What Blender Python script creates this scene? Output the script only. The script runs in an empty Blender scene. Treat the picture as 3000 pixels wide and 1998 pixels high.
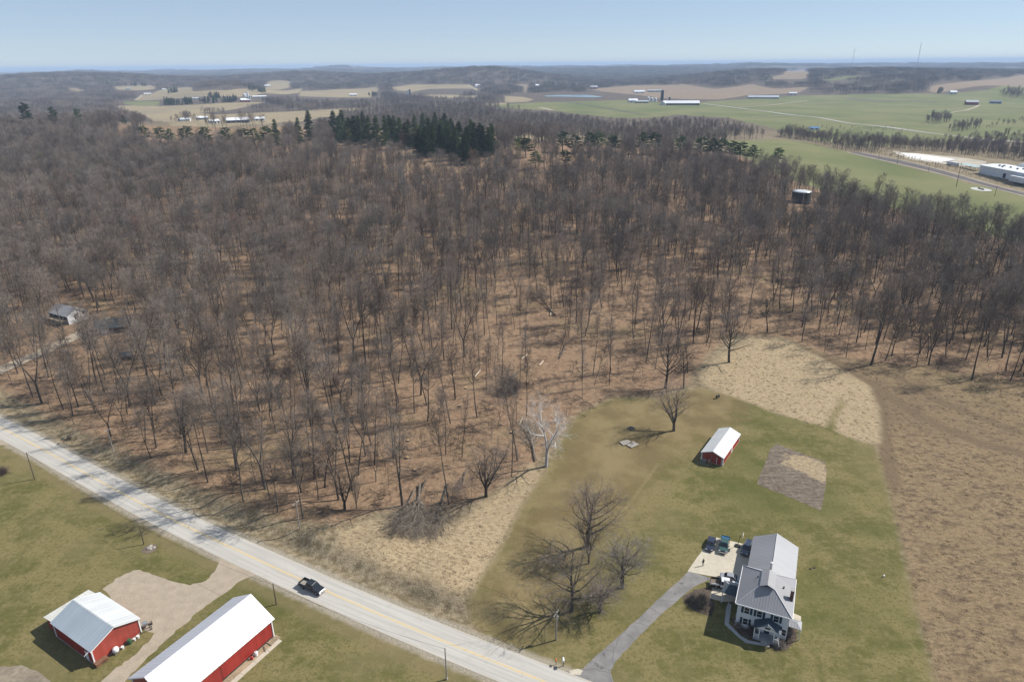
import bpy, math, random
import numpy as np
from mathutils import Vector, Matrix

# ------------------------------------------------------------------ camera, sky, sun, exposure
S = bpy.context.scene
COL = S.collection
CAM_Z = 100.0
PITCH, ROLL = math.radians(22.06), math.radians(-0.58)
FOC = 2000.0 / 3000.0                      # focal length in picture widths
_f = np.array([0, math.cos(PITCH), -math.sin(PITCH)])
_u0 = np.array([0, math.sin(PITCH), math.cos(PITCH)]); _r0 = np.array([1.0, 0, 0])
_R = _r0 * math.cos(ROLL) + _u0 * math.sin(ROLL)
_U = _u0 * math.cos(ROLL) - _r0 * math.sin(ROLL)
cd = bpy.data.cameras.new('camera'); cam = bpy.data.objects.new('camera', cd); COL.objects.link(cam)
cd.sensor_width = 36.0; cd.lens = 36.0 * FOC; cd.clip_start = 0.5; cd.clip_end = 120000.0
cam.matrix_world = Matrix(((_R[0], _U[0], -_f[0], 0), (_R[1], _U[1], -_f[1], 0), (_R[2], _U[2], -_f[2], CAM_Z), (0, 0, 0, 1)))
S.camera = cam

SUN_AZ, SUN_EL = math.radians(18.0), math.radians(43.0)   # azimuth from +X towards +Y
world = bpy.data.worlds.new('World'); S.world = world; world.use_nodes = True
wn = world.node_tree.nodes; wl = world.node_tree.links
sky = wn.new('ShaderNodeTexSky'); sky.sky_type = 'NISHITA'; sky.sun_disc = False
sky.sun_elevation = SUN_EL; sky.sun_rotation = math.radians(90) - SUN_AZ
sky.altitude = 300; sky.air_density = 0.62; sky.dust_density = 0.0; sky.ozone_density = 1.0
bg = wn['Background']; bg.inputs['Strength'].default_value = 0.072
_mx = wn.new('ShaderNodeMix'); _mx.data_type = 'RGBA'; _mx.inputs['Factor'].default_value = 0.52      # thin even high cloud over the clear sky
_mx.inputs['B'].default_value = (5.0, 6.2, 8.0, 1); wl.new(sky.outputs[0], _mx.inputs['A']); wl.new(_mx.outputs['Result'], bg.inputs['Color'])
sd = bpy.data.lights.new('sun', 'SUN'); sd.energy = 5.0; sd.angle = math.radians(0.53); sd.color = (1.0, 0.955, 0.88)
sun = bpy.data.objects.new('sun', sd); COL.objects.link(sun)
_sdir = Vector((math.cos(SUN_EL) * math.cos(SUN_AZ), math.cos(SUN_EL) * math.sin(SUN_AZ), math.sin(SUN_EL)))
sun.rotation_euler = _sdir.to_track_quat('Z', 'Y').to_euler(); sun.location = (0, 0, 400)
S.view_settings.view_transform = 'Standard'; S.view_settings.look = 'None'
S.view_settings.gamma = 1.0; S.view_settings.use_curve_mapping = False
S.view_settings.exposure = 0.48
S.render.engine = 'CYCLES'
S.cycles.use_denoising = True
S.cycles.max_bounces = 5; S.cycles.diffuse_bounces = 2; S.cycles.glossy_bounces = 2
S.cycles.transmission_bounces = 3; S.cycles.volume_bounces = 0; S.cycles.transparent_max_bounces = 6

rng = np.random.default_rng(7)
RND = random.Random(11)

# ------------------------------------------------------------------ naming helpers
def tag(o, label=None, cat=None, group=None, kind=None):
    if label: o['label'] = label
    if cat: o['category'] = cat
    if group: o['group'] = group
    if kind: o['kind'] = kind
    return o
def empty(name, loc=(0, 0, 0), rz=0.0):
    o = bpy.data.objects.new(name, None); COL.objects.link(o)
    o.location = loc; o.rotation_euler = (0, 0, rz); o.empty_display_size = 0.5
    return o
def link_mesh(name, me, parent=None):
    o = bpy.data.objects.new(name, me); COL.objects.link(o)
    if parent is not None: o.parent = parent
    return o
def copy_tree(o, parent=None):
    c = o.copy(); COL.objects.link(c); c.parent = parent
    for ch in o.children: copy_tree(ch, c)
    return c

def np_mesh(name, V, F, mats, mat_idx=None, smooth=False):
    """V (n,3); F either (m,3)/(m,4) array or list of arrays of polygons."""
    me = bpy.data.meshes.new(name)
    V = np.ascontiguousarray(V, dtype=np.float32)
    groups = F if isinstance(F, list) else [F]
    groups = [np.ascontiguousarray(g, dtype=np.int32) for g in groups if len(g)]
    me.vertices.add(len(V)); me.vertices.foreach_set('co', V.ravel())
    nl = sum(g.size for g in groups); npoly = sum(len(g) for g in groups)
    me.loops.add(nl); me.loops.foreach_set('vertex_index', np.concatenate([g.ravel() for g in groups]))
    me.polygons.add(npoly)
    tot = np.concatenate([np.full(len(g), g.shape[1], np.int32) for g in groups])
    st = np.concatenate([[0], np.cumsum(tot)[:-1]]).astype(np.int32)
    me.polygons.foreach_set('loop_start', st)
    if mat_idx is not None: me.polygons.foreach_set('material_index', np.ascontiguousarray(mat_idx, dtype=np.int32))
    if smooth: me.polygons.foreach_set('use_smooth', np.ones(npoly, dtype=bool))
    for m in (mats if isinstance(mats, (list, tuple)) else [mats]): me.materials.append(m)
    me.update(calc_edges=True)
    return me

class MB:
    """collects boxes, prisms, tubes and lofts for ONE part"""
    def __init__(s): s.v = []; s.f = []
    def poly(s, pts, faces):
        n = len(s.v); s.v += [tuple(p) for p in pts]; s.f += [tuple(i + n for i in f) for f in faces]; return s
    def box(s, c, d, rz=0.0, rx=0.0, ry=0.0):
        M = Matrix.Rotation(rz, 3, 'Z') @ Matrix.Rotation(ry, 3, 'Y') @ Matrix.Rotation(rx, 3, 'X'); c = Vector(c)
        P = [c + M @ Vector((x * d[0] / 2, y * d[1] / 2, z * d[2] / 2)) for x in (-1, 1) for y in (-1, 1) for z in (-1, 1)]
        return s.poly(P, [(0, 1, 3, 2), (4, 6, 7, 5), (0, 4, 5, 1), (2, 3, 7, 6), (0, 2, 6, 4), (1, 5, 7, 3)])
    def span(s, a, b):
        return s.box([(a[i] + b[i]) / 2 for i in range(3)], [abs(b[i] - a[i]) for i in range(3)])
    def extrude(s, prof, axis, a, b):
        """prof: 2-D points (counter-clockwise), extruded along axis 'x','y' or 'z' from a to b"""
        def p3(p, t): return {'x': (t, p[0], p[1]), 'y': (p[0], t, p[1]), 'z': (p[0], p[1], t)}[axis]
        n = len(prof); P = [p3(p, a) for p in prof] + [p3(p, b) for p in prof]
        F = [tuple(range(n))[::-1], tuple(range(n, 2 * n))] + [(i, (i + 1) % n, n + (i + 1) % n, n + i) for i in range(n)]
        return s.poly(P, F)
    def slab(s, quad, t):
        """a plate of thickness t below a quad/polygon (3-D points)"""
        q = [Vector(p) for p in quad]; nrm = (q[1] - q[0]).cross(q[2] - q[0]).normalized()
        if nrm.z < 0: q = q[::-1]; nrm = -nrm
        n = len(q); P = q + [p - nrm * t for p in q]
        return s.poly(P, [tuple(range(n)), tuple(range(2 * n - 1, n - 1, -1))] + [(i, i + n, (i + 1) % n + n, (i + 1) % n) for i in range(n)])
    def tube(s, p0, p1, r0, r1=None, n=8, caps=True):
        r1 = r0 if r1 is None else r1
        a, b = Vector(p0), Vector(p1); d = (b - a).normalized()
        x = d.orthogonal().normalized(); y = d.cross(x)
        P = [a + (x * math.cos(t) + y * math.sin(t)) * r0 for t in [2 * math.pi * i / n for i in range(n)]]
        P += [b + (x * math.cos(t) + y * math.sin(t)) * r1 for t in [2 * math.pi * i / n for i in range(n)]]
        F = [(i, (i + 1) % n, n + (i + 1) % n, n + i) for i in range(n)]
        if caps: F += [tuple(range(n))[::-1], tuple(range(n, 2 * n))]
        return s.poly(P, F)
    def lathe(s, c, prof, n=24):
        """prof: (r, z) from bottom to top"""
        P = []
        for r, z in prof:
            P += [(c[0] + r * math.cos(2 * math.pi * i / n), c[1] + r * math.sin(2 * math.pi * i / n), c[2] + z) for i in range(n)]
        F = []
        for k in range(len(prof) - 1):
            F += [(k * n + i, k * n + (i + 1) % n, (k + 1) * n + (i + 1) % n, (k + 1) * n + i) for i in range(n)]
        F += [tuple(range(n))[::-1], tuple(range((len(prof) - 1) * n, len(prof) * n))]
        return s.poly(P, F)
    def loft(s, secs):
        n = len(secs[0]); P = [p for q in secs for p in q]
        F = [(k * n + i, k * n + (i + 1) % n, (k + 1) * n + (i + 1) % n, (k + 1) * n + i) for k in range(len(secs) - 1) for i in range(n)]
        F += [tuple(range(n))[::-1], tuple(range((len(secs) - 1) * n, len(secs) * n))]
        return s.poly(P, F)
    def build(s, name, mat, parent=None, smooth=False, bevel=0.0):
        me = bpy.data.meshes.new(name); me.from_pydata([tuple(p) for p in s.v], [], s.f); me.materials.append(mat)
        me.update()
        if smooth: me.polygons.foreach_set('use_smooth', [True] * len(me.polygons))
        o = link_mesh(name, me, parent)
        if bevel:
            b = o.modifiers.new('bevel', 'BEVEL'); b.width = bevel; b.segments = 2; b.limit_method = 'ANGLE'
        return o

# ------------------------------------------------------------------ materials
def nodes_of(m):
    m.use_nodes = True; nt = m.node_tree
    return nt, nt.nodes, nt.links, nt.nodes['Principled BSDF']
_mc = {}
ALB = 0.84      # measured colours were read from a brighter exposure; this brings them to surface reflectance
def mat(name, c, rough=0.8, var=0.15, scale=3.0, metal=0.0, bump=0.0, spec=0.3, ribs=None, dirt=None, coat=0.0):
    """procedural surface: base colour broken up by two scales of noise, optional ribs (axis, pitch) as fine relief"""
    if name in _mc: return _mc[name]
    c = tuple(x * ALB for x in c)
    m = bpy.data.materials.new(name); nt, N, L, B = nodes_of(m)
    tc = N.new('ShaderNodeTexCoord')
    n1 = N.new('ShaderNodeTexNoise'); n1.inputs['Scale'].default_value = scale; n1.inputs['Detail'].default_value = 5
    n2 = N.new('ShaderNodeTexNoise'); n2.inputs['Scale'].default_value = scale * 0.17; n2.inputs['Detail'].default_value = 3
    if ribs and ribs[0] < 2:      # weather streaks run down the sheets
        mp = N.new('ShaderNodeMapping'); mp.inputs['Scale'].default_value = (1, .12, .12) if ribs[0] == 0 else (.12, 1, .12)
        L.new(tc.outputs['Object'], mp.inputs['Vector']); L.new(mp.outputs[0], n1.inputs['Vector'])
    else: L.new(tc.outputs['Object'], n1.inputs['Vector'])
    L.new(tc.outputs['Object'], n2.inputs['Vector'])
    add = N.new('ShaderNodeMath'); add.operation = 'ADD'; L.new(n1.outputs['Fac'], add.inputs[0]); L.new(n2.outputs['Fac'], add.inputs[1])
    mr = N.new('ShaderNodeMapRange'); mr.inputs['From Min'].default_value = 0.7; mr.inputs['From Max'].default_value = 1.3
    L.new(add.outputs[0], mr.inputs['Value'])
    mx = N.new('ShaderNodeMix'); mx.data_type = 'RGBA'; L.new(mr.outputs[0], mx.inputs['Factor'])
    d = dirt if dirt else tuple(max(0, x * (1 - 2 * var)) for x in c)
    mx.inputs['A'].default_value = (*d, 1); mx.inputs['B'].default_value = (*[min(1, x * (1 + var)) for x in c], 1)
    L.new(mx.outputs['Result'], B.inputs['Base Color'])
    B.inputs['Roughness'].default_value = rough; B.inputs['Metallic'].default_value = metal
    B.inputs['Specular IOR Level'].default_value = spec; B.inputs['Coat Weight'].default_value = coat
    if ribs or bump:
        bp = N.new('ShaderNodeBump'); bp.inputs['Strength'].default_value = 1.0
        if ribs:
            ax, pitch, depth = ribs
            sep = N.new('ShaderNodeSeparateXYZ'); L.new(tc.outputs['Object'], sep.inputs[0])
            dv = N.new('ShaderNodeMath'); dv.operation = 'DIVIDE'; L.new(sep.outputs[ax], dv.inputs[0]); dv.inputs[1].default_value = pitch
            pp = N.new('ShaderNodeMath'); pp.operation = 'FRACT'; L.new(dv.outputs[0], pp.inputs[0])
            st = N.new('ShaderNodeMapRange'); st.interpolation_type = 'SMOOTHSTEP'
            pq = N.new('ShaderNodeMath'); pq.operation = 'PINGPONG'; pq.inputs[1].default_value = 0.5; L.new(pp.outputs[0], pq.inputs[0])
            L.new(pq.outputs[0], st.inputs['Value']); st.inputs['From Min'].default_value = 0.30; st.inputs['From Max'].default_value = 0.5
            L.new(st.outputs[0], bp.inputs['Height']); bp.inputs['Distance'].default_value = depth
        else:
            L.new(n1.outputs['Fac'], bp.inputs['Height']); bp.inputs['Distance'].default_value = bump
        L.new(bp.outputs[0], B.inputs['Normal'])
    _mc[name] = m
    return m
# ------------------------------------------------------------------ the lie of the land
def gauss(x, y, cx, cy, sx1, sx2, sy1, sy2, A):
    dx = x - cx; dy = y - cy
    return A * np.exp(-(dx / np.where(dx < 0, sx1, sx2)) ** 2 - (dy / np.where(dy < 0, sy1, sy2)) ** 2)
def sstep(a, b, x):
    t = np.clip((x - a) / (b - a), 0, 1); return t * t * (3 - 2 * t)
def waves(x, y, L, seed):
    r = np.random.default_rng(seed); s = 0
    for k in range(5):
        a = r.uniform(0, 2 * np.pi); w = 2 * np.pi / (L * r.uniform(0.6, 1.7))
        s = s + np.sin((x * np.cos(a) + y * np.sin(a)) * w + r.uniform(0, 7))
    return s / 5 ** 0.5 / 1.2
def ray(px, py):
    px = np.asarray(px, float); py = np.asarray(py, float)
    return _f + np.multiply.outer((px - 1500) / 2000, _R) - np.multiply.outer((py - 999) / 2000, _U)
def project(X):
    X = np.asarray(X, float) - np.array([0, 0, CAM_Z])
    d = X @ _f; return 1500 + 2000 * (X @ _R) / d, 999 - 2000 * (X @ _U) / d

# far wooded ridges: (picture x, picture y of the tree line, distance, half width in picture units, depth)
RIDGES = [(60, 226, 4600, 260, 700), (330, 229, 4200, 260, 700), (655, 237, 2900, 110, 420), (640, 226, 5200, 420, 800),
          (900, 214, 4700, 170, 700), (1240, 211, 4300, 170, 700), (1500, 209, 4300, 160, 700), (1420, 217, 3900, 170, 400), (1800, 201, 7500, 500, 1400),
          (2230, 203, 4000, 210, 800), (2610, 203, 3600, 190, 700), (2900, 203, 4400, 300, 800), (500, 212, 9500, 700, 1800), (2400, 191, 9500, 900, 1800),
          (1150, 201, 11000, 500, 2000), (2950, 236, 2700, 120, 300), (2480, 246, 2800, 140, 300)]
_rg = []
for px, py, dist, hw, dep in RIDGES:
    d = ray(px, py); t = dist / np.hypot(d[0], d[1])
    z = CAM_Z + d[2] * t - 17
    _rg.append((d[0] * t, d[1] * t, z * 0.9, hw / 2000 * dist, dep, math.atan2(d[0], d[1])))

ROAD_PX = [(-520, 1010), (-250, 1130), (0, 1251), (148, 1327), (265, 1396), (356, 1444), (458, 1500), (560, 1549), (662, 1597), (878, 1696), (1005, 1755), (1158, 1821),
           (1311, 1882), (1412, 1923), (1489, 1955), (1596, 1998), (1760, 2062), (2100, 2190), (2600, 2370)]
def ground0(px, py):
    d = ray(px, py); t = -CAM_Z / d[..., 2]
    return (np.array([0, 0, CAM_Z]) + d * t[..., None])[..., :2]
ROAD = ground0(*np.array(ROAD_PX, float).T)
# smooth the centre line and carry it on beyond the picture
def resample(P, step):
    P = np.asarray(P, float); s = np.concatenate([[0], np.cumsum(np.hypot(*np.diff(P, axis=0).T))])
    n = max(2, int(s[-1] / step) + 1); q = np.linspace(0, s[-1], n)
    return np.stack([np.interp(q, s, P[:, 0]), np.interp(q, s, P[:, 1])], 1)
def smooth_line(P, step=2.0, k=9, it=3):
    Q = resample(P, step)
    for _ in range(it):
        pad = np.concatenate([Q[:1] - (Q[1:k // 2 + 1] - Q[:1])[::-1], Q, Q[-1:] + (Q[-1:] - Q[-k // 2:-1])[::-1][:k // 2]])
        Q = np.stack([np.convolve(pad[:, i], np.ones(k) / k, 'valid')[:len(Q)] for i in (0, 1)], 1)
    return Q
_a = ROAD[0] + (ROAD[0] - ROAD[1]) / np.hypot(*(ROAD[0] - ROAD[1])) * 140
_b = ROAD[-1] + (ROAD[-1] - ROAD[-2]) / np.hypot(*(ROAD[-1] - ROAD[-2])) * 140
ROAD = smooth_line(np.concatenate([[_a], ROAD, [_b]]), 3.0)
_RS = ROAD[::2]
def road_dist(x, y):
    """signed distance to the road's centre line, positive on the wood's side"""
    x = np.asarray(x, float); y = np.asarray(y, float); best = np.full(x.shape, 1e9); sign = np.zeros(x.shape)
    for a, b in zip(_RS[:-1], _RS[1:]):
        d = b - a; l2 = d @ d
        t = np.clip(((x - a[0]) * d[0] + (y - a[1]) * d[1]) / l2, 0, 1)
        ex = x - a[0] - t * d[0]; ey = y - a[1] - t * d[1]; q = np.hypot(ex, ey)
        m = q < best; best = np.where(m, q, best); sign = np.where(m, d[0] * (y - a[1]) - d[1] * (x - a[0]), sign)
    return best * np.sign(sign)
def hgt(x, y):
    x = np.asarray(x, float); y = np.asarray(y, float); r = np.hypot(x, y)
    z = gauss(x, y, -40, 655, 330, 240, 180, 260, 24.0) + gauss(x, y, -560, 1000, 330, 330, 260, 280, 26.0)
    z = z + gauss(x, y, 300, 800, 150, 200, 130, 150, 7.0)
    z = z + waves(x, y, 110, 3) * 1.2 * sstep(210, 420, y) * (1 - sstep(1200, 2000, r))
    z = z + waves(x, y, 900, 5) * 4.0 * sstep(1400, 2600, r) + waves(x, y, 1500, 6) * 20.0 * sstep(4500, 9000, r) + waves(x, y, 4200, 8) * 22.0 * sstep(7000, 14000, r)
    for cx, cy, A, sx, sy, th in _rg:
        c, s = math.cos(th), math.sin(th); dx = x - cx; dy = y - cy
        z = z + A * np.exp(-((dx * c - dy * s) / sx) ** 2 - ((dx * s + dy * c) / sy) ** 2)
    near = (y < 230) & (np.abs(x) < 200) & (y > 20)
    if np.any(near):
        dd = np.zeros(x.shape); dd[near] = road_dist(x[near], y[near]) if x.ndim else road_dist(x, y)
        bank = -0.55 * np.exp(-((dd - 6.6) / 1.3) ** 2) + 1.5 * sstep(7.6, 11.5, dd) * (1 - sstep(13, 30, dd))
        bank = bank * np.clip(1 - sstep(-6, 6, x), 0, 1) * sstep(-150, -110, x) * (0.75 + 0.35 * waves(x, y, 16, 9))
        z = z + np.where(near & (dd > 0), bank, 0)
    return z
th = np.concatenate([np.arange(-180, -48, 4.0), np.arange(-48, -44, 0.8), np.arange(-44, 44, 0.18), np.arange(44, 48, 0.8), np.arange(48, 180, 4.0)])
th = np.radians(th); NT = len(th)
rr = np.concatenate([[1.5], 25.0 * 1.012 ** np.arange(0, 629)]); NR = len(rr)
GX = np.outer(rr, np.sin(th)); GY = np.outer(rr, np.cos(th))
GZ = hgt(GX, GY)
_thx = np.concatenate([th, [th[0] + 2 * np.pi]])
def gz(x, y):
    """height of the ground sheet (as built) at x, y"""
    x = np.asarray(x, float); y = np.asarray(y, float); sh = x.shape; x = x.ravel(); y = y.ravel()
    t = np.arctan2(x, y); t = np.where(t < th[0], t + 2 * np.pi, t); r = np.hypot(x, y)
    j = np.clip(np.searchsorted(_thx, t, 'right') - 1, 0, NT - 1); ft = (t - _thx[j]) / (_thx[j + 1] - _thx[j]); j2 = (j + 1) % NT
    i = np.clip(np.searchsorted(rr, r, 'right') - 1, 0, NR - 2); fr = np.clip((r - rr[i]) / (rr[i + 1] - rr[i]), 0, 1)
    z = (GZ[i, j] * (1 - ft) + GZ[i, j2] * ft) * (1 - fr) + (GZ[i + 1, j] * (1 - ft) + GZ[i + 1, j2] * ft) * fr
    return z.reshape(sh)
def P(px, py, rmax=30000.0):
    """the point of the ground seen at a place of the photograph (survey from the picture)"""
    px = np.atleast_1d(np.asarray(px, float)); py = np.atleast_1d(np.asarray(py, float))
    d = ray(px, py); d = d / np.hypot(d[:, 0], d[:, 1])[:, None]
    t = np.arctan2(d[:, 0], d[:, 1]); j = np.clip(np.searchsorted(th, t, 'right') - 1, 0, NT - 2); ft = (t - th[j]) / (th[j + 1] - th[j])
    prof = GZ[:, j] * (1 - ft) + GZ[:, j + 1] * ft
    g = CAM_Z + rr[:, None] * d[:, 2][None, :] - prof
    below = g <= 0; k = np.where(below.any(0), below.argmax(0), NR - 1); k = np.maximum(k, 1); c = np.arange(len(px))
    g0 = g[k - 1, c]; g1 = g[k, c]; f = np.where(g0 != g1, g0 / (g0 - g1), 1.0); f = np.clip(f, 0, 1)
    hit = np.minimum(rr[k - 1] + (rr[k] - rr[k - 1]) * f, rmax)
    X = d[:, 0] * hit; Y = d[:, 1] * hit
    return np.stack([X, Y, gz(X, Y)], 1)
def P1(px, py):
    p = P(px, py)[0]; return Vector((p[0], p[1], p[2]))
def poly_sdf(x, y, poly):
    """signed distance, positive inside"""
    poly = np.asarray(poly, float)[:, :2]; n = len(poly); d = np.full(x.shape, 1e18); inside = np.zeros(x.shape, bool)
    for i in range(n):
        a = poly[i]; b = poly[(i + 1) % n]; e = b - a; wx = x - a[0]; wy = y - a[1]
        t = np.clip((wx * e[0] + wy * e[1]) / max(e @ e, 1e-9), 0, 1)
        d = np.minimum(d, (wx - e[0] * t) ** 2 + (wy - e[1] * t) ** 2)
        if a[1] != b[1]:
            c = ((a[1] > y) != (b[1] > y)) & (x < (b[0] - a[0]) * (y - a[1]) / (b[1] - a[1]) + a[0]); inside ^= c
    return np.where(inside, 1, -1) * np.sqrt(d)
def line_dist(x, y, pts):
    d = np.full(x.shape, 1e9)
    for a, b in zip(pts[:-1], pts[1:]):
        e = b - a; t = np.clip(((x - a[0]) * e[0] + (y - a[1]) * e[1]) / (e @ e), 0, 1)
        d = np.minimum(d, np.hypot(x - a[0] - e[0] * t, y - a[1] - e[1] * t))
    return d
Z1 = lambda pts: [(x / 2.355, 150 + y / 2.355) for x, y in pts]
Z2 = lambda pts: [(1000 + x / 2.355, 150 + y / 2.355) for x, y in pts]
Z3 = lambda pts: [(2000 + x / 2.355, 150 + y / 2.355) for x, y in pts]
C4 = lambda pts: [(x / 1.965, 1200 + y / 1.965) for x, y in pts]
C5 = lambda pts: [(700 + x / 1.965, 1200 + y / 1.965) for x, y in pts]
C6 = lambda pts: [(1400 + x / 2.2457, 1300 + y / 2.2457) for x, y in pts]
C7 = lambda pts: [(2000 + x / 3.92, 1550 + y / 3.92) for x, y in pts]
C8 = lambda pts: [(1750 + x / 2.355, 1000 + y / 2.355) for x, y in pts]

# what grows where, surveyed from the photograph
PX = {}
PX['wood'] = [(-250, 1010), (-100, 1095), (60, 1170), (160, 1225), (260, 1275), (400, 1345), (560, 1420), (720, 1490), (860, 1530), (1000, 1530), (1150, 1490), (1270, 1500), (1440, 1450), (1560, 1370), (1620, 1290), (1680, 1215),
              (1790, 1165), (1900, 1160), (2010, 1130), (2080, 1030), (2150, 985), (2290, 985), (2420, 1040), (2560, 1075), (2700, 1090), (2850, 1120), (3020, 1140), (3400, 1200),
              (3500, 800), (3000, 720), (2850, 675), (2700, 635), (2382, 550), (2255, 495), (2136, 447), (1900, 425), (1600, 412), (1450, 400), (1000, 378), (520, 372), (350, 335), (180, 305), (-150, 300), (-400, 500), (-400, 900)]
PX['lawn'] = [(1378, 1745), (1470, 1600), (1530, 1480), (1592, 1395), (1640, 1295), (1690, 1215), (1800, 1165), (1920, 1165), (2050, 1135), (2145, 1162), (2217, 1187), (2260, 1208), (2345, 1231), (2417, 1250), (2480, 1280), (2565, 1306),
              (2578, 1352), (2606, 1455), (2640, 1600), (2680, 1776), (2738, 1998), (2800, 2200), (2000, 2300), (1690, 2010), (1560, 1935), (1450, 1885), (1370, 1810)]
PX['strip'] = C8([(1690, 400), (1718, 418), (1650, 520), (1630, 630), (1560, 600), (1605, 530)])
PX['straw'] = [(2060, 1095), (2110, 1040), (2200, 990), (2290, 1000), (2430, 1060), (2550, 1130), (2580, 1200), (2585, 1306), (2480, 1285), (2345, 1236), (2217, 1192), (2145, 1167), (2060, 1125)]
PX['straw2'] = [(1000, 1545), (1120, 1520), (1200, 1560), (1330, 1540), (1440, 1450), (1555, 1360), (1600, 1380), (1530, 1480), (1470, 1600), (1385, 1740), (1270, 1725), (1120, 1665), (990, 1600)]
PX['meadow'] = [(2290, 985), (2430, 1040), (2700, 1080), (3000, 1120), (3400, 1180), (4200, 1700), (3600, 2300), (2800, 2150), (2738, 1998), (2680, 1776), (2640, 1600), (2606, 1455), (2578, 1352), (2565, 1306), (2585, 1300), (2580, 1200), (2550, 1130), (2430, 1060)]
FIELDS = {'tan': [Z1([(760, 380), (1000, 374), (1100, 382), (1380, 370), (1520, 360), (1700, 355), (1850, 352), (1700, 385), (1540, 415), (1380, 425), (1480, 440), (1750, 428), (2000, 418), (2355, 398), (2355, 440), (2200, 462), (1800, 505), (1500, 530), (1180, 520), (1000, 440), (880, 410)]),
                  Z1([(940, 345), (1000, 302), (1110, 268), (1320, 250), (1330, 282), (1560, 272), (1720, 262), (1830, 268), (2090, 258), (2060, 290), (1970, 300), (1820, 292), (1700, 320), (1550, 312), (1450, 312), (1330, 318), (1250, 325), (1110, 335)]),
                  Z1([(790, 247), (980, 236), (1075, 242), (1070, 264), (960, 272), (800, 267)]),
                  Z1([(1860, 208), (1935, 202), (2000, 212), (2005, 250), (1940, 266), (1820, 264), (1830, 242)]),
                  Z1([(2085, 277), (2355, 264), (2440, 262), (2600, 250), (2610, 268), (2560, 322), (2355, 322), (2200, 317), (2060, 312)]),
                  Z1([(440, 258), (520, 256), (640, 288), (500, 275)]), Z1([(170, 185), (330, 188), (330, 194), (180, 190)]),
                  Z2([(350, 252), (480, 232), (880, 232), (960, 264), (1090, 275), (1000, 268), (940, 262), (600, 262), (480, 287), (360, 270)]),
                  Z2([(540, 302), (740, 302), (930, 307), (920, 324), (620, 322)]), Z2([(0, 395), (190, 385), (280, 392), (180, 405), (0, 415)]),
                  Z2([(1130, 312), (1250, 317), (1330, 335), (1280, 352), (1000, 362), (970, 375), (1150, 375), (1130, 355)]),
                  Z2([(1140, 590), (1300, 578), (1480, 578), (1490, 600), (1380, 620), (1200, 600)])],
          'green': [Z2([(1000, 378), (1160, 367), (1400, 352), (1650, 347), (1980, 338), (2360, 372), (2360, 438), (2150, 460), (1900, 462), (1700, 440), (1500, 415), (1200, 397)]),
                    Z3([(-10, 370), (140, 352), (450, 332), (800, 308), (1100, 302), (1700, 292), (1760, 300), (2100, 270), (2400, 250), (2500, 640), (2000, 600), (1800, 640), (1500, 640), (1200, 650), (900, 610), (700, 560), (480, 500), (300, 460), (-10, 440)]),
                    Z3([(950, 202), (1120, 175), (1255, 168), (1200, 190), (1000, 208)]), Z1([(850, 350), (950, 345), (1100, 345), (1100, 378), (960, 380), (860, 368)]),
                    Z3([(300, 615), (660, 610), (900, 638), (1100, 690), (1250, 725), (1500, 790), (1750, 850), (2000, 920), (2400, 1000), (2700, 1080), (2700, 1450), (2355, 1330), (2000, 1240), (1650, 1140), (900, 940), (600, 830), (330, 690)])],
          'grey': [Z3([(-20, 228), (240, 262), (480, 228), (640, 262), (870, 247), (850, 262), (800, 290), (450, 305), (250, 335), (-20, 332)]),
                   Z2([(1690, 262), (1800, 255), (2000, 238), (2360, 235), (2360, 330), (2200, 325), (1900, 290), (1800, 280)]),
                   Z3([(700, 162), (710, 140), (850, 128), (865, 185), (820, 195), (560, 195)]), Z3([(1712, 242), (1900, 217), (2290, 175), (2400, 160), (2400, 250), (1750, 292), (1700, 280)]),
                   Z2([(1170, 235), (1290, 230), (1280, 290), (1265, 290), (1260, 245), (1180, 240)])]}
# ------------------------------------------------------------------ ground sheet
def world_poly(px, rmax=30000.0):
    a = np.array(px, float); return P(a[:, 0], a[:, 1], rmax)[:, :2]
WP = {k: world_poly(v, 1150.0) for k, v in PX.items()}
WF = {k: [world_poly(q) for q in v] for k, v in FIELDS.items()}
gv = np.stack([GX.ravel(), GY.ravel(), GZ.ravel()], 1)
ii = np.arange(NR - 1)[:, None] * NT; jj = np.arange(NT)[None, :]; j2 = (jj + 1) % NT
gf = np.stack([(ii + jj).ravel(), (ii + j2).ravel(), (ii + NT + j2).ravel(), (ii + NT + jj).ravel()], 1)[:, ::-1]
fx, fy = gv[:, 0], gv[:, 1]
def sdf_of(polys, lim=60.0):
    out = np.full(len(fx), -lim)
    for q in polys:
        mn = q.min(0) - lim; mx = q.max(0) + lim
        m = (fx > mn[0]) & (fx < mx[0]) & (fy > mn[1]) & (fy < mx[1])
        if m.any(): out[m] = np.maximum(out[m], poly_sdf(fx[m], fy[m], q))
    return np.clip(out, -lim, lim)
rd = np.full(len(fx), 60.0); nm = (np.hypot(fx, fy) < 420); rd[nm] = road_dist(fx[nm], fy[nm])
A = {'wood': sdf_of([WP['wood']]), 'straw': sdf_of([WP['straw'], WP['straw2']]), 'meadow': sdf_of([WP['meadow']]),
     'tan': sdf_of(WF['tan']), 'green': sdf_of(WF['green']), 'grey': sdf_of(WF['grey']), 'road': rd}
lawn_farm = np.where(nm, np.minimum(-rd - 4.6, 60), -60); lawn_farm = np.where(fy < -30, -20, lawn_farm)
A['lawn'] = np.maximum(np.maximum(sdf_of([WP['lawn'], WP['strip']]), lawn_farm), -60)
dry = world_poly([(1370, 1800), (1480, 1560), (1600, 1380), (1680, 1200), (1900, 1150), (2080, 1120), (2200, 1180), (2130, 1260), (1990, 1330), (1880, 1450), (1780, 1570), (1700, 1700), (1620, 1850), (1500, 1890)])
A['dry'] = sdf_of([dry])
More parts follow.
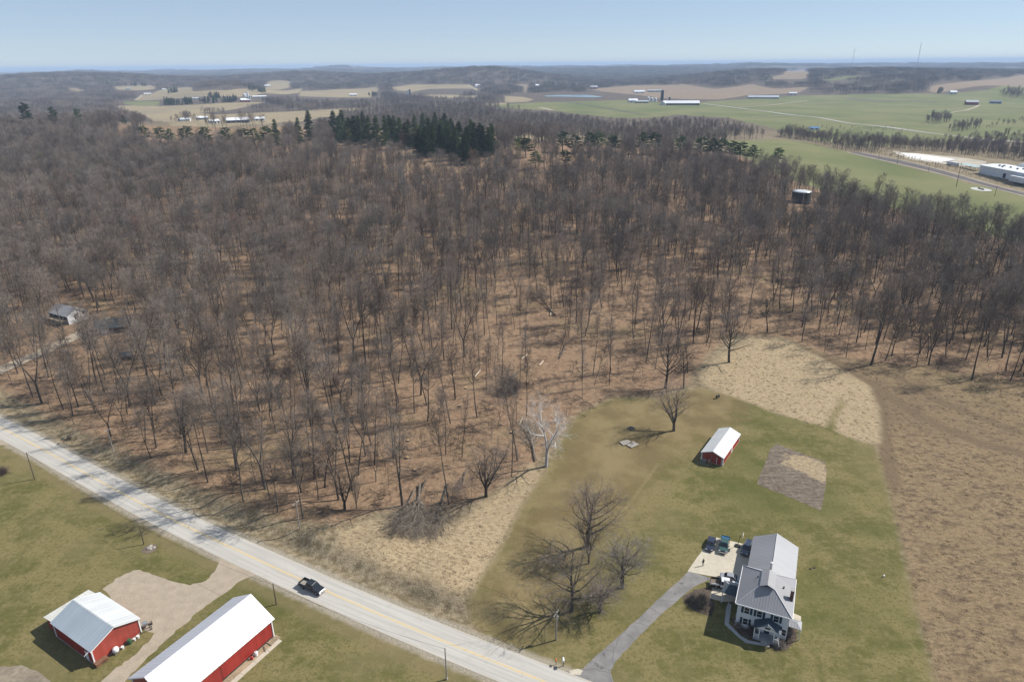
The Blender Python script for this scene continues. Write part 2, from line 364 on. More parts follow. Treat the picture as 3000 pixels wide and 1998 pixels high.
TRK = [world_poly(q) for q in ([(2410, 1045), (2560, 1130), (2700, 1225), (2850, 1290), (3050, 1345)], [(2560, 1130), (2578, 1190), (2590, 1300), (2620, 1420)], [(2430, 1060), (2620, 1100), (2760, 1180), (3050, 1290)],
                               [(1815, 1515), (1870, 1440), (1928, 1358)])]
trk = np.full(len(fx), 30.0)
nm2 = (np.hypot(fx, fy) < 420)
for q in TRK: trk[nm2] = np.minimum(trk[nm2], line_dist(fx[nm2], fy[nm2], q))
A['track'] = np.minimum(trk, 30)
A['far'] = sstep(900, 1500, np.hypot(fx, fy))

class G:
    """small helper to write shader graphs"""
    def __init__(s, m): s.m = m; s.nt, s.N, s.L, s.B = nodes_of(m)
    def put(s, sock, v):
        if sock.name == 'Base Color' and sock.node == s.B and not isinstance(v, (int, float, tuple)): v = s.mix(1.0, v, (ALB, ALB, ALB), 'MULTIPLY')
        if isinstance(v, (int, float)): sock.default_value = v
        elif isinstance(v, tuple): sock.default_value = v if len(v) == 4 else (*v, 1)
        else: s.L.new(v, sock)
    def math(s, op, a, b=0.0, c=None):
        n = s.N.new('ShaderNodeMath'); n.operation = op; s.put(n.inputs[0], a); s.put(n.inputs[1], b)
        if c is not None: s.put(n.inputs[2], c)
        return n.outputs[0]
    def noise(s, vec, scale, detail=4, rough=0.55, dist=0.0):
        n = s.N.new('ShaderNodeTexNoise'); s.L.new(vec, n.inputs['Vector']); n.inputs['Scale'].default_value = scale
        n.inputs['Detail'].default_value = detail; n.inputs['Roughness'].default_value = rough; n.inputs['Distortion'].default_value = dist
        return n.outputs['Fac']
    def ramp(s, v, a, b, lo=0.0, hi=1.0):
        n = s.N.new('ShaderNodeMapRange'); n.interpolation_type = 'SMOOTHSTEP'; s.put(n.inputs['Value'], v); s.put(n.inputs['From Min'], a); s.put(n.inputs['From Max'], b)
        n.inputs['To Min'].default_value = lo; n.inputs['To Max'].default_value = hi
        return n.outputs[0]
    def mix(s, f, a, b, mode='MIX'):
        n = s.N.new('ShaderNodeMix'); n.data_type = 'RGBA'; n.blend_type = mode; s.put(n.inputs['Factor'], f); s.put(n.inputs['A'], a); s.put(n.inputs['B'], b)
        return n.outputs['Result']
    def attr(s, name):
        n = s.N.new('ShaderNodeAttribute'); n.attribute_name = name; return n.outputs['Fac']
    def scaled(s, vec, sc, rot=0.0):
        n = s.N.new('ShaderNodeMapping'); s.L.new(vec, n.inputs['Vector']); n.inputs['Scale'].default_value = sc; n.inputs['Rotation'].default_value = (0, 0, rot)
        return n.outputs[0]
    def bump(s, h, dist, strength=1.0):
        n = s.N.new('ShaderNodeBump'); s.put(n.inputs['Height'], h); n.inputs['Distance'].default_value = dist; n.inputs['Strength'].default_value = strength
        s.L.new(n.outputs[0], s.B.inputs['Normal'])

def ground_material():
    m = bpy.data.materials.new('ground'); g = G(m)
    pos = g.N.new('ShaderNodeTexCoord').outputs['Object']
    big = g.noise(pos, 0.022, 4, 0.6); mid = g.noise(pos, 0.09, 5, 0.62); sm = g.noise(pos, 0.55, 5, 0.65); fine = g.noise(pos, 2.6, 4, 0.7)
    edge = g.math('MULTIPLY', g.math('SUBTRACT', g.noise(pos, 0.35, 4, 0.6), 0.5), 5.0)
    streak = g.noise(g.scaled(pos, (0.8, 1.5, 1.0), 0.5), 1.0, 6, 0.7)
    def zone(name, w=0.5, e=1.0):
        v = g.math('ADD', g.attr(name), g.math('MULTIPLY', edge, e)); return g.ramp(v, -w, w)
    # rough roadside grass
    c = g.mix(g.ramp(sm, 0.36, 0.66), (0.168, 0.133, 0.080), (0.328, 0.267, 0.176))
    c = g.mix(g.ramp(mid, 0.5, 0.72, 0, 0.5), c, (0.123, 0.094, 0.061))
    # far woodland floor (brown leaves, brush)
    wf = g.mix(g.ramp(mid, 0.3, 0.7), (0.082, 0.064, 0.051), (0.156, 0.123, 0.094))
    c = g.mix(g.attr('far'), c, wf)
    # leaf litter
    lit = g.mix(g.ramp(sm, 0.32, 0.68), (0.133, 0.085, 0.054), (0.298, 0.197, 0.126))
    lit = g.mix(g.ramp(mid, 0.42, 0.68, 0, 0.55), lit, (0.266, 0.187, 0.117))
    lit = g.mix(0.12, lit, (0.541, 0.367, 0.228))
    lit = g.mix(g.ramp(fine, 0.55, 0.75, 0, 0.55), lit, (0.106, 0.072, 0.048))
    lit = g.mix(g.ramp(big, 0.52, 0.66, 0, 0.35), lit, (0.195, 0.159, 0.081))
    c = g.mix(zone('wood', 2.5, 1.6), c, lit)
    # tall straw
    st = g.mix(g.ramp(streak, 0.3, 0.62), (0.271, 0.202, 0.121), (0.438, 0.342, 0.215))
    st = g.mix(g.ramp(sm, 0.58, 0.74, 0, 0.5), st, (0.219, 0.155, 0.098))
    st = g.mix(g.ramp(mid, 0.5, 0.7, 0, 0.5), st, (0.271, 0.206, 0.125))
    c = g.mix(zone('straw', 2.2, 1.2), c, st)
    # rough meadow, mottled
    md = g.mix(g.ramp(streak, 0.30, 0.64), (0.158, 0.113, 0.069), (0.295, 0.216, 0.125))
    md = g.mix(g.ramp(g.noise(g.scaled(pos, (0.5, 1.0, 1.0), 0.5), 0.62, 4, 0.62), 0.51, 0.64, 0, 0.8), md, (0.111, 0.077, 0.051))
    md = g.mix(g.ramp(mid, 0.42, 0.66, 0, 0.5), md, (0.266, 0.192, 0.106))
    md = g.mix(g.ramp(big, 0.55, 0.7, 0, 0.35), md, (0.125, 0.106, 0.052))
    md = g.mix(g.ramp(g.noise(g.scaled(pos, (0.55, 1.0, 1.0), 0.5), 0.32, 5, 0.65), 0.50, 0.66, 0, 0.6), md, (0.122, 0.085, 0.056))
    md = g.mix(g.ramp(g.noise(pos, 0.012, 3, 0.5), 0.46, 0.6, 0, 0.45), md, (0.153, 0.109, 0.070))
    md = g.mix(g.ramp(g.attr('track'), 3.2, 0.8, 0, 0.75), md, (0.158, 0.113, 0.070))
    c = g.mix(zone('meadow', 1.2, 0.5), c, md)
    # lawn, early spring: green with patches of dormant turf
    gr = g.mix(g.ramp(mid, 0.42, 0.58), (0.113, 0.109, 0.034), (0.205, 0.170, 0.073))
    gr = g.mix(g.ramp(sm, 0.46, 0.66, 0, 0.6), gr, (0.235, 0.192, 0.091))
    gr = g.mix(g.ramp(g.noise(pos, 1.3, 5, 0.7), 0.48, 0.62, 0, 0.6), gr, (0.091, 0.088, 0.030))
    gr = g.mix(g.ramp(g.noise(g.scaled(pos, (0.14, 1.0, 1.0), 1.15), 0.75, 3, 0.5), 0.5, 0.66, 0, 0.22), gr, (0.227, 0.196, 0.088))
    gr = g.mix(g.ramp(big, 0.5, 0.64, 0, 0.6), gr, (0.088, 0.099, 0.027))
    gr = g.mix(g.ramp(g.math('ADD', big, g.math('MULTIPLY', mid, 0.5)), 0.58, 0.72, 0.5, 0.0), gr, (0.219, 0.177, 0.088))
    dm = g.mix(g.ramp(mid, 0.36, 0.64), (0.171, 0.126, 0.061), (0.249, 0.191, 0.099))
    gr = g.mix(g.ramp(g.math('ADD', g.attr('dry'), g.math('MULTIPLY', edge, 4.0)), -9, 8, 0, 0.92), gr, dm)
    gr = g.mix(g.ramp(fine, 0.35, 0.7, 0.0, 0.25), gr, (0.076, 0.069, 0.027))
    gr = g.mix(g.ramp(g.attr('track'), 0.7, 0.1, 0, 0.4), gr, (0.273, 0.226, 0.116))
    gr = g.mix(g.ramp(g.math('ABSOLUTE', g.math('ADD', g.attr('road'), 6.2)), 2.6, 0.3, 0, 0.5), gr, (0.205, 0.162, 0.085))
    c = g.mix(zone('lawn', 1.3, 0.5), c, gr)
    # farm fields
    tan = g.mix(g.ramp(mid, 0.35, 0.66), (0.271, 0.215, 0.131), (0.361, 0.295, 0.184)); tan = g.mix(g.ramp(g.noise(pos, 0.006, 3), 0.45, 0.62, 0, 0.6), tan, (0.246, 0.205, 0.135))
    c = g.mix(g.ramp(g.attr('tan'), -3, 3), c, tan)
    grn = g.mix(g.ramp(g.noise(pos, 0.008, 4), 0.36, 0.64), (0.135, 0.156, 0.059), (0.193, 0.193, 0.086)); grn = g.mix(g.ramp(mid, 0.5, 0.75, 0, 0.35), grn, (0.213, 0.205, 0.094))
    c = g.mix(g.ramp(g.attr('green'), -3, 3), c, grn)
    gy = g.mix(g.ramp(mid, 0.35, 0.66), (0.221, 0.164, 0.111), (0.295, 0.226, 0.156))
    c = g.mix(g.ramp(g.attr('grey'), -3, 3), c, gy)
    # gravel verge along the road
    rdd = g.math('ADD', g.math('ABSOLUTE', g.attr('road')), g.math('MULTIPLY', edge, 0.3))
    c = g.mix(g.ramp(rdd, 5.4, 4.0, 0, 0.85), c, g.mix(g.ramp(fine, 0.35, 0.7), (0.295, 0.254, 0.193), (0.410, 0.369, 0.303)))
    g.put(g.B.inputs['Base Color'], c); g.B.inputs['Roughness'].default_value = 0.95; g.B.inputs['Specular IOR Level'].default_value = 0.1
    rough = g.math('ADD', g.ramp(g.attr('lawn'), -0.3, 0.3, 1.0, 0.16), 0.0)
    g.bump(g.math('MULTIPLY', g.math('SUBTRACT', g.math('ADD', g.math('ADD', fine, g.math('MULTIPLY', sm, 1.6)), g.math('MULTIPLY', streak, 0.6)), 1.6), rough), 0.20)
    return m
gm = np_mesh('ground', gv, gf, ground_material(), smooth=True)
for k, v in A.items():
    at_ = gm.attributes.new(k, 'FLOAT', 'POINT'); at_.data.foreach_set('value', np.ascontiguousarray(v, dtype=np.float32))
ground = link_mesh('ground', gm); tag(ground, 'rolling farmland ground of lawn, meadow, leaf litter and fields', 'ground', kind='structure')

# ------------------------------------------------------------------ roads, drives and yards: sheets a few millimetres up
def strip_mesh(name, line, halfw, z, material, cols=7, dz=0.0, kind='structure', parent=None, label=None, cat='road'):
    n = len(line); t = np.gradient(line, axis=0); t /= np.hypot(*t.T)[:, None]; nrm = np.stack([-t[:, 1], t[:, 0]], 1)
    s = np.concatenate([[0], np.cumsum(np.hypot(*np.diff(line, axis=0).T))])
    off = np.linspace(-halfw, halfw, cols)
    XY = line[:, None, :] + nrm[:, None, :] * off[None, :, None]
    V = np.concatenate([XY, (gz(XY[..., 0], XY[..., 1]) + z)[..., None]], 2).reshape(-1, 3)
    a = np.arange(n - 1)[:, None] * cols; b = np.arange(cols - 1)[None, :]
    F = np.stack([(a + b).ravel(), (a + b + 1).ravel(), (a + cols + b + 1).ravel(), (a + cols + b).ravel()], 1)[:, ::-1]
    me = np_mesh(name, V, F, material)
    me.attributes.new('across', 'FLOAT', 'POINT').data.foreach_set('value', np.tile(off, n).astype(np.float32))
    me.attributes.new('along', 'FLOAT', 'POINT').data.foreach_set('value', np.repeat(s, cols).astype(np.float32))
    o = link_mesh(name, me, parent)
    if parent is None: tag(o, label, cat, kind=kind)
    return o
def sheet(name, px, z, material, label, cat, grid=1.2, world_pts=None):
    """flat-lying sheet that follows the ground, cut to a surveyed outline"""
    import bmesh
    q = world_pts if world_pts is not None else world_poly(px)
    me = bpy.data.meshes.new(name); bm = bmesh.new()
    vs = [bm.verts.new((x, y, 0)) for x, y in q]; f = bm.faces.new(vs); bm.normal_update()
    if f.normal.z < 0: f.normal_flip()
    for ax in (0, 1):
        lo, hi = q[:, ax].min(), q[:, ax].max(); n = int((hi - lo) / (grid * 3))
        for k in range(1, n):
            no = [0, 0, 0]; no[ax] = 1; co = [0, 0, 0]; co[ax] = lo + (hi - lo) * k / n
            bmesh.ops.bisect_plane(bm, geom=bm.verts[:] + bm.edges[:] + bm.faces[:], plane_co=co, plane_no=no)
    for v in bm.verts: v.co.z = float(gz(np.array([v.co.x]), np.array([v.co.y]))[0]) + z
    bmesh.ops.triangulate(bm, faces=bm.faces[:]); bm.normal_update()
    for f in bm.faces:
        if f.normal.z < 0: f.normal_flip()
    bm.to_mesh(me); bm.free(); me.materials.append(material)
    o = link_mesh(name, me); tag(o, label, cat, kind='structure'); return o
def jag(px, amp=3.0, step=14.0, seed=1):
    """break a surveyed outline into small irregular steps (crumbled edges)"""
    r = random.Random(seed); out = []
    n = len(px)
    for i in range(n):
        a, b = px[i], px[(i + 1) % n]; L = math.hypot(b[0] - a[0], b[1] - a[1]); k = max(1, int(L / step))
        for j in range(k):
            t = j / k; out.append((a[0] + (b[0] - a[0]) * t + r.uniform(-amp, amp) * (0.3 if j == 0 else 1), a[1] + (b[1] - a[1]) * t + r.uniform(-amp, amp) * 0.6 * (0.3 if j == 0 else 1)))
    return out
def road_material():
    m = bpy.data.materials.new('road_paving'); g = G(m); pos = g.N.new('ShaderNodeTexCoord').outputs['Object']
    ac = g.attr('across'); fine = g.noise(pos, 5.0, 4, 0.7); mid = g.noise(pos, 0.5, 4, 0.6)
    comb = g.N.new('ShaderNodeCombineXYZ'); g.L.new(ac, comb.inputs[0]); g.L.new(g.math('MULTIPLY', g.attr('along'), 0.03), comb.inputs[1])
    lane = g.noise(comb.outputs[0], 1.6, 4, 0.65)
    c = g.mix(g.ramp(lane, 0.35, 0.65), (0.43, 0.405, 0.365), (0.52, 0.495, 0.45))
    c = g.mix(g.ramp(mid, 0.55, 0.75, 0, 0.5), c, (0.38, 0.355, 0.325)); c = g.mix(g.ramp(fine, 0.3, 0.7, 0, 0.25), c, (0.33, 0.315, 0.295))
    # tyre-polished grey lines and tar seams
    for x0, w, a in ((0.62, 0.10, 0.22), (-0.75, 0.10, 0.12), (2.35, 0.25, 0.14), (-2.4, 0.25, 0.12)):
        c = g.mix(g.ramp(g.math('ABSOLUTE', g.math('SUBTRACT', ac, x0)), w + 0.12, 0.02, 0, a), c, (0.28, 0.265, 0.25))
    ed = g.math('ADD', g.math('ABSOLUTE', ac), g.math('MULTIPLY', g.math('SUBTRACT', mid, 0.5), 1.4))
    c = g.mix(g.ramp(ed, 3.0, 3.6, 0, 0.7), c, (0.44, 0.39, 0.31))
    g.put(g.B.inputs['Base Color'], c); g.B.inputs['Roughness'].default_value = 0.85; g.bump(fine, 0.02); return m
def line_material():
    m = bpy.data.materials.new('worn_yellow_paint'); g = G(m); pos = g.N.new('ShaderNodeTexCoord').outputs['Object']
    c = g.mix(g.ramp(g.noise(pos, 1.6, 5, 0.7), 0.42, 0.66), (0.66, 0.48, 0.20), (0.55, 0.47, 0.33)); g.put(g.B.inputs['Base Color'], c); g.B.inputs['Roughness'].default_value = 0.8; return m
road = strip_mesh('road', ROAD, 3.55, 0.03, road_material(), cols=9, label='pale two-lane country road crossing between farm and wood')
for s_ in (-0.13, 0.13):
    q = ROAD; t = np.gradient(q, axis=0); t /= np.hypot(*t.T)[:, None]
    ln = strip_mesh('centre_line', q + np.stack([-t[:, 1], t[:, 0]], 1) * s_, 0.085, 0.036, line_material(), cols=2, parent=road)
M_GRAVEL = mat('gravel', (0.39, 0.325, 0.25), 0.95, 0.10, 3.0, bump=0.03, spec=0.1)
M_CONC = mat('concrete', (0.52, 0.465, 0.37), 0.85, 0.08, 1.2, bump=0.01)
def tar_material():
    m = bpy.data.materials.new('old_asphalt'); g = G(m); pos = g.N.new('ShaderNodeTexCoord').outputs['Object']
    n1 = g.noise(pos, 0.35, 5, 0.6); fine = g.noise(pos, 4.0, 4, 0.7)
    c = g.mix(g.ramp(n1, 0.35, 0.65), (0.165, 0.155, 0.15), (0.235, 0.222, 0.215)); c = g.mix(g.ramp(fine, 0.4, 0.7, 0, 0.4), c, (0.22, 0.21, 0.2))
    vo = g.N.new('ShaderNodeTexVoronoi'); vo.feature = 'DISTANCE_TO_EDGE'; vo.inputs['Scale'].default_value = 0.17
    wob = g.N.new('ShaderNodeVectorMath'); wob.operation = 'ADD'; nz = g.N.new('ShaderNodeTexNoise'); nz.inputs['Scale'].default_value = 0.6; g.L.new(pos, nz.inputs['Vector'])
    g.L.new(pos, wob.inputs[0]); g.L.new(nz.outputs['Color'], wob.inputs[1]); g.L.new(wob.outputs[0], vo.inputs['Vector'])
    c = g.mix(g.ramp(vo.outputs['Distance'], 0.028, 0.0, 0, 0.7), c, (0.12, 0.115, 0.11))
    c = g.mix(g.ramp(g.noise(pos, 0.42, 3, 0.5), 0.6, 0.68, 0, 0.8), c, (0.09, 0.085, 0.085))
    g.put(g.B.inputs['Base Color'], c); g.B.inputs['Roughness'].default_value = 0.9; g.bump(fine, 0.02); return m
M_TAR = tar_material()
yard = C4([(590, 1030), (690, 962), (770, 922), (805, 922), (900, 955), (1000, 990), (1090, 1010), (1180, 985), (1235, 930), (1262, 880), (1275, 838), (1450, 920), (1500, 945), (1430, 962), (1370, 992), (1270, 1070), (1130, 1170), (1000, 1290), (880, 1400), (780, 1500), (690, 1600), (600, 1700), (440, 1700), (560, 1590), (650, 1500), (760, 1420), (850, 1340), (885, 1285), (840, 1275), (700, 1150)])
sheet('gravel_yard', jag(yard, 4, 12), 0.012, M_GRAVEL, 'pale gravel farm yard between the two red barns', 'yard')
sheet('gravel_patch', jag(C4([(-300, 1440), (0, 1478), (120, 1470), (210, 1500), (290, 1560), (330, 1700), (-300, 1800)]), 4, 14, 2), 0.012, mat('dark_gravel', (0.27, 0.225, 0.17), 0.95, 0.2, 1.2, bump=0.05, spec=0.1), 'brownish bare gravel patch in the bottom left corner', 'gravel')
drive = C6([(690, 1478), (760, 1410), (845, 1335), (1030, 1170), (1200, 1010), (1385, 838), (1540, 885), (1430, 935), (1355, 992), (1240, 1090), (1060, 1262), (905, 1430), (872, 1500), (900, 1600), (700, 1560), (560, 1500)])
sheet('house_driveway', jag(drive, 2, 14, 3), 0.012, M_TAR, 'cracked grey asphalt driveway leading to the white farmhouse', 'driveway')
sheet('drive_apron', jag(C6([(600, 1494), (660, 1478), (690, 1490), (672, 1520), (610, 1516)]), 1.5, 10, 4), 0.045, M_CONC, 'small pale concrete apron where driveway meets road', 'apron')
sheet('side_lane', C4([(-400, 60), (-10, 118), (60, 165), (135, 198), (60, 200), (-10, 205), (-400, 260)]), 0.012, M_GRAVEL, 'pale lane joining the road at the left edge', 'lane')
pad = C7([(55, 482), (160, 330), (270, 190), (385, 92), (520, 125), (665, 160), (815, 190), (745, 450), (690, 640), (600, 830), (450, 830), (310, 790), (345, 660), (520, 700), (540, 590), (380, 545), (200, 515)])
sheet('parking_pad', pad, 0.02, M_CONC, 'light concrete parking pad beside the farmhouse', 'parking pad')
walk = C7([(525, 830), (560, 870), (530, 1080), (670, 1225), (760, 1275), (940, 1310), (940, 1340), (730, 1305), (650, 1250), (480, 1090), (500, 900)])
sheet('house_walkway', walk, 0.024, mat('walk_concrete', (0.40, 0.40, 0.39), 0.85, 0.08, 1.5), 'narrow concrete walkway curving round the farmhouse front', 'walkway')
sheet('porch_slab', C7([(1225, 1010), (1270, 960), (1360, 1000), (1355, 1110), (1300, 1105), (1225, 1060)]), 0.024, M_CONC, 'small concrete slab under the right side porch', 'slab')
M_MULCH = mat('bed_mulch', (0.11, 0.085, 0.065), 0.95, 0.3, 2.5, bump=0.08, spec=0.1)
sheet('planting_bed', jag(C7([(0, 760), (140, 690), (330, 660), (345, 800), (370, 900), (340, 1000), (200, 960), (40, 880)]), 3, 10, 5), 0.016, M_MULCH, 'dark mulched bed beside the end of the driveway', 'flower bed')
sheet('front_bed', C7([(545, 1020), (640, 1030), (800, 1100), (1090, 1200), (1230, 1120), (1310, 1150), (1310, 1260), (1200, 1380), (1080, 1400), (940, 1330), (760, 1262), (640, 1200)]), 0.014, M_MULCH, 'dark mulched bed along the farmhouse front wall', 'flower bed')
def garden_material():      # tilled rows and scattered straw
    m = bpy.data.materials.new('garden_soil'); g = G(m); pos = g.N.new('ShaderNodeTexCoord').outputs['Object']
    n = g.noise(g.scaled(pos, (1, 1, 1)), 0.9, 6, 0.7); big = g.noise(pos, 0.22, 3, 0.5); fine = g.noise(pos, 3.5, 4, 0.75)
    s = g.mix(g.ramp(n, 0.4, 0.68), (0.11, 0.082, 0.06), (0.23, 0.18, 0.13)); s = g.mix(g.ramp(fine, 0.55, 0.75, 0, 0.7), s, (0.33, 0.28, 0.22))
    t = g.mix(g.ramp(n, 0.35, 0.65), (0.27, 0.20, 0.12), (0.42, 0.33, 0.20))
    k = g.math('ADD', g.attr('straw_cover'), g.math('MULTIPLY', g.math('SUBTRACT', big, 0.5), 7.0))
    k = g.math('ADD', k, g.math('MULTIPLY', g.math('SUBTRACT', n, 0.5), 3.0))
    rows = g.noise(g.scaled(pos, (0.1, 1.6, 1.0), 0.38), 1.2, 3, 0.5); s = g.mix(g.ramp(rows, 0.5, 0.62, 0, 0.45), s, (0.26, 0.215, 0.165))
    g.put(g.B.inputs['Base Color'], g.mix(g.ramp(k, -0.9, 0.9), s, t)); g.B.inputs['Roughness'].default_value = 1; g.bump(g.math('ADD', g.math('ADD', n, fine), rows), 0.2); return m
gp = sheet('garden_plot', jag(C8([(1235, 708), (1320, 738), (1430, 780), (1570, 830), (1585, 900), (1562, 1080), (1540, 1168), (1330, 1075), (1100, 985), (1150, 860), (1195, 740)]), 2, 10, 6), 0.03, garden_material(), 'tilled vegetable plot, dark soil with straw corner, behind the farmhouse', 'garden')
sc_ = world_poly(C8([(1290, 770), (1400, 790), (1580, 840), (1580, 970), (1370, 900), (1300, 860)]))
co_ = np.array([v.co[:2] for v in gp.data.vertices]); gp.data.attributes.new('straw_cover', 'FLOAT', 'POINT').data.foreach_set('value', poly_sdf(co_[:, 0], co_[:, 1], sc_).astype(np.float32))
# distant roads and tracks
M_FARROAD = mat('far_road', (0.42, 0.40, 0.37), 0.9, 0.08, 0.2); M_DIRT = mat('dirt_track', (0.40, 0.335, 0.235), 0.95, 0.1, 0.2); M_BALLAST = mat('ballast', (0.115, 0.10, 0.098), 0.95, 0.15, 0.4)
def far_strip(name, px, hw, material, label, cat, z=0.35):
    q = smooth_line(world_poly(px), 12.0, 5, 1); return strip_mesh(name, q, hw, z, material, cols=3, label=label, cat=cat)
far_strip('valley_road', Z3([(140, 364), (400, 396), (760, 443), (1100, 491), (1550, 546), (1950, 596), (2150, 616), (2500, 640)]), 4.0, M_FARROAD, 'pale straight road crossing the green valley fields', 'road')
far_strip('farm_track', Z3([(390, 389), (600, 375), (870, 341)]), 3.5, M_DIRT, 'pale dirt track running up from the valley road to the fields', 'track')
far_strip('farm_track', Z3([(430, 459), (600, 452), (760, 446)]), 2.5, M_DIRT, 'short pale track joining the valley road from the left', 'track')
far_strip('farm_track', Z3([(1845, 428), (1960, 410), (2030, 385), (2040, 375)]), 3.5, M_DIRT, 'dirt track curving to the distant red barn', 'track')
far_strip('farm_track', Z2([(1365, 390), (1410, 400), (1455, 411)]), 6.0, M_DIRT, 'pale track end in the near green valley field', 'track')
far_strip('field_ditch', Z2([(1500, 346), (1800, 391), (2120, 445)]), 4.5, mat('ditch_brush', (0.13, 0.115, 0.10), 0.95, 0.2, 0.3), 'dark straight ditch line across the green valley field', 'ditch')
far_strip('hill_road', Z1([(935, 340), (965, 320), (990, 302)]), 5.0, M_DIRT, 'pale gravel road climbing between far tan fields', 'road')
far_strip('hill_road', Z2([(870, 232), (905, 252), (940, 275)]), 6.0, M_DIRT, 'pale road climbing the far hill by a white house', 'road')
rail_px = Z3([(1180, 700), (1250, 717), (1600, 791), (1900, 866), (2100, 925), (2355, 988), (2700, 1075)])
far_strip('railway_verge', rail_px, 9.5, mat('verge_gravel', (0.40, 0.345, 0.26), 0.95, 0.15, 0.3), 'pale gravel verge bordering the dark railway bed', 'verge', 0.2)
far_strip('railway_bed', rail_px, 6.0, M_BALLAST, 'dark railway bed running past the white factory', 'railway', 0.4)
far_strip('field_bank', Z3([(1130, 328), (1350, 348), (1600, 345), (1760, 352)]), 14.0, mat('bare_bank', (0.14, 0.11, 0.085), 0.95, 0.2, 0.1), 'dark bare bank lying in the far green field', 'bank', 0.3)
def yard_sheet(name, px, material, label, cat): return sheet(name, px, 0.25, material, label, cat, grid=12)
yard_sheet('factory_yard', Z3([(1440, 690), (1520, 700), (1700, 715), (1950, 740), (2100, 765), (2080, 790), (1960, 800), (1750, 775), (1580, 750), (1480, 715)]), mat('sand_yard', (0.46, 0.41, 0.33), 0.95, 0.12, 0.1), 'sandy yard beyond the railway, left of the factory', 'yard')
sheet('white_lot', Z3([(1500, 706), (1620, 712), (1800, 738), (1885, 752), (1760, 772), (1650, 757), (1560, 735)]), 0.5, mat('white_stone', (0.80, 0.79, 0.77), 0.9, 0.05, 0.2), 'bright white stone lot left of the factory', 'lot', 12)
pond_m = mat('pond_water', (0.10, 0.17, 0.18), 0.12, 0.1, 0.02, spec=0.5)
sheet('pond', Z2([(1395, 310), (1500, 305), (1700, 303), (1760, 312), (1812, 316), (1750, 322), (1560, 318), (1420, 316)]), 0.6, pond_m, 'thin pale blue pond in the far valley', 'pond', 40)
yard_sheet('wooded_drive', C4([(0, -200), (0, -200)]) if False else [(-60, 1105), (0, 1075), (95, 1035), (170, 1000), (230, 972), (290, 945), (320, 930), (330, 940), (310, 960), (240, 990), (180, 1018), (100, 1053), (20, 1090), (-60, 1130)], M_GRAVEL, 'gravel drive leading to the house in the wood', 'drive')
# ------------------------------------------------------------------ trees
def bark_material(name, c0, c1, tint):
    m = bpy.data.materials.new(name); g = G(m)
    oi = g.N.new('ShaderNodeObjectInfo'); pos = g.N.new('ShaderNodeTexCoord').outputs['Object']
    n = g.noise(g.scaled(pos, (1, 1, 0.25)), 2.2, 4, 0.65)
    c = g.mix(g.ramp(n, 0.35, 0.66), c0, c1); c = g.mix(g.ramp(oi.outputs['Random'], 0.0, 1.0, 0.0, 0.9), c, tint)
    tone = g.math('FRACT', g.math('MULTIPLY', oi.outputs['Random'], 7.31)); hv = g.N.new('ShaderNodeHueSaturation'); g.put(hv.inputs['Color'], c); g.put(hv.inputs['Value'], g.ramp(tone, 0.0, 1.0, 0.62, 1.5)); c = hv.outputs[0]
    g.put(g.B.inputs['Base Color'], c); g.B.inputs['Roughness'].default_value = 0.95; g.B.inputs['Specular IOR Level'].default_value = 0.05
    return m
M_BARK = bark_material('grey_bark', (0.05, 0.042, 0.036), (0.125, 0.108, 0.094), (0.105, 0.09, 0.076))
M_TWIG = bark_material('bare_twigs', (0.188, 0.164, 0.142), (0.25, 0.222, 0.196), (0.225, 0.172, 0.138))
M_SLASH = bark_material('felled_bark', (0.10, 0.085, 0.07), (0.24, 0.205, 0.17), (0.2, 0.165, 0.13))
M_PALEBARK = bark_material('pale_peeling_bark', (0.58, 0.56, 0.54), (0.82, 0.81, 0.79), (0.75, 0.74, 0.72))
M_PALETWIG = bark_material('pale_twigs', (0.60, 0.58, 0.56), (0.78, 0.76, 0.73), (0.66, 0.63, 0.6))
M_BUDTWIG = bark_material('budding_twigs', (0.20, 0.20, 0.07), (0.26, 0.26, 0.09), (0.24, 0.20, 0.09))
M_REDTWIG = bark_material('reddish_twigs', (0.20, 0.115, 0.085), (0.25, 0.15, 0.115), (0.23, 0.14, 0.10))
M_NEEDLE = bark_material('needles', (0.05, 0.07, 0.026), (0.105, 0.135, 0.048), (0.085, 0.11, 0.042))
M_NEEDLE2 = bark_material('pine_needles', (0.05, 0.085, 0.03), (0.10, 0.15, 0.05), (0.09, 0.13, 0.05))

def tubes(segs, n):
    """segs: (k, 8) p0 p1 r0 r1 -> open tubes with n sides"""
    s = np.asarray(segs, float); k = len(s)
    if k == 0: return np.zeros((0, 3)), np.zeros((0, 4), int)
    d = s[:, 3:6] - s[:, 0:3]; L = np.linalg.norm(d, axis=1, keepdims=True); d = d / np.maximum(L, 1e-6)
    ref = np.where(np.abs(d[:, 2:3]) < 0.9, np.array([[0, 0, 1.0]]), np.array([[1.0, 0, 0]]))
    x = np.cross(d, ref); x /= np.linalg.norm(x, axis=1, keepdims=True); y = np.cross(d, x)
    a = 2 * np.pi * np.arange(n) / n
    ring = x[:, None, :] * np.cos(a)[None, :, None] + y[:, None, :] * np.sin(a)[None, :, None]
    v0 = s[:, None, 0:3] + ring * s[:, 6][:, None, None]; v1 = s[:, None, 3:6] + ring * s[:, 7][:, None, None]
    V = np.concatenate([v0, v1], 1).reshape(-1, 3)
    b = np.arange(k)[:, None] * 2 * n; i = np.arange(n)[None, :]; j = (i + 1) % n
    F = np.stack([(b + i).ravel(), (b + j).ravel(), (b + n + j).ravel(), (b + n + i).ravel()], 1)
    return V, F
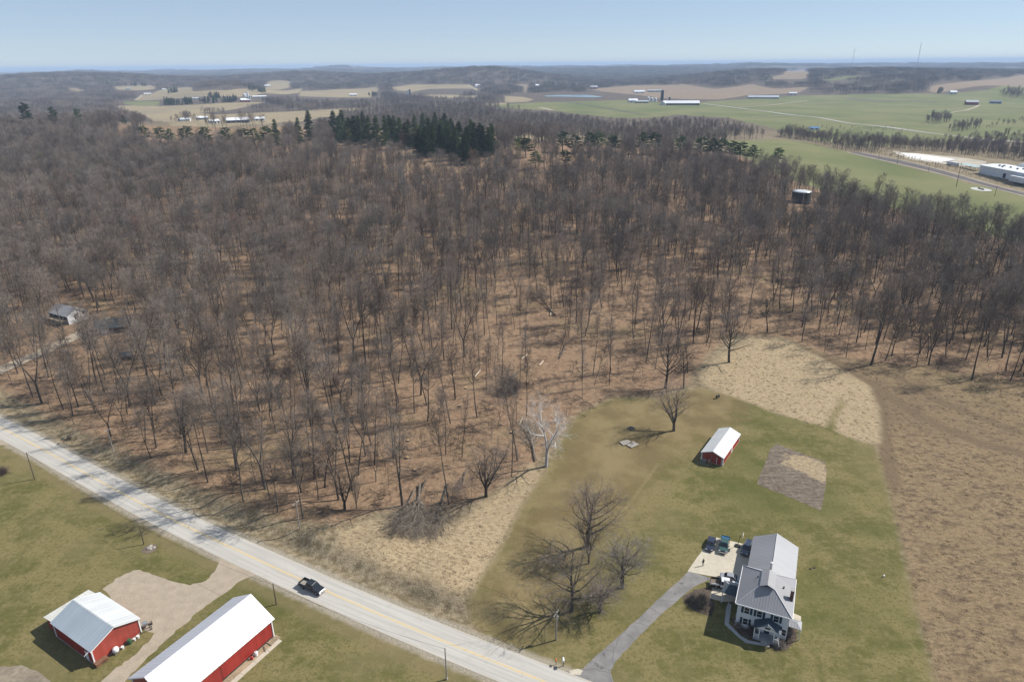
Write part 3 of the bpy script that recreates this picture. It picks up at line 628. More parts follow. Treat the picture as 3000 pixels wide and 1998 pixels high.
def ribbons(segs, r):
    """thin blades: one narrow triangle each"""
    s = np.asarray(segs, float); k = len(s)
    d = s[:, 3:6] - s[:, 0:3]; w = r.normal(size=(k, 3)); w = np.cross(d, w); w /= np.maximum(np.linalg.norm(w, axis=1, keepdims=True), 1e-6)
    V = np.stack([s[:, 0:3] - w * s[:, 6:7], s[:, 0:3] + w * s[:, 6:7], s[:, 3:6]], 1).reshape(-1, 3)
    F = np.arange(3 * k).reshape(k, 3); return V, F
def branch_path(r, p, d, L, r0, r1, nseg, wob, up):
    segs = []; p = np.array(p, float); d = np.array(d, float); d /= np.linalg.norm(d)
    for i in range(nseg):
        d = d + r.normal(size=3) * wob + np.array([0, 0, up]); d /= np.linalg.norm(d)
        q = p + d * L / nseg; a = r0 + (r1 - r0) * i / nseg; b = r0 + (r1 - r0) * (i + 1) / nseg
        segs.append([*p, *q, a, b]); p = q
    return segs
def along(segs, t):
    k = min(int(t * len(segs)), len(segs) - 1); f = t * len(segs) - k; s = segs[k]
    p = np.array(s[0:3]) * (1 - f) + np.array(s[3:6]) * f; d = np.array(s[3:6]) - np.array(s[0:3]); return p, d / np.linalg.norm(d), s[6] * (1 - f) + s[7] * f
def side_dir(r, d, ang, az=None):
    ref = np.array([0, 0, 1.0]) if abs(d[2]) < 0.95 else np.array([1.0, 0, 0])
    x = np.cross(d, ref); x /= np.linalg.norm(x); y = np.cross(d, x); a = r.uniform(0, 2 * np.pi) if az is None else az
    return d * np.cos(ang) + (x * np.cos(a) + y * np.sin(a)) * np.sin(ang)
def make_tree(seed, H=23.0, base=0.45, spread=4.6, nlimb=15, tr=0.23, nsub=6, ntw=11, ang=(0.45, 0.9), fork=0, lean=0.03, tw_len=0.95, tw_w=0.011, up=0.10, wob=0.11, nsub2=4, thick=1.0):
    """returns trunk, limb, branch, fine branch and twig segments"""
    r = np.random.default_rng(seed); trunk = []; limbs = []; sub = []; fine = []
    d0 = np.array([r.normal() * lean, r.normal() * lean, 1.0])
    leaders = []
    if fork:
        fh = H * r.uniform(0.12, 0.3); st = branch_path(r, (0, 0, -0.4), d0, fh + 0.4, tr * 1.1, tr * 0.92, 3, 0.02, 0.05); trunk += st
        for k in range(fork):
            dd = side_dir(r, along(st, 1)[1], r.uniform(0.16, 0.4), 2 * np.pi * k / fork + r.uniform(-.4, .4))
            leaders.append(branch_path(r, along(st, 1)[0], dd, H - fh, tr * 0.72, 0.03, 9, 0.05, 0.06))
    else:
        leaders.append(branch_path(r, (0, 0, -0.4), d0, H + 0.4, tr, 0.025, 11, 0.035, 0.03))
    for ld in leaders:
        trunk += ld
        n = max(5, nlimb // max(1, len(leaders)) + (2 if len(leaders) > 1 else 0)); lo = base if not fork else max(0.12, (base * H - H * 0.2) / (H * 0.8))
        for k in range(n):
            t = lo + (1 - lo) * (k + r.uniform(0.1, 0.9)) / n * 0.97
            p, d, rad = along(ld, t); rel = (t - lo) / (1 - lo)
            L = spread * (0.72 + 0.65 * rel - 1.05 * rel * rel) * r.uniform(0.75, 1.2) + 0.8
            dd = side_dir(r, d, r.uniform(*ang) * (1.05 - 0.35 * rel), k * 2.4 + r.uniform(-.5, .5))
            r0 = min(rad * 0.7, (0.022 * L + 0.015) * thick)
            lb = branch_path(r, p, dd, L, r0, 0.016 * thick, 5, wob, up); limbs += lb
            ns = max(3, int(nsub * (0.45 + 0.7 * L / spread)))
            for j in range(ns):
                t2 = 0.12 + 0.88 * (j + r.uniform(0, 1)) / ns; p2, d2, rad2 = along(lb, t2)
                L2 = (0.9 + L * 0.42) * r.uniform(0.6, 1.1) * (1.2 - 0.45 * t2)
                sb = branch_path(r, p2, side_dir(r, d2, r.uniform(0.45, 1.0)), L2, min(rad2 * 0.7, 0.026 * thick), 0.010 * thick, 3, wob * 1.1, up); sub += sb
                for j2 in range(nsub2):
                    p3, d3, _ = along(sb, r.uniform(0.1, 1.0)); L3 = L2 * r.uniform(0.4, 0.8)
                    fine.append([*p3, *(p3 + (side_dir(r, d3, r.uniform(0.4, 1.0)) + np.array([0, 0, up])) * L3), 0.012, 0.0])
    f = np.concatenate([np.array(fine), np.array(fine), np.array(sub)]); w = np.repeat(f, max(1, ntw // 3), 0); k = len(w)
    t = r.uniform(0.05, 1.0, (k, 1)); p = w[:, :3] * (1 - t) + w[:, 3:6] * t; d = w[:, 3:6] - w[:, :3]; d /= np.linalg.norm(d, axis=1, keepdims=True)
    q = r.normal(size=(k, 3)); q -= (q * d).sum(1, keepdims=True) * d; q /= np.linalg.norm(q, axis=1, keepdims=True); a = r.uniform(0.25, 0.95, (k, 1))
    e = d * np.cos(a) + q * np.sin(a) + np.array([0, 0, 0.18]); tw = np.concatenate([p, p + e * tw_len * r.uniform(0.5, 1.25, (k, 1)), np.full((k, 1), tw_w), np.zeros((k, 1))], 1)
    return trunk, limbs, sub, fine, tw, r
def tree_meshes(name, data, bark, twig, sides=(7, 4, 3)):
    trunk, limbs, sub, fine, tw, r = data
    tv, tf = tubes(trunk, sides[0]); me_t = np_mesh(name + '_trunk', tv, tf, bark, smooth=True)
    V = []; T3 = []; Q4 = []; MI = []; o = 0
    for segs, n in ((limbs, sides[1]), (sub, sides[2])):
        v, f = tubes(segs, n); V.append(v); Q4.append(f + o); MI.append(np.zeros(len(f), int)); o += len(v)
    v, f = ribbons(np.concatenate([np.array(fine), np.array(tw)]), r); V.append(v); T3.append(f + o); o += len(v)
    cv = np.concatenate(V); q = np.concatenate(Q4); t = np.concatenate(T3)
    mi = np.concatenate([np.zeros(len(q), int), np.ones(len(t), int)])
    me_c = np_mesh(name + '_crown', cv, [q, t], [bark, twig], mi)
    allv = np.concatenate([tv, cv]); me_a = np_mesh(name + '_whole', allv, [np.concatenate([tf, q + len(tv)]), t + len(tv)], [bark, twig], np.concatenate([np.zeros(len(tf) + len(q), int), np.ones(len(t), int)]))
    return me_t, me_c, me_a
WOOD_PROTO = []
for k in range(12):
    rs = np.random.default_rng(100 + k)
    WOOD_PROTO.append(tree_meshes('forest_tree', make_tree(200 + k, H=20.5 + 3.5 * rs.uniform(-1, 1), base=rs.uniform(0.34, 0.52), spread=rs.uniform(5.4, 7.6), nlimb=int(rs.integers(15, 21)), tr=rs.uniform(0.2, 0.33), ang=(0.55, 1.1), up=0.085,
                                    fork=(2 if k in (3, 7, 10) else 0), lean=0.06, ntw=14, nsub=6, tw_w=0.0145, wob=0.14), M_BARK, M_TWIG))
TALL_PROTO = [tree_meshes('tall_tree', make_tree(260 + k, H=21.5 + k * 0.6, base=(0.5, 0.56, 0.46, 0.6, 0.52)[k], spread=(5.4, 4.6, 6.2, 5.0, 6.6)[k], nlimb=15 + k % 3, tr=(0.27, 0.22, 0.33, 0.24, 0.3)[k], ang=(0.5, 1.0), up=0.09, lean=0.07, ntw=13, nsub=6, tw_w=0.0125, wob=0.14, fork=(0, 0, 2, 0, 0)[k]), M_BARK, M_TWIG) for k in range(5)]
SLIM_PROTO = [tree_meshes('slim_tree', make_tree(300 + k, H=18, base=0.45, spread=2.3, nlimb=11, tr=0.12, nsub=4, ntw=9, nsub2=3, lean=0.05, ang=(0.4, 0.75)), M_BARK, M_TWIG, (5, 3, 3)) for k in range(4)]
SAPLING = [tree_meshes('sapling', make_tree(340 + k, H=6, base=0.2, spread=1.6, nlimb=7, tr=0.045, nsub=3, ntw=6, nsub2=3, lean=0.08, tw_len=0.6, tw_w=0.009), M_BARK, (M_TWIG, M_REDTWIG)[k % 2], (4, 3, 3)) for k in range(3)]
def put_tree(name, meshes, loc, rz, sc, label, cat='tree', group=None, tilt=None):
    e = empty(name, loc, rz); e.scale = sc if isinstance(sc, tuple) else (sc, sc, sc)
    if tilt: e.rotation_euler = (tilt[0], tilt[1], rz)
    tag(e, label, cat, group)
    link_mesh('trunk', meshes[0], e); link_mesh('crown', meshes[1], e); return e

# ---- individually surveyed trees: lawn and wood's edge
BIG = {}
BIG['lawn_a'] = tree_meshes('lawn_tree', make_tree(401, H=16.5, base=0.18, spread=9.0, nlimb=24, tr=0.46, nsub=9, nsub2=5, ntw=14, ang=(0.55, 1.0), tw_w=0.010, up=0.08, wob=0.11), M_BARK, M_TWIG)
BIG['lawn_b'] = tree_meshes('lawn_tree', make_tree(402, H=14.5, base=0.22, spread=9.0, nlimb=24, tr=0.46, nsub=9, nsub2=5, ntw=14, fork=2, ang=(0.6, 1.05), tw_w=0.010, wob=0.15), M_BARK, M_TWIG)
BIG['lawn_c'] = tree_meshes('lawn_tree', make_tree(403, H=15.5, base=0.22, spread=11.0, nlimb=20, tr=0.52, nsub=9, nsub2=5, ntw=12, ang=(0.7, 1.3), tw_w=0.011, wob=0.22), M_BARK, M_TWIG)
BIG['vase'] = tree_meshes('edge_tree', make_tree(404, H=16, base=0.25, spread=6.2, nlimb=24, tr=0.36, nsub=6, nsub2=4, ntw=11, fork=4, ang=(0.35, 0.75), tw_w=0.010), M_BARK, M_TWIG)
BIG['white'] = tree_meshes('white_tree', make_tree(405, H=20, base=0.25, spread=6.5, nlimb=18, tr=0.42, nsub=6, nsub2=4, ntw=6, fork=2, ang=(0.6, 1.15), tw_w=0.012, wob=0.17), M_PALEBARK, M_PALETWIG)
BIG['broad'] = tree_meshes('edge_tree', make_tree(406, H=19, base=0.26, spread=9.5, nlimb=24, tr=0.42, nsub=8, nsub2=5, ntw=11, ang=(0.55, 1.0), tw_w=0.010), M_BARK, M_TWIG)
BIG['slash'] = tree_meshes('slash_top', make_tree(408, H=17, base=0.3, spread=7.0, nlimb=30, tr=0.26, nsub=7, nsub2=3, ntw=3, ang=(0.3, 0.8), tw_w=0.014, up=0.02, thick=2.2), M_SLASH, M_SLASH)
BIG['tall'] = tree_meshes('edge_tree', make_tree(407, H=22, base=0.33, spread=7.5, nlimb=20, tr=0.33, nsub=7, nsub2=4, ntw=11, ang=(0.5, 0.9), tw_w=0.010), M_BARK, M_TWIG)
def vert_height(b, tx, ty):
    d = ray(tx, ty); t = (b.x * d[0] + b.y * d[1]) / (d[0] ** 2 + d[1] ** 2); return CAM_Z + d[2] * t - b.z
KEEP = []      # ground places already taken
def survey_tree(kind, bx, by, tx, ty, label, name='bare_tree', rz=None, natural=None, wide=1.0, group=None):
    b = P1(bx, by); h = vert_height(b, tx, ty); H0 = max(v.co.z for v in BIG[kind][1].vertices)
    s = max(0.4, h / H0); put_tree(name, BIG[kind], b, RND.uniform(0, 6.28) if rz is None else rz, (s * wide, s * wide, s), label, group=group); KEEP.append((b.x, b.y, 3.5))
survey_tree('lawn_a', 1720, 1602, 1716, 1400, 'broad bare tree standing highest of the four trees on the house lawn', natural=16.5, wide=1.55)
survey_tree('vase', 1725, 1650, 1722, 1500, 'slimmer bare tree just in front of the highest lawn tree', natural=16, wide=0.9)
survey_tree('lawn_c', 1674, 1790, 1655, 1600, 'wide spreading bare tree nearest the road beside the grey utility pole', natural=15.5, wide=1.55)
survey_tree('lawn_b', 1822, 1722, 1830, 1565, 'round grey bare tree on the lawn nearest the driveway', natural=14.5, wide=1.6)
survey_tree('lawn_b', 1758, 1792, 1765, 1690, 'low crooked bare tree between the lawn trees and driveway', natural=14.5, wide=1.8)
survey_tree('white', 1600, 1366, 1635, 1140, 'tall white-barked sycamore-like tree at the corner of the wood', natural=20, wide=1.1, name='white_bark_tree')
survey_tree('vase', 1974, 1262, 1985, 1110, 'multi-stemmed bare tree leaning over the lawn left of the red shed', natural=16, rz=2.0, wide=1.6)
survey_tree('broad', 1948, 1138, 1985, 950, 'large broad-crowned bare tree where lawn meets the wood', natural=19, wide=1.35)
survey_tree('tall', 2003, 1138, 2040, 985, 'bare tree right of the broad-crowned tree at the lawn end', natural=22, wide=1.35)
survey_tree('broad', 2136, 1062, 2175, 880, 'lone dark bare tree standing on the straw grass edge', natural=19, wide=1.3)
survey_tree('vase', 1424, 1454, 1410, 1280, 'forked bare tree by the brush heaps at the wood corner', natural=16, wide=1.5)
survey_tree('broad', 545, 1326, 480, 1120, 'tall pale-limbed bare tree beside the road bend shadow', natural=19, wide=1.2)
survey_tree('tall', 693, 1340, 650, 1150, 'second bare tree along the road edge of the wood', natural=22)
survey_tree('vase', 1010, 1492, 985, 1350, 'short forked roadside tree left of its thinner neighbour', natural=16, wide=1.4)
survey_tree('vase', 1045, 1490, 1040, 1390, 'small forked roadside tree next to the straw grass', natural=16, wide=0.7)
survey_tree('tall', 230, 1191, 160, 1010, 'leaning bare tree nearest the road on the left', natural=22, wide=0.9)
survey_tree('broad', 860, 1400, 830, 1180, 'grey bare tree in the front row of the wood above the pickup', natural=19, wide=1.1)
# ------------------------------------------------------------------ conifers
def conifer(seed, H, R, pine=False):
    r = np.random.default_rng(seed); trunk = branch_path(r, (0, 0, -.5), (r.normal() * .02, r.normal() * .02, 1), H + .3, .28, .04, 8, .015, .02); br = []; nd = []
    z = H * (.30 if pine else .06)
    while z < H * .985:
        rel = z / H; n = int(r.integers(5, 8)) if pine else int(r.integers(6, 9))
        for k in range(n):
            a = r.uniform(0, 6.28)
            L = (R * (1.15 - rel) ** .5 * r.uniform(.45, 1.1) * (1 if rel < .9 else .55)) if pine else (R * (1 - rel) ** .85 * r.uniform(.75, 1.12) + .35)
            d = np.array([np.cos(a), np.sin(a), r.uniform(-.05, .35) if pine else r.uniform(-.38, -.05)]); p0 = np.array([0, 0, z + r.uniform(-.3, .3)]); p1 = p0 + d * L; p1[2] += .12 * L if not pine else .08 * L
            br.append([*p0, *p1, .05, .015])
            m = max(8, int(L * (34 if pine else 24)))
            t = r.uniform(.35 if pine else .12, 1.05, (m, 1)); b = p0 * (1 - t) + p1 * t
            e = d * r.uniform(.1, .6, (m, 1)) + r.normal(0, .42, (m, 3)); e[:, 2] += .15 if pine else -.18
            e = e / np.linalg.norm(e, axis=1, keepdims=True) * r.uniform(.45, .95, (m, 1)); nd.append(np.concatenate([b - e * .3, b + e, np.full((m, 1), r.uniform(.11, .19)), np.zeros((m, 1))], 1))
        z += H * (.055 if pine else .035) * r.uniform(.8, 1.2)
    top = np.array([[0, 0, H - .6, 0, 0, H + .4, .12, 0]]); nd.append(top)
    tv, tf = tubes(trunk, 6); me_t = np_mesh('conifer_trunk', tv, tf, M_BARK, smooth=True)
    bv, bf = tubes(br, 3); nv, nf = ribbons(np.concatenate(nd), r)
    me_c = np_mesh('conifer_crown', np.concatenate([bv, nv]), [bf, nf + len(bv)], [M_BARK, M_NEEDLE2 if pine else M_NEEDLE], np.concatenate([np.zeros(len(bf), int), np.ones(len(nf), int)]))
    return me_t, me_c
SPRUCE = [conifer(600 + k, 24, 4.3) for k in range(4)]; PINE = [conifer(620 + k, 20, 5.2, True) for k in range(4)]
CONBOX = []
z1 = lambda x, y: Z1([(x, y)])[0]; z2 = lambda x, y: Z2([(x, y)])[0]; z3 = lambda x, y: Z3([(x, y)])[0]
def conifer_at(label, top, drop, kind, k, natural, group=None, wide=1.0):
    b = P(top[0], top[1] + drop, 1100.0)[0]; b = Vector(b); h = vert_height(b, *top); s = h / natural
    if h < 4: return
    KEEP.append((b.x, b.y, 3.0)); hw_, vb_ = (17, 80) if kind == 's' else (23, 34)
    CONBOX.append(np.array([(top[0] - hw_, top[1] - 4), (top[0] + hw_, top[1] - 4), (top[0] + hw_, top[1] + vb_), (top[0] - hw_, top[1] + vb_)], float))
    put_tree('spruce_tree' if kind == 's' else 'pine_tree', (SPRUCE if kind == 's' else PINE)[k % 4], b, RND.uniform(0, 6.28), (s * wide, s * wide, s), label, cat='conifer', group=group)
SP = [z1(2060, 420), z1(2140, 410), z1(2310, 420), z2(20, 408), z2(100, 413), z2(155, 398), z2(250, 440), z2(330, 408), z2(375, 440), z2(420, 430), z2(505, 424), z2(565, 432), z2(600, 445), z2(655, 424), z2(712, 426), z2(690, 470), z2(770, 458), z2(822, 455), z2(740, 480), z2(890, 468), z2(930, 480), z2(985, 474), z2(865, 495), z2(620, 480), z2(560, 480), z2(800, 500), z2(200, 450), z2(60, 450), z1(1915, 455), z2(640, 470), z2(730, 505), z2(790, 530), z2(850, 540), z2(915, 520), z2(960, 500), z2(1005, 520), z2(540, 510), z2(590, 520), z2(480, 470), z2(440, 470), z2(300, 440), z2(130, 430), z2(0, 440), z2(880, 510), z2(680, 440)]
for k, t in enumerate(SP):
    t = (t[0] + RND.uniform(-4, 4), t[1] + RND.uniform(-6, 14))
    conifer_at('dark spruce in the ' + ('loose left' if t[0] < 1040 else 'middle' if t[0] < 1225 else 'dense right') + ' part of the tall hilltop evergreen stand', t, 82 + (k * 37 % 14), 's', k, 24.4, ('loose left' if t[0] < 1040 else 'middle' if t[0] < 1225 else 'dense right') + ' spruces of the hilltop stand', 1.3 + .5 * ((k * 7) % 5) / 4)
conifer_at('layered spruce standing alone at the right end of the stand', z2(1035, 488), 92, 's', 3, 24.4, wide=1.5)
PN = [(z1(1300, 512), 'broad pine leftmost of the big hilltop pines', 62), (z1(1432, 518), 'tall pine right of the broad left pine', 62), (z1(1112, 520), 'small dark pine at the left end of the pine row', 50), (z1(1185, 535), 'low pine second in the left pine row', 48), (z1(1005, 514), 'dark pine at the foot of the left wooded hill', 50), (z1(1570, 522), 'pine midway along the left pine row', 56), (z1(1690, 530), 'slim pine before the spruce stand', 60),
      (z1(1765, 532), 'bushy pine just left of the spruce stand', 60), (z1(1850, 514), 'dark pine at the left foot of the spruce stand', 62), (z2(1525, 550), 'round pine left of the tan hilltop field gap pair', 62), (z2(1610, 576), 'lower pine right of the round pine', 56), (z2(1712, 560), 'slim pine in the middle ridge group', 60), (z2(1765, 554), 'larger pine in the middle ridge group', 62), (z2(1860, 574), 'small pine right of the middle ridge group', 54), (z2(1892, 584), 'smallest pine of the ridge line', 52),
      (z2(2080, 560), 'left half of the wide double pine on the ridge', 66), (z2(2160, 558), 'right half of the wide double pine on the ridge', 66), (z2(2335, 580), 'pine at the left of the right-hand ridge row', 60), (z3(125, 588), 'largest pine of the right-hand ridge row', 66), (z3(205, 604), 'narrow pine inside the right-hand ridge row', 60), (z3(262, 598), 'round pine inside the right-hand ridge row', 64), (z3(332, 614), 'small pine inside the right-hand ridge row', 58), (z3(395, 622), 'broad low pine of the right-hand ridge row', 58),
      (z3(480, 648), 'last pine before the green ridge field', 52), (z3(655, 664), 'lone pine at the edge of the green ridge field', 48), (z2(1270, 594), 'pine in front of the tan hilltop field', 60), (z2(1235, 590), 'small pine left of the tan hilltop field', 56), (z2(1340, 690), 'low green pine standing in the wood below the spruces', 50), (z2(1545, 680), 'low green pine in the wood below the round pine', 48),
      (z1(365, 378), 'green tree on the left hill crest', 26), (z1(535, 388), 'small evergreen on the left hill crest', 22), (z1(860, 440), 'lone evergreen on the left hill shoulder', 28), (z1(160, 350), 'dark evergreen at the far left hilltop', 16)]
for k, (t, lb, dr) in enumerate(PN): conifer_at(lb, t, dr, 'p', k, 20.4, None, 2.0 if k < 29 else 1.0)
# ------------------------------------------------------------------ the wood: where trees stand
PXA = {k: np.array(v, float) for k, v in PX.items()}
VIS_G4 = np.array(Z3([(300, 615), (660, 610), (900, 638), (1100, 690), (1250, 725), (1500, 790), (1750, 850), (2000, 920), (2400, 1000), (2700, 1080), (2700, 1190), (2355, 1105), (2000, 1000), (1650, 940), (1400, 865), (1000, 790), (850, 760), (600, 690), (400, 640)]))
VIS = [np.array(q) for k in FIELDS for i, q in enumerate(FIELDS[k]) if not (k == 'green' and i == 4)] + [VIS_G4]
VIS_NEAR = [VIS_G4, np.array(Z2([(1140, 590), (1300, 578), (1480, 578), (1490, 600), (1380, 625), (1200, 605)]))]
# places in the wood that stay open: house, garage, water tank, clearings
OPEN_PX = [(2345, 592, 16), (2335, 615, 13), (2340, 640, 8), (205, 925, 11), (250, 955, 7), (330, 950, 12), (370, 1050, 6), (820, 1100, 13), (900, 1090, 8), (1590, 960, 9), (1560, 1050, 10), (1490, 1145, 7), (1660, 1015, 8), (1230, 1400, 8), (1290, 1380, 7), (1400, 1400, 8), (1560, 1290, 8), (2200, 590, 9), (2150, 640, 8), (2000, 620, 9), (1700, 720, 9), (2100, 700, 8), (1480, 1020, 8), (2380, 985, 7)]
_op = P([o[0] for o in OPEN_PX], [o[1] for o in OPEN_PX]); OPENS = [(p[0], p[1], o[2]) for p, o in zip(_op, OPEN_PX)]
DRIVE_W = world_poly([(-60, 1115), (95, 1045), (230, 980), (325, 938)])
HIDE_BOX = [(175, 870, 300, 975, 215.0), (318, 915, 430, 965, 200.0), (2316, 540, 2376, 585, 1e9)]   # buildings seen between the trees
def blocked(X, Y, extra=0.0):
    b = np.zeros(len(X), bool)
    for x, y, r in OPENS: b |= np.hypot(X - x, Y - y) < r + extra
    b |= line_dist(X, Y, DRIVE_W) < 4
    return b
def thin_points(X, Y, dmin):
    """dart throwing on a hash grid: keeps points at least dmin apart"""
    cell = {}; keep = []
    for i in range(len(X)):
        c = (int(X[i] // dmin), int(Y[i] // dmin)); ok = True
        for a in (-1, 0, 1):
            for b in (-1, 0, 1):
                for j in cell.get((c[0] + a, c[1] + b), ()):
                    if (X[i] - X[j]) ** 2 + (Y[i] - Y[j]) ** 2 < dmin * dmin: ok = False
        if ok: cell.setdefault(c, []).append(i); keep.append(i)
    return np.array(keep, int)
wp = WP['wood']; wmn, wmx = wp.min(0), wp.max(0)
n_try = 90000
X = rng.uniform(wmn[0], wmx[0], n_try); Y = rng.uniform(wmn[1], wmx[1], n_try)
m = (poly_sdf(X, Y, wp) > 1.0) & (np.abs(np.degrees(np.arctan2(X, Y))) < 43) & (np.hypot(X, Y) < 1250)
X, Y = X[m], Y[m]
k = thin_points(X, Y, 4.85); X, Y = X[k], Y[k]
m = ~blocked(X, Y) & (road_dist(X, Y) > 11)
for kx, ky, kr in KEEP: m &= np.hypot(X - kx, Y - ky) > kr
dens = 0.97 + 0.25 * waves(X, Y, 70, 21)
mid_thin = np.exp(-(((X - 15) / 75) ** 2 + ((Y - 235) / 95) ** 2)) + 0.5 * np.exp(-(((X - 110) / 70) ** 2 + ((Y - 300) / 80) ** 2))
front_thin = 1 - sstep(4, 26, poly_sdf(X, Y, wp)); front_thin *= (Y < 240)
m &= rng.uniform(0, 1, len(X)) < np.clip(dens - 0.5 * mid_thin - 0.2 * front_thin, 0.2, 1)
X, Y = X[m], Y[m]; Zg = gz(X, Y)
sizes = rng.uniform(0.66, 1.14, len(X)) * (0.93 + 0.1 * waves(X, Y, 60, 31))
def in_vis(X, Y, Z, polys):
    px, py = project(np.stack([X, Y, Z], 1)); b = np.zeros(len(X), bool)
    for q in polys:
        mn, mx = q.min(0) - 2, q.max(0) + 2; s = (px > mn[0]) & (px < mx[0]) & (py > mn[1]) & (py < mx[1])
        if s.any(): b[s] |= poly_sdf(px[s], py[s], q) > 0.8
    return b
bad = in_vis(X, Y, Zg + 20 * sizes, VIS_NEAR) | in_vis(X, Y, Zg + 14 * sizes, VIS_NEAR)
for hh_ in (19, 14, 9): bad |= in_vis(X, Y, Zg + hh_ * sizes, CONBOX)
far_m = np.hypot(X, Y) > 700
bad |= far_m & in_vis(X, Y, Zg + 20 * sizes, VIS)
px, py = project(np.stack([X, Y, Zg + 1], 1)); tx, ty = project(np.stack([X, Y, Zg + 21 * sizes], 1)); dist_ = np.hypot(X, Y)
for x0, y0, x1, y1, lim in HIDE_BOX:      # sight lines that the photograph shows open
    bad |= (np.minimum(px, tx) < x1 + 2) & (np.maximum(px, tx) > x0 - 2) & (ty < y1) & (py > y1) & (rng.uniform(0, 1, len(X)) < 0.72)
X, Y, Zg, sizes, dist_ = [a[~bad] for a in (X, Y, Zg, sizes, dist_)]
order = np.argsort(dist_)
sx, _sy = project(np.stack([X, Y, Zg + 8], 1)); inview = (sx > -60) & (sx < 3060)
slim = rng.uniform(0, 1, len(X)) < np.clip(0.16 + 0.55 * np.exp(-(((X - 15) / 80) ** 2 + ((Y - 240) / 80) ** 2)), 0, 0.8)
rot = rng.uniform(0, 6.283, len(X)); wp_i = rng.integers(0, len(WOOD_PROTO), len(X)); sl_i = rng.integers(0, len(SLIM_PROTO), len(X))
single = [i for i in order if inview[i]][:270]
ZSC = 0.86
bx_all, by_all = project(np.stack([X, Y, Zg], 1))
def where(i):
    x, y = bx_all[i], by_all[i]
    if x < 420: return 'between the wood house and the left road bend'
    if x < 800: return 'behind the left stretch of the roadside bank'
    if x < 1180: return 'in the front rows left of the big felled treetop'
    if x < 1560 and y > 1130: return 'around the stumps behind the felled treetops'
    if x < 1560: return 'in the thinned middle of the wood'
    if x < 2080: return 'behind the white-barked tree and lawn end'
    return 'along the wood edge above the straw and meadow'
sset = set(single)
for i in single:
    if slim[i]: put_tree('slim_bare_tree', SLIM_PROTO[sl_i[i]], (X[i], Y[i], Zg[i]), rot[i], float(sizes[i]) * 1.1, 'thin pole-like bare tree ' + where(i), group='thin bare trees ' + where(i), tilt=(RND.gauss(0, .04), RND.gauss(0, .04)))
    else: put_tree('bare_tree', TALL_PROTO[wp_i[i] % 5] if i % 10 < 7 else WOOD_PROTO[wp_i[i]], (X[i], Y[i], Zg[i]), rot[i], (float(sizes[i]), float(sizes[i]), float(sizes[i]) * (1.08 if i % 10 < 7 else 0.95)), 'full-crowned bare tree ' + where(i), group='full-crowned bare trees ' + where(i), tilt=(RND.gauss(0, .03), RND.gauss(0, .03)))

def scatter_object(name, label, cat, pts, rotz, scale, idx, meshes, tilt=None):
    """one 'stuff' object: points that carry copies of a few meshes"""
    me = bpy.data.meshes.new(name); pts = np.ascontiguousarray(pts, dtype=np.float32); me.vertices.add(len(pts)); me.vertices.foreach_set('co', pts.ravel())
    r3 = np.zeros((len(pts), 3), np.float32); r3[:, 2] = rotz
    if tilt is not None: r3[:, :2] = tilt
    me.attributes.new('rot', 'FLOAT_VECTOR', 'POINT').data.foreach_set('vector', r3.ravel())
    sc = np.asarray(scale, np.float32); sc = np.repeat(sc[:, None], 3, 1) if sc.ndim == 1 else sc
    me.attributes.new('size', 'FLOAT_VECTOR', 'POINT').data.foreach_set('vector', np.ascontiguousarray(sc).ravel())
    me.attributes.new('pick', 'INT', 'POINT').data.foreach_set('value', np.asarray(idx, np.int32))
    o = link_mesh(name, me); tag(o, label, cat, kind='stuff')
    coll = bpy.data.collections.new(name + '_models')
    for q, ms in enumerate(meshes): coll.objects.link(bpy.data.objects.new('%s_model_%02d' % (name, q), ms))
    nt = bpy.data.node_groups.new(name + '_scatter', 'GeometryNodeTree')
    nt.interface.new_socket('Geometry', in_out='INPUT', socket_type='NodeSocketGeometry'); nt.interface.new_socket('Geometry', in_out='OUTPUT', socket_type='NodeSocketGeometry')
    gi = nt.nodes.new('NodeGroupInput'); go = nt.nodes.new('NodeGroupOutput'); ip = nt.nodes.new('GeometryNodeInstanceOnPoints'); ci = nt.nodes.new('GeometryNodeCollectionInfo')
    ci.inputs['Collection'].default_value = coll; ci.inputs['Separate Children'].default_value = True; ci.inputs['Reset Children'].default_value = True
    def na(nm, ty):
        n = nt.nodes.new('GeometryNodeInputNamedAttribute'); n.data_type = ty; n.inputs['Name'].default_value = nm; return n.outputs['Attribute']
    nt.links.new(gi.outputs[0], ip.inputs['Points']); nt.links.new(ci.outputs[0], ip.inputs['Instance']); ip.inputs['Pick Instance'].default_value = True
    nt.links.new(na('pick', 'INT'), ip.inputs['Instance Index']); nt.links.new(na('size', 'FLOAT_VECTOR'), ip.inputs['Scale'])
    e2r = nt.nodes.new('FunctionNodeEulerToRotation'); nt.links.new(na('rot', 'FLOAT_VECTOR'), e2r.inputs[0]); nt.links.new(e2r.outputs[0], ip.inputs['Rotation'])
    nt.links.new(ip.outputs[0], go.inputs[0])
    md = o.modifiers.new('scatter', 'NODES'); md.node_group = nt
    return o
rest = np.array([i for i in range(len(X)) if i not in sset])
scatter_object('woodland', 'dense mass of bare grey trees covering the hillside wood', 'woodland', np.stack([X[rest], Y[rest], Zg[rest]], 1), rot[rest], np.stack([sizes[rest], sizes[rest], sizes[rest] * ZSC], 1),
               np.where(slim[rest], len(WOOD_PROTO) + sl_i[rest], wp_i[rest]), [t[2] for t in WOOD_PROTO] + [t[2] for t in SLIM_PROTO], tilt=rng.normal(0, 0.035, (len(rest), 2)))
print('wood trees', len(X), 'singles', len(single))
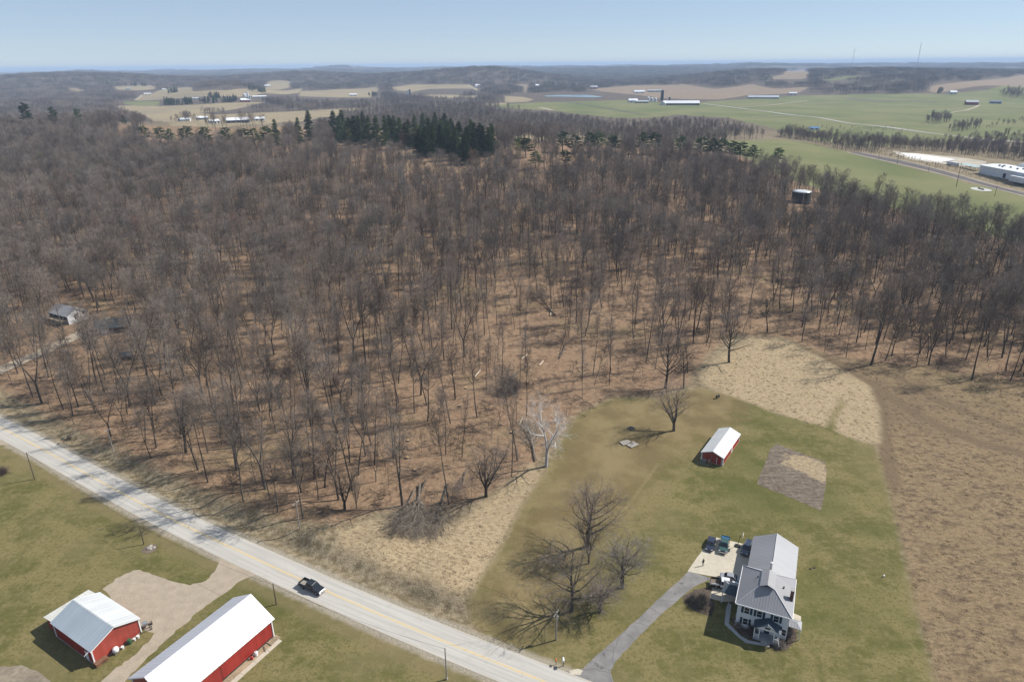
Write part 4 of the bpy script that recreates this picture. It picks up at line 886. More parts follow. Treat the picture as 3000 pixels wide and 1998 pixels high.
# saplings and brush under the trees
n_try = 16000
sx_ = rng.uniform(wmn[0], wmx[0], n_try); sy_ = rng.uniform(100, 480, n_try)
m = (poly_sdf(sx_, sy_, wp) > 0.5) & (np.abs(np.degrees(np.arctan2(sx_, sy_))) < 43) & ~blocked(sx_, sy_) & (road_dist(sx_, sy_) > 10)
m &= rng.uniform(0, 1, n_try) < 0.42 + 0.4 * waves(sx_, sy_, 45, 77) + 0.6 * np.exp(-(poly_sdf(sx_, sy_, wp) / 9) ** 2) * (sx_ > 70)
sx_, sy_ = sx_[m], sy_[m]
scatter_object('undergrowth', 'thin saplings and brush growing under the bare trees', 'undergrowth', np.stack([sx_, sy_, gz(sx_, sy_)], 1), rng.uniform(0, 6.28, len(sx_)), rng.uniform(0.35, 1.25, len(sx_)), rng.integers(0, 3, len(sx_)), [t[2] for t in SAPLING], tilt=rng.normal(0, 0.1, (len(sx_), 2)))

# ------------------------------------------------------------------ far woods: patches of simple bare trees
def patch_mesh(name, seed, n, size, H, dens, twigs):
    r = np.random.default_rng(seed); seg_t = []; seg_w = []
    for i in range(n):
        x, y = r.uniform(-size / 2, size / 2, 2); h = H * r.uniform(0.75, 1.15); cw = r.uniform(2.4, 4.0)
        seg_t.append([x, y, -1.5, x + r.normal() * .5, y + r.normal() * .5, h * 0.8, 0.22, 0.06])
        for q in range(twigs):
            zz = h * r.uniform(0.38, 0.85); a = r.uniform(0, 6.28); rad = cw * np.sqrt(r.uniform(0, 1)) * (1 - 0.5 * (zz / h - 0.4))
            p = np.array([x + np.cos(a) * rad * 0.55, y + np.sin(a) * rad * 0.55, zz]); d = np.array([np.cos(a) * 0.45, np.sin(a) * 0.45, r.uniform(0.5, 1.1)])
            seg_w.append([*p, *(p + d * r.uniform(1.8, 3.6)), r.uniform(0.05, dens), 0])
    tv, tf = tubes(seg_t, 3); wv, wf = ribbons(seg_w, r)
    return np_mesh(name, np.concatenate([tv, wv]), [tf, wf + len(tv)], [M_BARK, M_TWIG], np.concatenate([np.zeros(len(tf), int), np.ones(len(wf), int)]))
PATCH = [patch_mesh('wood_patch', 500 + k, 26, 36, 18, 0.14, 56) for k in range(4)]
FARTREE = [patch_mesh('far_tree', 520 + k, 1, 1.0, 19, 0.10, 150) for k in range(5)]
def no_field(X, Y, d=-2.0):
    b = np.ones(len(X), bool)
    for k in WF:
        for q in WF[k]:
            mn, mx = q.min(0) - 20, q.max(0) + 20; s = (X > mn[0]) & (X < mx[0]) & (Y > mn[1]) & (Y < mx[1])
            if s.any(): b[s] &= poly_sdf(X[s], Y[s], q) < d
    return b
# built-up or bare places of the valley: (picture x, y, radius m)
CLEAR_PX = [(690, 353, 60), (720, 300, 70), (830, 283, 50), (1490, 283, 30), (1860, 297, 120), (1980, 300, 90), (2230, 285, 90), (2320, 275, 40), (2850, 300, 60), (2790, 273, 40), (2750, 475, 50), (2900, 510, 70), (2990, 540, 90), (2700, 465, 50), (2950, 480, 80), (540, 352, 50)]
_c = P([c[0] for c in CLEAR_PX], [c[1] for c in CLEAR_PX])
railw = world_poly(rail_px); vroad = world_poly(Z3([(140, 364), (400, 396), (760, 443), (1100, 491), (1550, 546), (1950, 596), (2150, 616), (2500, 640)]))
pondw = P1(1680, 283)
def far_points(r0, r1, n, spacing_fn=None):
    u = rng.uniform(0, 1, n); r = np.sqrt(r0 ** 2 + u * (r1 ** 2 - r0 ** 2)); a = np.radians(rng.uniform(-42, 42, n)); x = r * np.sin(a); y = r * np.cos(a)
    m = (poly_sdf(x, y, wp) < -2) & no_field(x, y) & (y > 330)
    x, y = x[m], y[m]; m = np.ones(len(x), bool)
    for (qx, qy, _q), c in zip(_c, CLEAR_PX): m &= np.hypot(x - qx, y - qy) > c[2]
    m &= (line_dist(x, y, railw) > 13) & (line_dist(x, y, vroad) > 14) & (np.hypot((x - pondw.x) / 260, (y - pondw.y) / 420) > 1)
    return x[m], y[m]
fx1, fy1 = far_points(420, 1700, 21000)
fz1 = gz(fx1, fy1); sc1 = rng.uniform(0.7, 1.1, len(fx1))
m = ~(in_vis(fx1, fy1, fz1 + 18 * sc1, VIS) | in_vis(fx1, fy1, fz1 + 9 * sc1, VIS))
# keep the flat by the railway open, with a line of trees behind it
pxx, pyy = project(np.stack([fx1, fy1, fz1], 1))
lowland = (pxx > 2400) & (pyy > 455) & (fx1 > 150); m &= ~(lowland & (rng.uniform(0, 1, len(fx1)) < 0.93))
fx1, fy1, fz1, sc1 = fx1[m], fy1[m], fz1[m], sc1[m]
GROVES = [(Z3([(640, 590), (900, 632), (1100, 686), (1300, 700), (1500, 692), (1800, 705), (2100, 735), (2500, 775), (2500, 700), (2000, 668), (1700, 668), (1400, 655), (1100, 645), (900, 605), (700, 570)]), 26.0, 0.4, 0.95),
          (Z3([(1660, 505), (1720, 470), (1840, 480), (1850, 500), (1750, 512)]), 60.0, 0.7, 1.0), (Z3([(1800, 558), (1900, 535), (2050, 522), (2060, 540), (1900, 564)]), 60.0, 0.6, 0.9), (Z3([(2060, 548), (2200, 505), (2400, 482), (2400, 494), (2200, 520)]), 90.0, 0.35, 0.6),
          (Z3([(2180, 305), (2240, 285), (2400, 285), (2400, 338), (2250, 328)]), 110.0, 0.8, 1.1), (Z3([(1225, 708), (1480, 755), (1900, 848), (2355, 965), (2355, 945), (1900, 825), (1600, 765), (1300, 705)]), 22.0, 0.12, 0.32),
          (Z3([(1960, 620), (2100, 600), (2500, 600), (2500, 640), (2100, 640)]), 45.0, 0.4, 0.7), (Z3([(870, 535), (960, 520), (1500, 535), (1600, 560), (1200, 560)]), 70.0, 0.12, 0.3), (Z1([(1250, 484), (1320, 480), (1320, 474), (1255, 478)]), 60.0, 0.9, 1.1), (Z1([(1380, 440), (1560, 436), (1560, 428), (1400, 425)]), 120.0, 0.6, 0.9), (Z1([(1150, 492), (1400, 500), (1560, 516), (1400, 520), (1160, 512)]), 260.0, 0.5, 0.8)]
for gp_, per, a_, b_ in GROVES:
    q = world_poly(gp_); ar = 0.5 * abs(np.dot(q[:, 0], np.roll(q[:, 1], 1)) - np.dot(q[:, 1], np.roll(q[:, 0], 1))); n = int(min(4000, ar / per * 2.2)); mn, mx = q.min(0), q.max(0); bx_ = (mx - mn).prod()
    x = rng.uniform(mn[0], mx[0], int(bx_ / per) + 1) if bx_ / per < 60000 else rng.uniform(mn[0], mx[0], 60000); y = rng.uniform(mn[1], mx[1], len(x)); k_ = (poly_sdf(x, y, q) > 0) & (line_dist(x, y, railw) > 7) & (line_dist(x, y, vroad) > 8)
    fx1 = np.concatenate([fx1, x[k_]]); fy1 = np.concatenate([fy1, y[k_]]); fz1 = np.concatenate([fz1, gz(x[k_], y[k_])]); sc1 = np.concatenate([sc1, rng.uniform(a_, b_, k_.sum())])
scatter_object('valley_trees', 'bare trees lining the valley fields beyond the hill', 'trees', np.stack([fx1, fy1, fz1], 1), rng.uniform(0, 6.28, len(fx1)), np.stack([sc1 * 1.15, sc1 * 1.15, sc1], 1), rng.integers(0, 5, len(fx1)), FARTREE)
fx2, fy2 = far_points(1650, 7500, 21000)
fz2 = gz(fx2, fy2)
m = np.ones(len(fx2), bool)
for ox_ in (-16, 0, 16):
    for hz_ in (0, 9, 21): m &= ~in_vis(fx2 + ox_, fy2, fz2 + hz_, VIS)
fx2, fy2, fz2 = fx2[m], fy2[m], fz2[m]
sc2 = np.repeat(rng.uniform(0.85, 1.15, len(fx2))[:, None] * (1 + 0.5 * sstep(3500, 7500, np.hypot(fx2, fy2)))[:, None], 3, 1)
fx3, fy3 = far_points(7200, 17000, 15000); fz3 = gz(fx3, fy3); m = waves(fx3, fy3, 1300, 55) > -0.5; fx3, fy3, fz3 = fx3[m], fy3[m], fz3[m]
q3 = rng.uniform(0.85, 1.2, (len(fx3), 1)); sc2 = np.concatenate([sc2, np.concatenate([q3 * 2.7, q3 * 2.7, q3 * 1.5], 1)])
fx2 = np.concatenate([fx2, fx3]); fy2 = np.concatenate([fy2, fy3]); fz2 = np.concatenate([fz2, fz3])
scatter_object('distant_woods', 'blue-grey woods covering the distant hills', 'woods', np.stack([fx2, fy2, fz2], 1), rng.integers(0, 4, len(fx2)) * 1.57, sc2, rng.integers(0, 4, len(fx2)), PATCH)
print('valley trees', len(fx1), 'distant patches', len(fx2))

# fallen sticks and leaf drifts on the wood floor
def sticks(seed, n, R, mat_):
    r = np.random.default_rng(seed); a = r.uniform(0, 6.28, n); p = np.stack([r.normal(0, R, n), r.normal(0, R, n), r.uniform(.02, .25, n)], 1); L = r.uniform(.6, 2.6, (n, 1))
    d = np.stack([np.cos(a), np.sin(a), r.normal(0, .12, n)], 1) * L; v, f = tubes(np.concatenate([p - d / 2, p + d / 2, np.full((n, 1), .05), np.full((n, 1), .02)], 1), 3); return np_mesh('sticks', v, f, mat_)
STK = [sticks(900, 7, .9, M_SLASH), sticks(901, 14, 1.4, M_BARK), sticks(902, 5, 1.6, M_SLASH), sticks(903, 30, 1.5, M_BARK)]
n_try = 9000; kx_ = rng.uniform(wmn[0], wmx[0], n_try); ky_ = rng.uniform(100, 420, n_try)
m = (poly_sdf(kx_, ky_, wp) > 0) & (np.abs(np.degrees(np.arctan2(kx_, ky_))) < 43) & (road_dist(kx_, ky_) > 10); kx_, ky_ = kx_[m], ky_[m]
scatter_object('fallen_branches', 'fallen sticks and branches littering the wood floor', 'branches', np.stack([kx_, ky_, gz(kx_, ky_)], 1), rng.uniform(0, 6.28, len(kx_)), rng.uniform(.5, 1.4, len(kx_)), rng.integers(0, 4, len(kx_)), STK)
# ------------------------------------------------------------------ buildings
R_ = math.radians
def Pz(px, py, z):
    d = ray(px, py); t = (z - CAM_Z) / d[2]; return Vector((d[0] * t, d[1] * t, z))
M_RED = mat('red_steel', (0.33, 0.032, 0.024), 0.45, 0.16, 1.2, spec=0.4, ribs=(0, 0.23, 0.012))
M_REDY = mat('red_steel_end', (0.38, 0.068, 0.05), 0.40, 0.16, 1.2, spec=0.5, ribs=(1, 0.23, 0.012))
M_DOORRED = mat('red_door', (0.32, 0.035, 0.026), 0.45, 0.10, 1.2, spec=0.4, ribs=(0, 0.3, 0.010))
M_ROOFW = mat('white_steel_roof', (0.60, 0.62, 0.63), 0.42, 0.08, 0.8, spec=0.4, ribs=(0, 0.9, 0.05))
M_ROOFG = mat('galvanised_roof', (0.52, 0.56, 0.59), 0.38, 0.06, 0.8, spec=0.5, ribs=(0, 0.45, 0.03))
M_TRIM = mat('white_trim', (0.80, 0.80, 0.80), 0.5, 0.04, 3)
M_SIDING = mat('white_siding', (0.70, 0.72, 0.75), 0.55, 0.03, 2, ribs=(2, 0.13, 0.015))
M_ROOFH = mat('grey_standing_seam', (0.29, 0.288, 0.303), 0.5, 0.06, 0.8, spec=0.3, ribs=(0, 0.5, 0.022))
M_ROOFHY = mat('grey_standing_seam_side', (0.29, 0.288, 0.303), 0.5, 0.05, 0.8, spec=0.3, ribs=(1, 0.5, 0.022))
M_ROOFT = mat('slate_and_shade_roof', (0.05, 0.075, 0.10), 0.5, 0.12, 1.5, ribs=(0, 0.42, 0.02))
M_GLASS = mat('window_glass', (0.018, 0.022, 0.028), 0.06, 0.1, 3, spec=0.6)
M_SHUT = mat('teal_shutter', (0.018, 0.055, 0.085), 0.5, 0.1, 6, ribs=(2, 0.07, 0.01))
M_BRICK = mat('brick', (0.16, 0.085, 0.065), 0.9, 0.3, 8, bump=0.02)
M_FOUND = mat('foundation', (0.36, 0.34, 0.32), 0.9, 0.15, 3)
M_DARK = mat('dark_opening', (0.02, 0.02, 0.02), 0.7, 0.2, 3)
M_WOOD = mat('weathered_wood', (0.23, 0.185, 0.14), 0.9, 0.25, 4)
M_GALV = mat('galvanised', (0.45, 0.46, 0.47), 0.35, 0.1, 4, metal=0.6)
M_STEELBLUE = mat('blue_steel', (0.16, 0.25, 0.38), 0.5, 0.1, 1)

def gable(root, L, W, hw, hr, ov, wallm, endm, roofm, roofm2=None, axis_off=(0, 0), trim=True, th=0.09):
    """gable building on root's local frame: ridge along local x, eaves along +-y"""
    ox, oy = axis_off; roofm2 = roofm2 or roofm
    for s in (-1, 1):     # long side walls
        MB().span((ox - L / 2, oy + s * W / 2 - s * 0.15, 0.0), (ox + L / 2, oy + s * W / 2, hw)).build('side_wall', wallm, root)
    for s in (-1, 1):     # gable ends
        x0 = ox + s * (L / 2 - 0.15); x1 = ox + s * (L / 2 + 0.003)
        pr = [(oy - W / 2 + 0.15, 0.003), (oy + W / 2 - 0.15, 0.003), (oy + W / 2 - 0.15, hw + 0.15 * (hr - hw) / (W / 2) - 0.03), (oy, hr - 0.03), (oy - W / 2 + 0.15, hw + 0.15 * (hr - hw) / (W / 2) - 0.03)]
        MB().extrude(pr, 'x', min(x0, x1), max(x0, x1)).build('gable_wall', endm, root)
    sl = (hr - hw) / (W / 2); ey = W / 2 + ov; ez = hw - ov * sl
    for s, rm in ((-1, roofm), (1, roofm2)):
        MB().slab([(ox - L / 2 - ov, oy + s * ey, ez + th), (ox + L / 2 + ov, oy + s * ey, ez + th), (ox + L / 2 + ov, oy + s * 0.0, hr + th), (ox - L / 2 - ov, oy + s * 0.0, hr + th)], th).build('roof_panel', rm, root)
    MB().slab([(ox - L / 2 - ov, oy - 0.22, hr + th + 0.02 - 0.22 * sl), (ox + L / 2 + ov, oy - 0.22, hr + th + 0.02 - 0.22 * sl), (ox + L / 2 + ov, oy, hr + th + 0.03), (ox - L / 2 - ov, oy, hr + th + 0.03)], 0.02).slab(
        [(ox - L / 2 - ov, oy + 0.22, hr + th + 0.02 - 0.22 * sl), (ox + L / 2 + ov, oy + 0.22, hr + th + 0.02 - 0.22 * sl), (ox + L / 2 + ov, oy, hr + th + 0.03), (ox - L / 2 - ov, oy, hr + th + 0.03)], 0.02).build('ridge_cap', roofm2, root)
    if trim:
        for sx in (-1, 1):
            for sy in (-1, 1):
                MB().box((ox + sx * (L / 2 + 0.012), oy + sy * (W / 2 + 0.012), hw / 2 - 0.02), (0.22, 0.22, hw - 0.1)).build('corner_trim', M_TRIM, root)
            for sy in (-1, 1):
                MB().slab([(ox + sx * (L / 2 + ov + 0.015), oy + sy * ey, ez + th - 0.01), (ox + sx * (L / 2 + ov - 0.03), oy + sy * ey, ez + th - 0.01), (ox + sx * (L / 2 + ov - 0.03), oy + sy * 0.001, hr + th - 0.01), (ox + sx * (L / 2 + ov + 0.015), oy + sy * 0.001, hr + th - 0.01)], 0.2).build('rake_trim', M_TRIM, root)
def local_pt(root, x, y, z=0.0):
    return Matrix.Rotation(root.rotation_euler.z, 3, 'Z') @ Vector((x, y, z)) + Vector(root.location)

# ---- left red barn with the pale roof
b1 = empty('red_barn', (-79.24, 99.98, 0), R_(-31.4)); tag(b1, 'smaller red steel barn with pale roof at the left', 'barn')
gable(b1, 12.9, 8.8, 3.5, 5.25, 0.35, M_RED, M_REDY, mat('shaded_steel_roof', (0.37, 0.42, 0.47), 0.45, 0.05, 0.7, spec=0.4, ribs=(0, 0.9, 0.025)), M_ROOFW)  # slope away from the sun: shade put into a darker, bluer colour
MB().box((0, -4.43, 1.55), (3.6, 0.06, 3.0)).build('sliding_door', M_DOORRED, b1)
MB().box((0.2, -4.47, 3.1), (7.6, 0.08, 0.12)).build('door_track', M_TRIM, b1)
MB().box((4.3, -4.45, 1.1), (1.0, 0.05, 2.0)).build('door', M_TRIM, b1)
lt = MB().span((-10.0, -4.0, 0), (-6.65, 4.0, 2.6)); lt.build('leanto_wall', M_RED, b1)
MB().slab([(-10.4, -4.3, 2.72), (-6.62, -4.3, 3.15), (-6.62, 4.3, 3.15), (-10.4, 4.3, 2.72)], 0.08).build('leanto_roof', mat('old_white_roof', (0.66, 0.65, 0.60), 0.6, 0.12, 1.0, ribs=(1, 0.6, 0.02)), b1)
MB().tube((6.3, -4.75, 3.35), (6.3, -5.6, 3.0), 0.05).build('downpipe', M_TRIM, b1)
MB().span((-6.6, -4.52, 0.02), (6.6, 4.52, 0.12)).build('footing', M_FOUND, b1)
# ---- long red barn with the white roof
e_far0 = np.array([-54.92, 104.98]); e_far1 = np.array([-65.80, 86.11]); e_near = np.array([-45.29, 98.80])
ax = (e_far1 - e_far0); LB = np.hypot(*ax); ax /= LB; px_ = np.array([-ax[1], ax[0]]); WB = abs((e_near - e_far0) @ px_)
cB = e_far0 + ax * LB / 2 + px_ * (WB / 2) * np.sign((e_near - e_far0) @ px_)
b2 = empty('red_barn', (cB[0], cB[1], 0), math.atan2(ax[1], ax[0]) + math.pi); tag(b2, 'long red barn with bright white metal roof at the bottom left', 'barn')
L2_, W2_ = LB - 1.0, WB - 1.0
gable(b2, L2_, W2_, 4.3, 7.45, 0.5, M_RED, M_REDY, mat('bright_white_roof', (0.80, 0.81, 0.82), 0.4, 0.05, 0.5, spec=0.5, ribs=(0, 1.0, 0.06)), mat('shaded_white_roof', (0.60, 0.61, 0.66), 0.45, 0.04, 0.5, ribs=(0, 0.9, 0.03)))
yN = -W2_ / 2
for x0, w in ((-3.4, 4.4), (-8.0, 4.4)):
    MB().box((x0, yN - 0.05, 1.75), (w, 0.08, 3.4)).build('sliding_door', M_DOORRED, b2)
MB().box((-4.2, yN - 0.1, 3.62), (13.5, 0.1, 0.14)).build('door_track', mat('faded_track', (0.55, 0.22, 0.16), 0.6, 0.1, 4), b2)
for x0 in (-1.15, -5.65, -10.2): MB().box((x0, yN - 0.105, 1.75), (0.07, 0.02, 3.4)).build('door_edge', M_DARK, b2)
MB().span((-L2_ / 2, -W2_ / 2 - 0.04, 0.0), (L2_ / 2, W2_ / 2 + 0.04, 0.3)).build('footing', mat('dark_footing', (0.05, 0.045, 0.04), 0.9, 0.2, 3), b2)
bs = empty('barn_apron', (cB[0], cB[1], 0), b2.rotation_euler.z); bs.name = 'barn_apron'
tag(bs, 'cracked concrete strip along the long red barn wall', 'apron', kind='structure')
for k in range(7):
    w = L2_ / 7; MB().span((-L2_ / 2 + k * w + 0.02, yN - 2.3 + RND.uniform(-.1, .1), -0.05), (-L2_ / 2 + (k + 1) * w - 0.03, yN - 1.35, 0.05 + RND.uniform(0, 0.02))).build('slab', M_CONC, bs)
MB().span((-L2_ / 2, yN - 1.34, -0.05), (L2_ / 2 + 0.5, yN - 0.05, 0.035)).build('dirt_strip', mat('bare_dirt', (0.36, 0.28, 0.185), 0.95, 0.2, 2.5, bump=0.04), bs)
# ---- small red shed behind the farmhouse
b3 = empty('red_shed', (57.58, 164.1, 0), R_(56.4)); tag(b3, 'small red shed with plain white roof on the lawn', 'shed')
gable(b3, 14.8, 5.75, 2.55, 3.7, 0.3, M_RED, M_REDY, M_ROOFW, mat('off_white_roof', (0.58, 0.59, 0.59), 0.45, 0.05, 0.8, ribs=(0, 0.9, 0.06)))
MB().box((0.6, -2.9, 1.1), (0.95, 0.05, 2.0)).build('door', M_TRIM, b3)
MB().box((-7.42, -1.9, 1.0), (0.05, 1.1, 1.95)).build('door', mat('shed_door', (0.30, 0.03, 0.025), 0.5), b3)
for yy in (-1.25, -2.55): MB().box((-7.44, yy, 1.0), (0.05, 0.14, 2.0)).build('door_frame', M_TRIM, b3)
MB().span((-7.45, -2.9, 0.0), (7.45, 2.9, 0.14)).build('footing', mat('shed_sill', (0.55, 0.33, 0.24), 0.8), b3)
kn = empty('dog_run', (57.58, 164.1, 0), R_(56.4)); tag(kn, 'wire dog run with pipe posts at the red shed gable', 'dog run')
for x in (-7.5, -9.3):
    for y in (0.2, 1.4, 2.6):
        if x == -7.5 and y == 1.4: continue
        MB().tube((x, y, 0), (x, y, 1.8), 0.045).build('post', M_GALV, kn)
for z in (0.15, 1.78):
    MB().tube((-9.3, 0.2, z), (-9.3, 2.6, z), 0.03).build('rail', M_GALV, kn)
    for y in (0.2, 2.6): MB().tube((-7.5, y, z), (-9.3, y, z), 0.03).build('rail', M_GALV, kn)
mw = MB()
for k in range(1, 12): mw.tube((-9.3, 0.2 + 0.2 * k, 0.15), (-9.3, 0.2 + 0.2 * k, 1.78), 0.006, n=4, caps=False)
for k in range(1, 8): mw.tube((-9.3, 0.2, 0.15 + 0.2 * k), (-9.3, 2.6, 0.15 + 0.2 * k), 0.006, n=4, caps=False)
mw.build('wire_mesh', M_GALV, kn)
dh = empty('dog_kennel', local_pt(kn, -8.3, 1.9), R_(56.4)); tag(dh, 'little grey dog house inside the wire run', 'kennel')
MB().span((-0.5, -0.4, 0), (0.5, 0.4, 0.6)).build('wall', M_GALV, dh); MB().slab([(-.55, -.48, .58), (.55, -.48, .58), (.55, 0, .88), (-.55, 0, .88)], .04).slab([(-.55, .48, .58), (.55, .48, .58), (.55, 0, .88), (-.55, 0, .88)], .04).build('roof', M_GALV, dh)

# ---- white farmhouse
H0 = empty('white_farmhouse', (48.43, 103.4, 0), R_(-24.5)); tag(H0, 'two-storey white farmhouse with grey hip roof and rear wing', 'house')
EX, EY, EZ = 4.98, 5.68, 5.8; WX, WY = EX - 0.42, EY - 0.42
MB().span((-WX, -WY, 0.35), (WX, WY, EZ - 0.12)).build('wall', M_SIDING, H0)
MB().span((-WX + 0.03, -WY + 0.03, -0.1), (WX - 0.03, WY - 0.03, 0.35)).build('foundation', M_FOUND, H0)
DX, DY0, DY1, DZ = 1.05, -1.75, 1.9, 8.55
c_ = [(-EX, -EY, EZ), (EX, -EY, EZ), (EX, EY, EZ), (-EX, EY, EZ)]; d_ = [(-DX, DY0, DZ), (DX, DY0, DZ), (DX, DY1, DZ), (-DX, DY1, DZ)]
for k, rm in enumerate((M_ROOFH, M_ROOFHY, M_ROOFH, M_ROOFHY)):
    MB().slab([c_[k], c_[(k + 1) % 4], d_[(k + 1) % 4], d_[k]], 0.1).build('roof_slope', rm, H0)
MB().span((-EX + 0.02, -EY + 0.02, EZ - 0.22), (EX - 0.02, EY - 0.02, EZ - 0.103)).build('soffit', M_TRIM, H0)
for k in range(4):
    a, b = c_[k], d_[k]; MB().tube((a[0], a[1], a[2] + 0.02), (b[0], b[1], b[2] + 0.02), 0.07, n=6).build('hip_cap', mat('pale_flashing', (0.46, 0.46, 0.48), 0.4, 0.05, 3), H0)
for s in (-1, 1): MB().tube((s * (EX + .06), -EY, EZ - 0.05), (s * (EX + .06), EY, EZ - 0.05), 0.07, n=6).build('gutter', M_TRIM, H0)
for s in (-1, 1): MB().tube((-EX, s * (EY + .06), EZ - 0.05), (EX, s * (EY + .06), EZ - 0.05), 0.07, n=6).build('gutter', M_TRIM, H0)
# little raised gable on top of the hip
mn = MB().extrude([(-1.0, DZ - 0.5), (1.0, DZ - 0.5), (1.0, DZ + 0.12), (0, DZ + 0.58), (-1.0, DZ + 0.12)], 'y', DY0 - 0.25, DY1 + 0.1); mn.build('monitor_wall', M_ROOFT, H0)
for s, rm in ((-1, M_ROOFHY), (1, M_ROOFHY)):
    MB().slab([(s * 1.32, DY0 - 0.7, DZ + 0.02), (s * 1.32, DY1 + 0.35, DZ + 0.02), (0, DY1 + 0.35, DZ + 0.68), (0, DY0 - 0.7, DZ + 0.68)], 0.08).build('monitor_roof', rm, H0)
# rear wing
AX0, AX1, AY0, AY1, AE, AR = -4.2, 5.05, WY - 0.5, 19.2, 3.55, 5.75; AXm = (AX0 + AX1) / 2
MB().extrude([(AX0 + .35, 0.0), (AX1 - .35, 0.0), (AX1 - .35, AE - 0.02), (AXm, AR - 0.12), (AX0 + .35, AE - 0.02)], 'y', AY0, AY1 - 0.35).build('wing_wall', M_SIDING, H0)
MB().slab([(AX0, WY, AE - 0.06), (AX0, AY1, AE - 0.06), (AXm, AY1, AR), (AXm, WY, AR)], 0.1).build('wing_roof', M_ROOFHY, H0)
MB().slab([(AX1, WY, AE - 0.06), (AX1, AY1, AE - 0.06), (AXm, AY1, AR), (AXm, WY, AR)], 0.1).build('wing_roof', mat('sunlit_standing_seam', (0.34, 0.345, 0.36), 0.5, 0.04, 0.8, spec=0.3, ribs=(1, 0.5, 0.022)), H0)  # sunlit slope: same steel, the light put into a paler grey
MB().tube((AXm, WY, AR + 0.02), (AXm, AY1, AR + 0.02), 0.08, n=6).build('ridge_cap', mat('pale_flashing', (0.46, 0.46, 0.48)), H0)
for yy in (9.0, 12.6, 16.2):
    d0 = MB().box((AX0 + 0.33, yy, 1.15), (0.06, 2.6, 2.25)).build('garage_door', M_TRIM, H0)
    for k in range(1, 4): MB().box((AX0 + 0.295, yy, 0.05 + 0.56 * k), (0.02, 2.5, 0.03)).build('panel_joint', M_FOUND, d0)
# windows
def window(x, y, z, w, h, face, shutters=True):
    nx, ny = {'f': (0, -1), 'b': (0, 1), 'l': (-1, 0), 'r': (1, 0)}[face]; al = (w, 0.06) if ny else (0.06, w)
    fr = MB().box((x, y, z), (al[0] + (0.16 if ny else 0), al[1] + (0.16 if nx else 0), h + 0.16)).build('window', M_TRIM, H0)
    for s in (-1, 1): MB().box((x + nx * 0.035, y + ny * 0.035, z + s * h / 4 * 1.02), ((w if ny else 0.03), (w if nx else 0.03), h / 2 - 0.06)).build('pane', M_GLASS, fr)
    MB().box((x + nx * 0.05, y + ny * 0.05, z - h / 2 - 0.1), (((w + 0.3) if ny else 0.14), ((w + 0.3) if nx else 0.14), 0.06)).build('sill', M_TRIM, fr)
    if shutters:
        for s in (-1, 1):
            o_ = s * (w / 2 + 0.36); MB().box((x + (o_ if ny else 0) + nx * 0.01, y + (o_ if nx else 0) + ny * 0.01, z), ((0.42 if ny else 0.06), (0.42 if nx else 0.06), h + 0.1)).build('shutter', M_SHUT, H0)
for x in (-2.85, -0.6, 2.35): window(x, -WY - 0.02, 4.45, 0.85, 1.35, 'f')
window(-2.85, -WY - 0.02, 1.85, 0.85, 1.4, 'f'); window(4.0, -WY - 0.02, 1.85, 0.7, 1.4, 'f', False)
for y in (-3.0, 0.3, 3.4):
    window(-WX - 0.02, y, 4.45, 0.85, 1.35, 'l'); window(WX + 0.02, y, 4.45, 0.85, 1.35, 'r')
window(-WX - 0.02, -3.4, 1.85, 0.85, 1.4, 'l')
# front porch
PX0, PX1, PYf, PE, PR = -1.3, 3.6, -7.45, 2.95, 4.25; PXm = (PX0 + PX1) / 2
for s, xe in ((-1, PX0), (1, PX1)):
    MB().slab([(xe, PYf, PE), (xe, -WY - 0.01, PE), (PXm, -WY - 0.01, PR), (PXm, PYf, PR)], 0.1).build('porch_roof', M_ROOFT, H0)
MB().extrude([(PX0 + .25, PE - 0.02), (PX1 - .25, PE - 0.02), (PXm, PR - 0.14)], 'y', PYf + 0.25, PYf + 0.33).build('porch_gable', M_TRIM, H0)
MB().box((PXm, PYf + 0.21, 3.42), (0.9, 0.04, 0.35)).build('gable_vent', M_DARK, H0)
MB().span((PX0 + 0.2, PYf + 0.3, 0.0), (PX1 - 0.2, -WY - 0.01, 0.45)).build('porch_floor', mat('porch_grey', (0.32, 0.33, 0.34), 0.7), H0)
MB().span((PX0 + 0.2, PYf + 0.35, 2.72), (PX1 - 0.2, PYf + 0.52, 2.93)).build('porch_beam', M_TRIM, H0)
for x in (PX0 + 0.3, -0.15, 2.45, PX1 - 0.3): MB().box((x, PYf + 0.44, 1.58), (0.17, 0.17, 2.26)).build('porch_post', M_TRIM, H0)
for k in range(3): MB().span((0.35, PYf + 0.3 - 0.32 * (k + 1), 0), (1.95, PYf + 0.3 - 0.32 * k, 0.36 - 0.12 * k)).build('step', M_FOUND, H0)
for xa, xb in ((PX0 + 0.4, -0.25), (2.55, PX1 - 0.4)):
    MB().box(((xa + xb) / 2, PYf + 0.44, 1.25), (xb - xa, 0.07, 0.06)).build('rail', M_TRIM, H0)
    for k in range(7): MB().box((xa + (xb - xa) * (k + .5) / 7, PYf + 0.44, 0.85), (0.04, 0.04, 0.78)).build('baluster', M_TRIM, H0)
dr = MB().box((1.1, -WY - 0.03, 1.5), (0.95, 0.06, 2.1)).build('front_door', M_SHUT, H0); MB().box((1.45, -WY - 0.08, 1.45), (0.06, 0.06, 0.12)).build('handle', M_GALV, dr)
MB().tube((2.9, PYf + 0.3, 2.3), (3.5, PYf - 1.4, 1.6), 0.03).build('flag_pole', M_TRIM, H0)
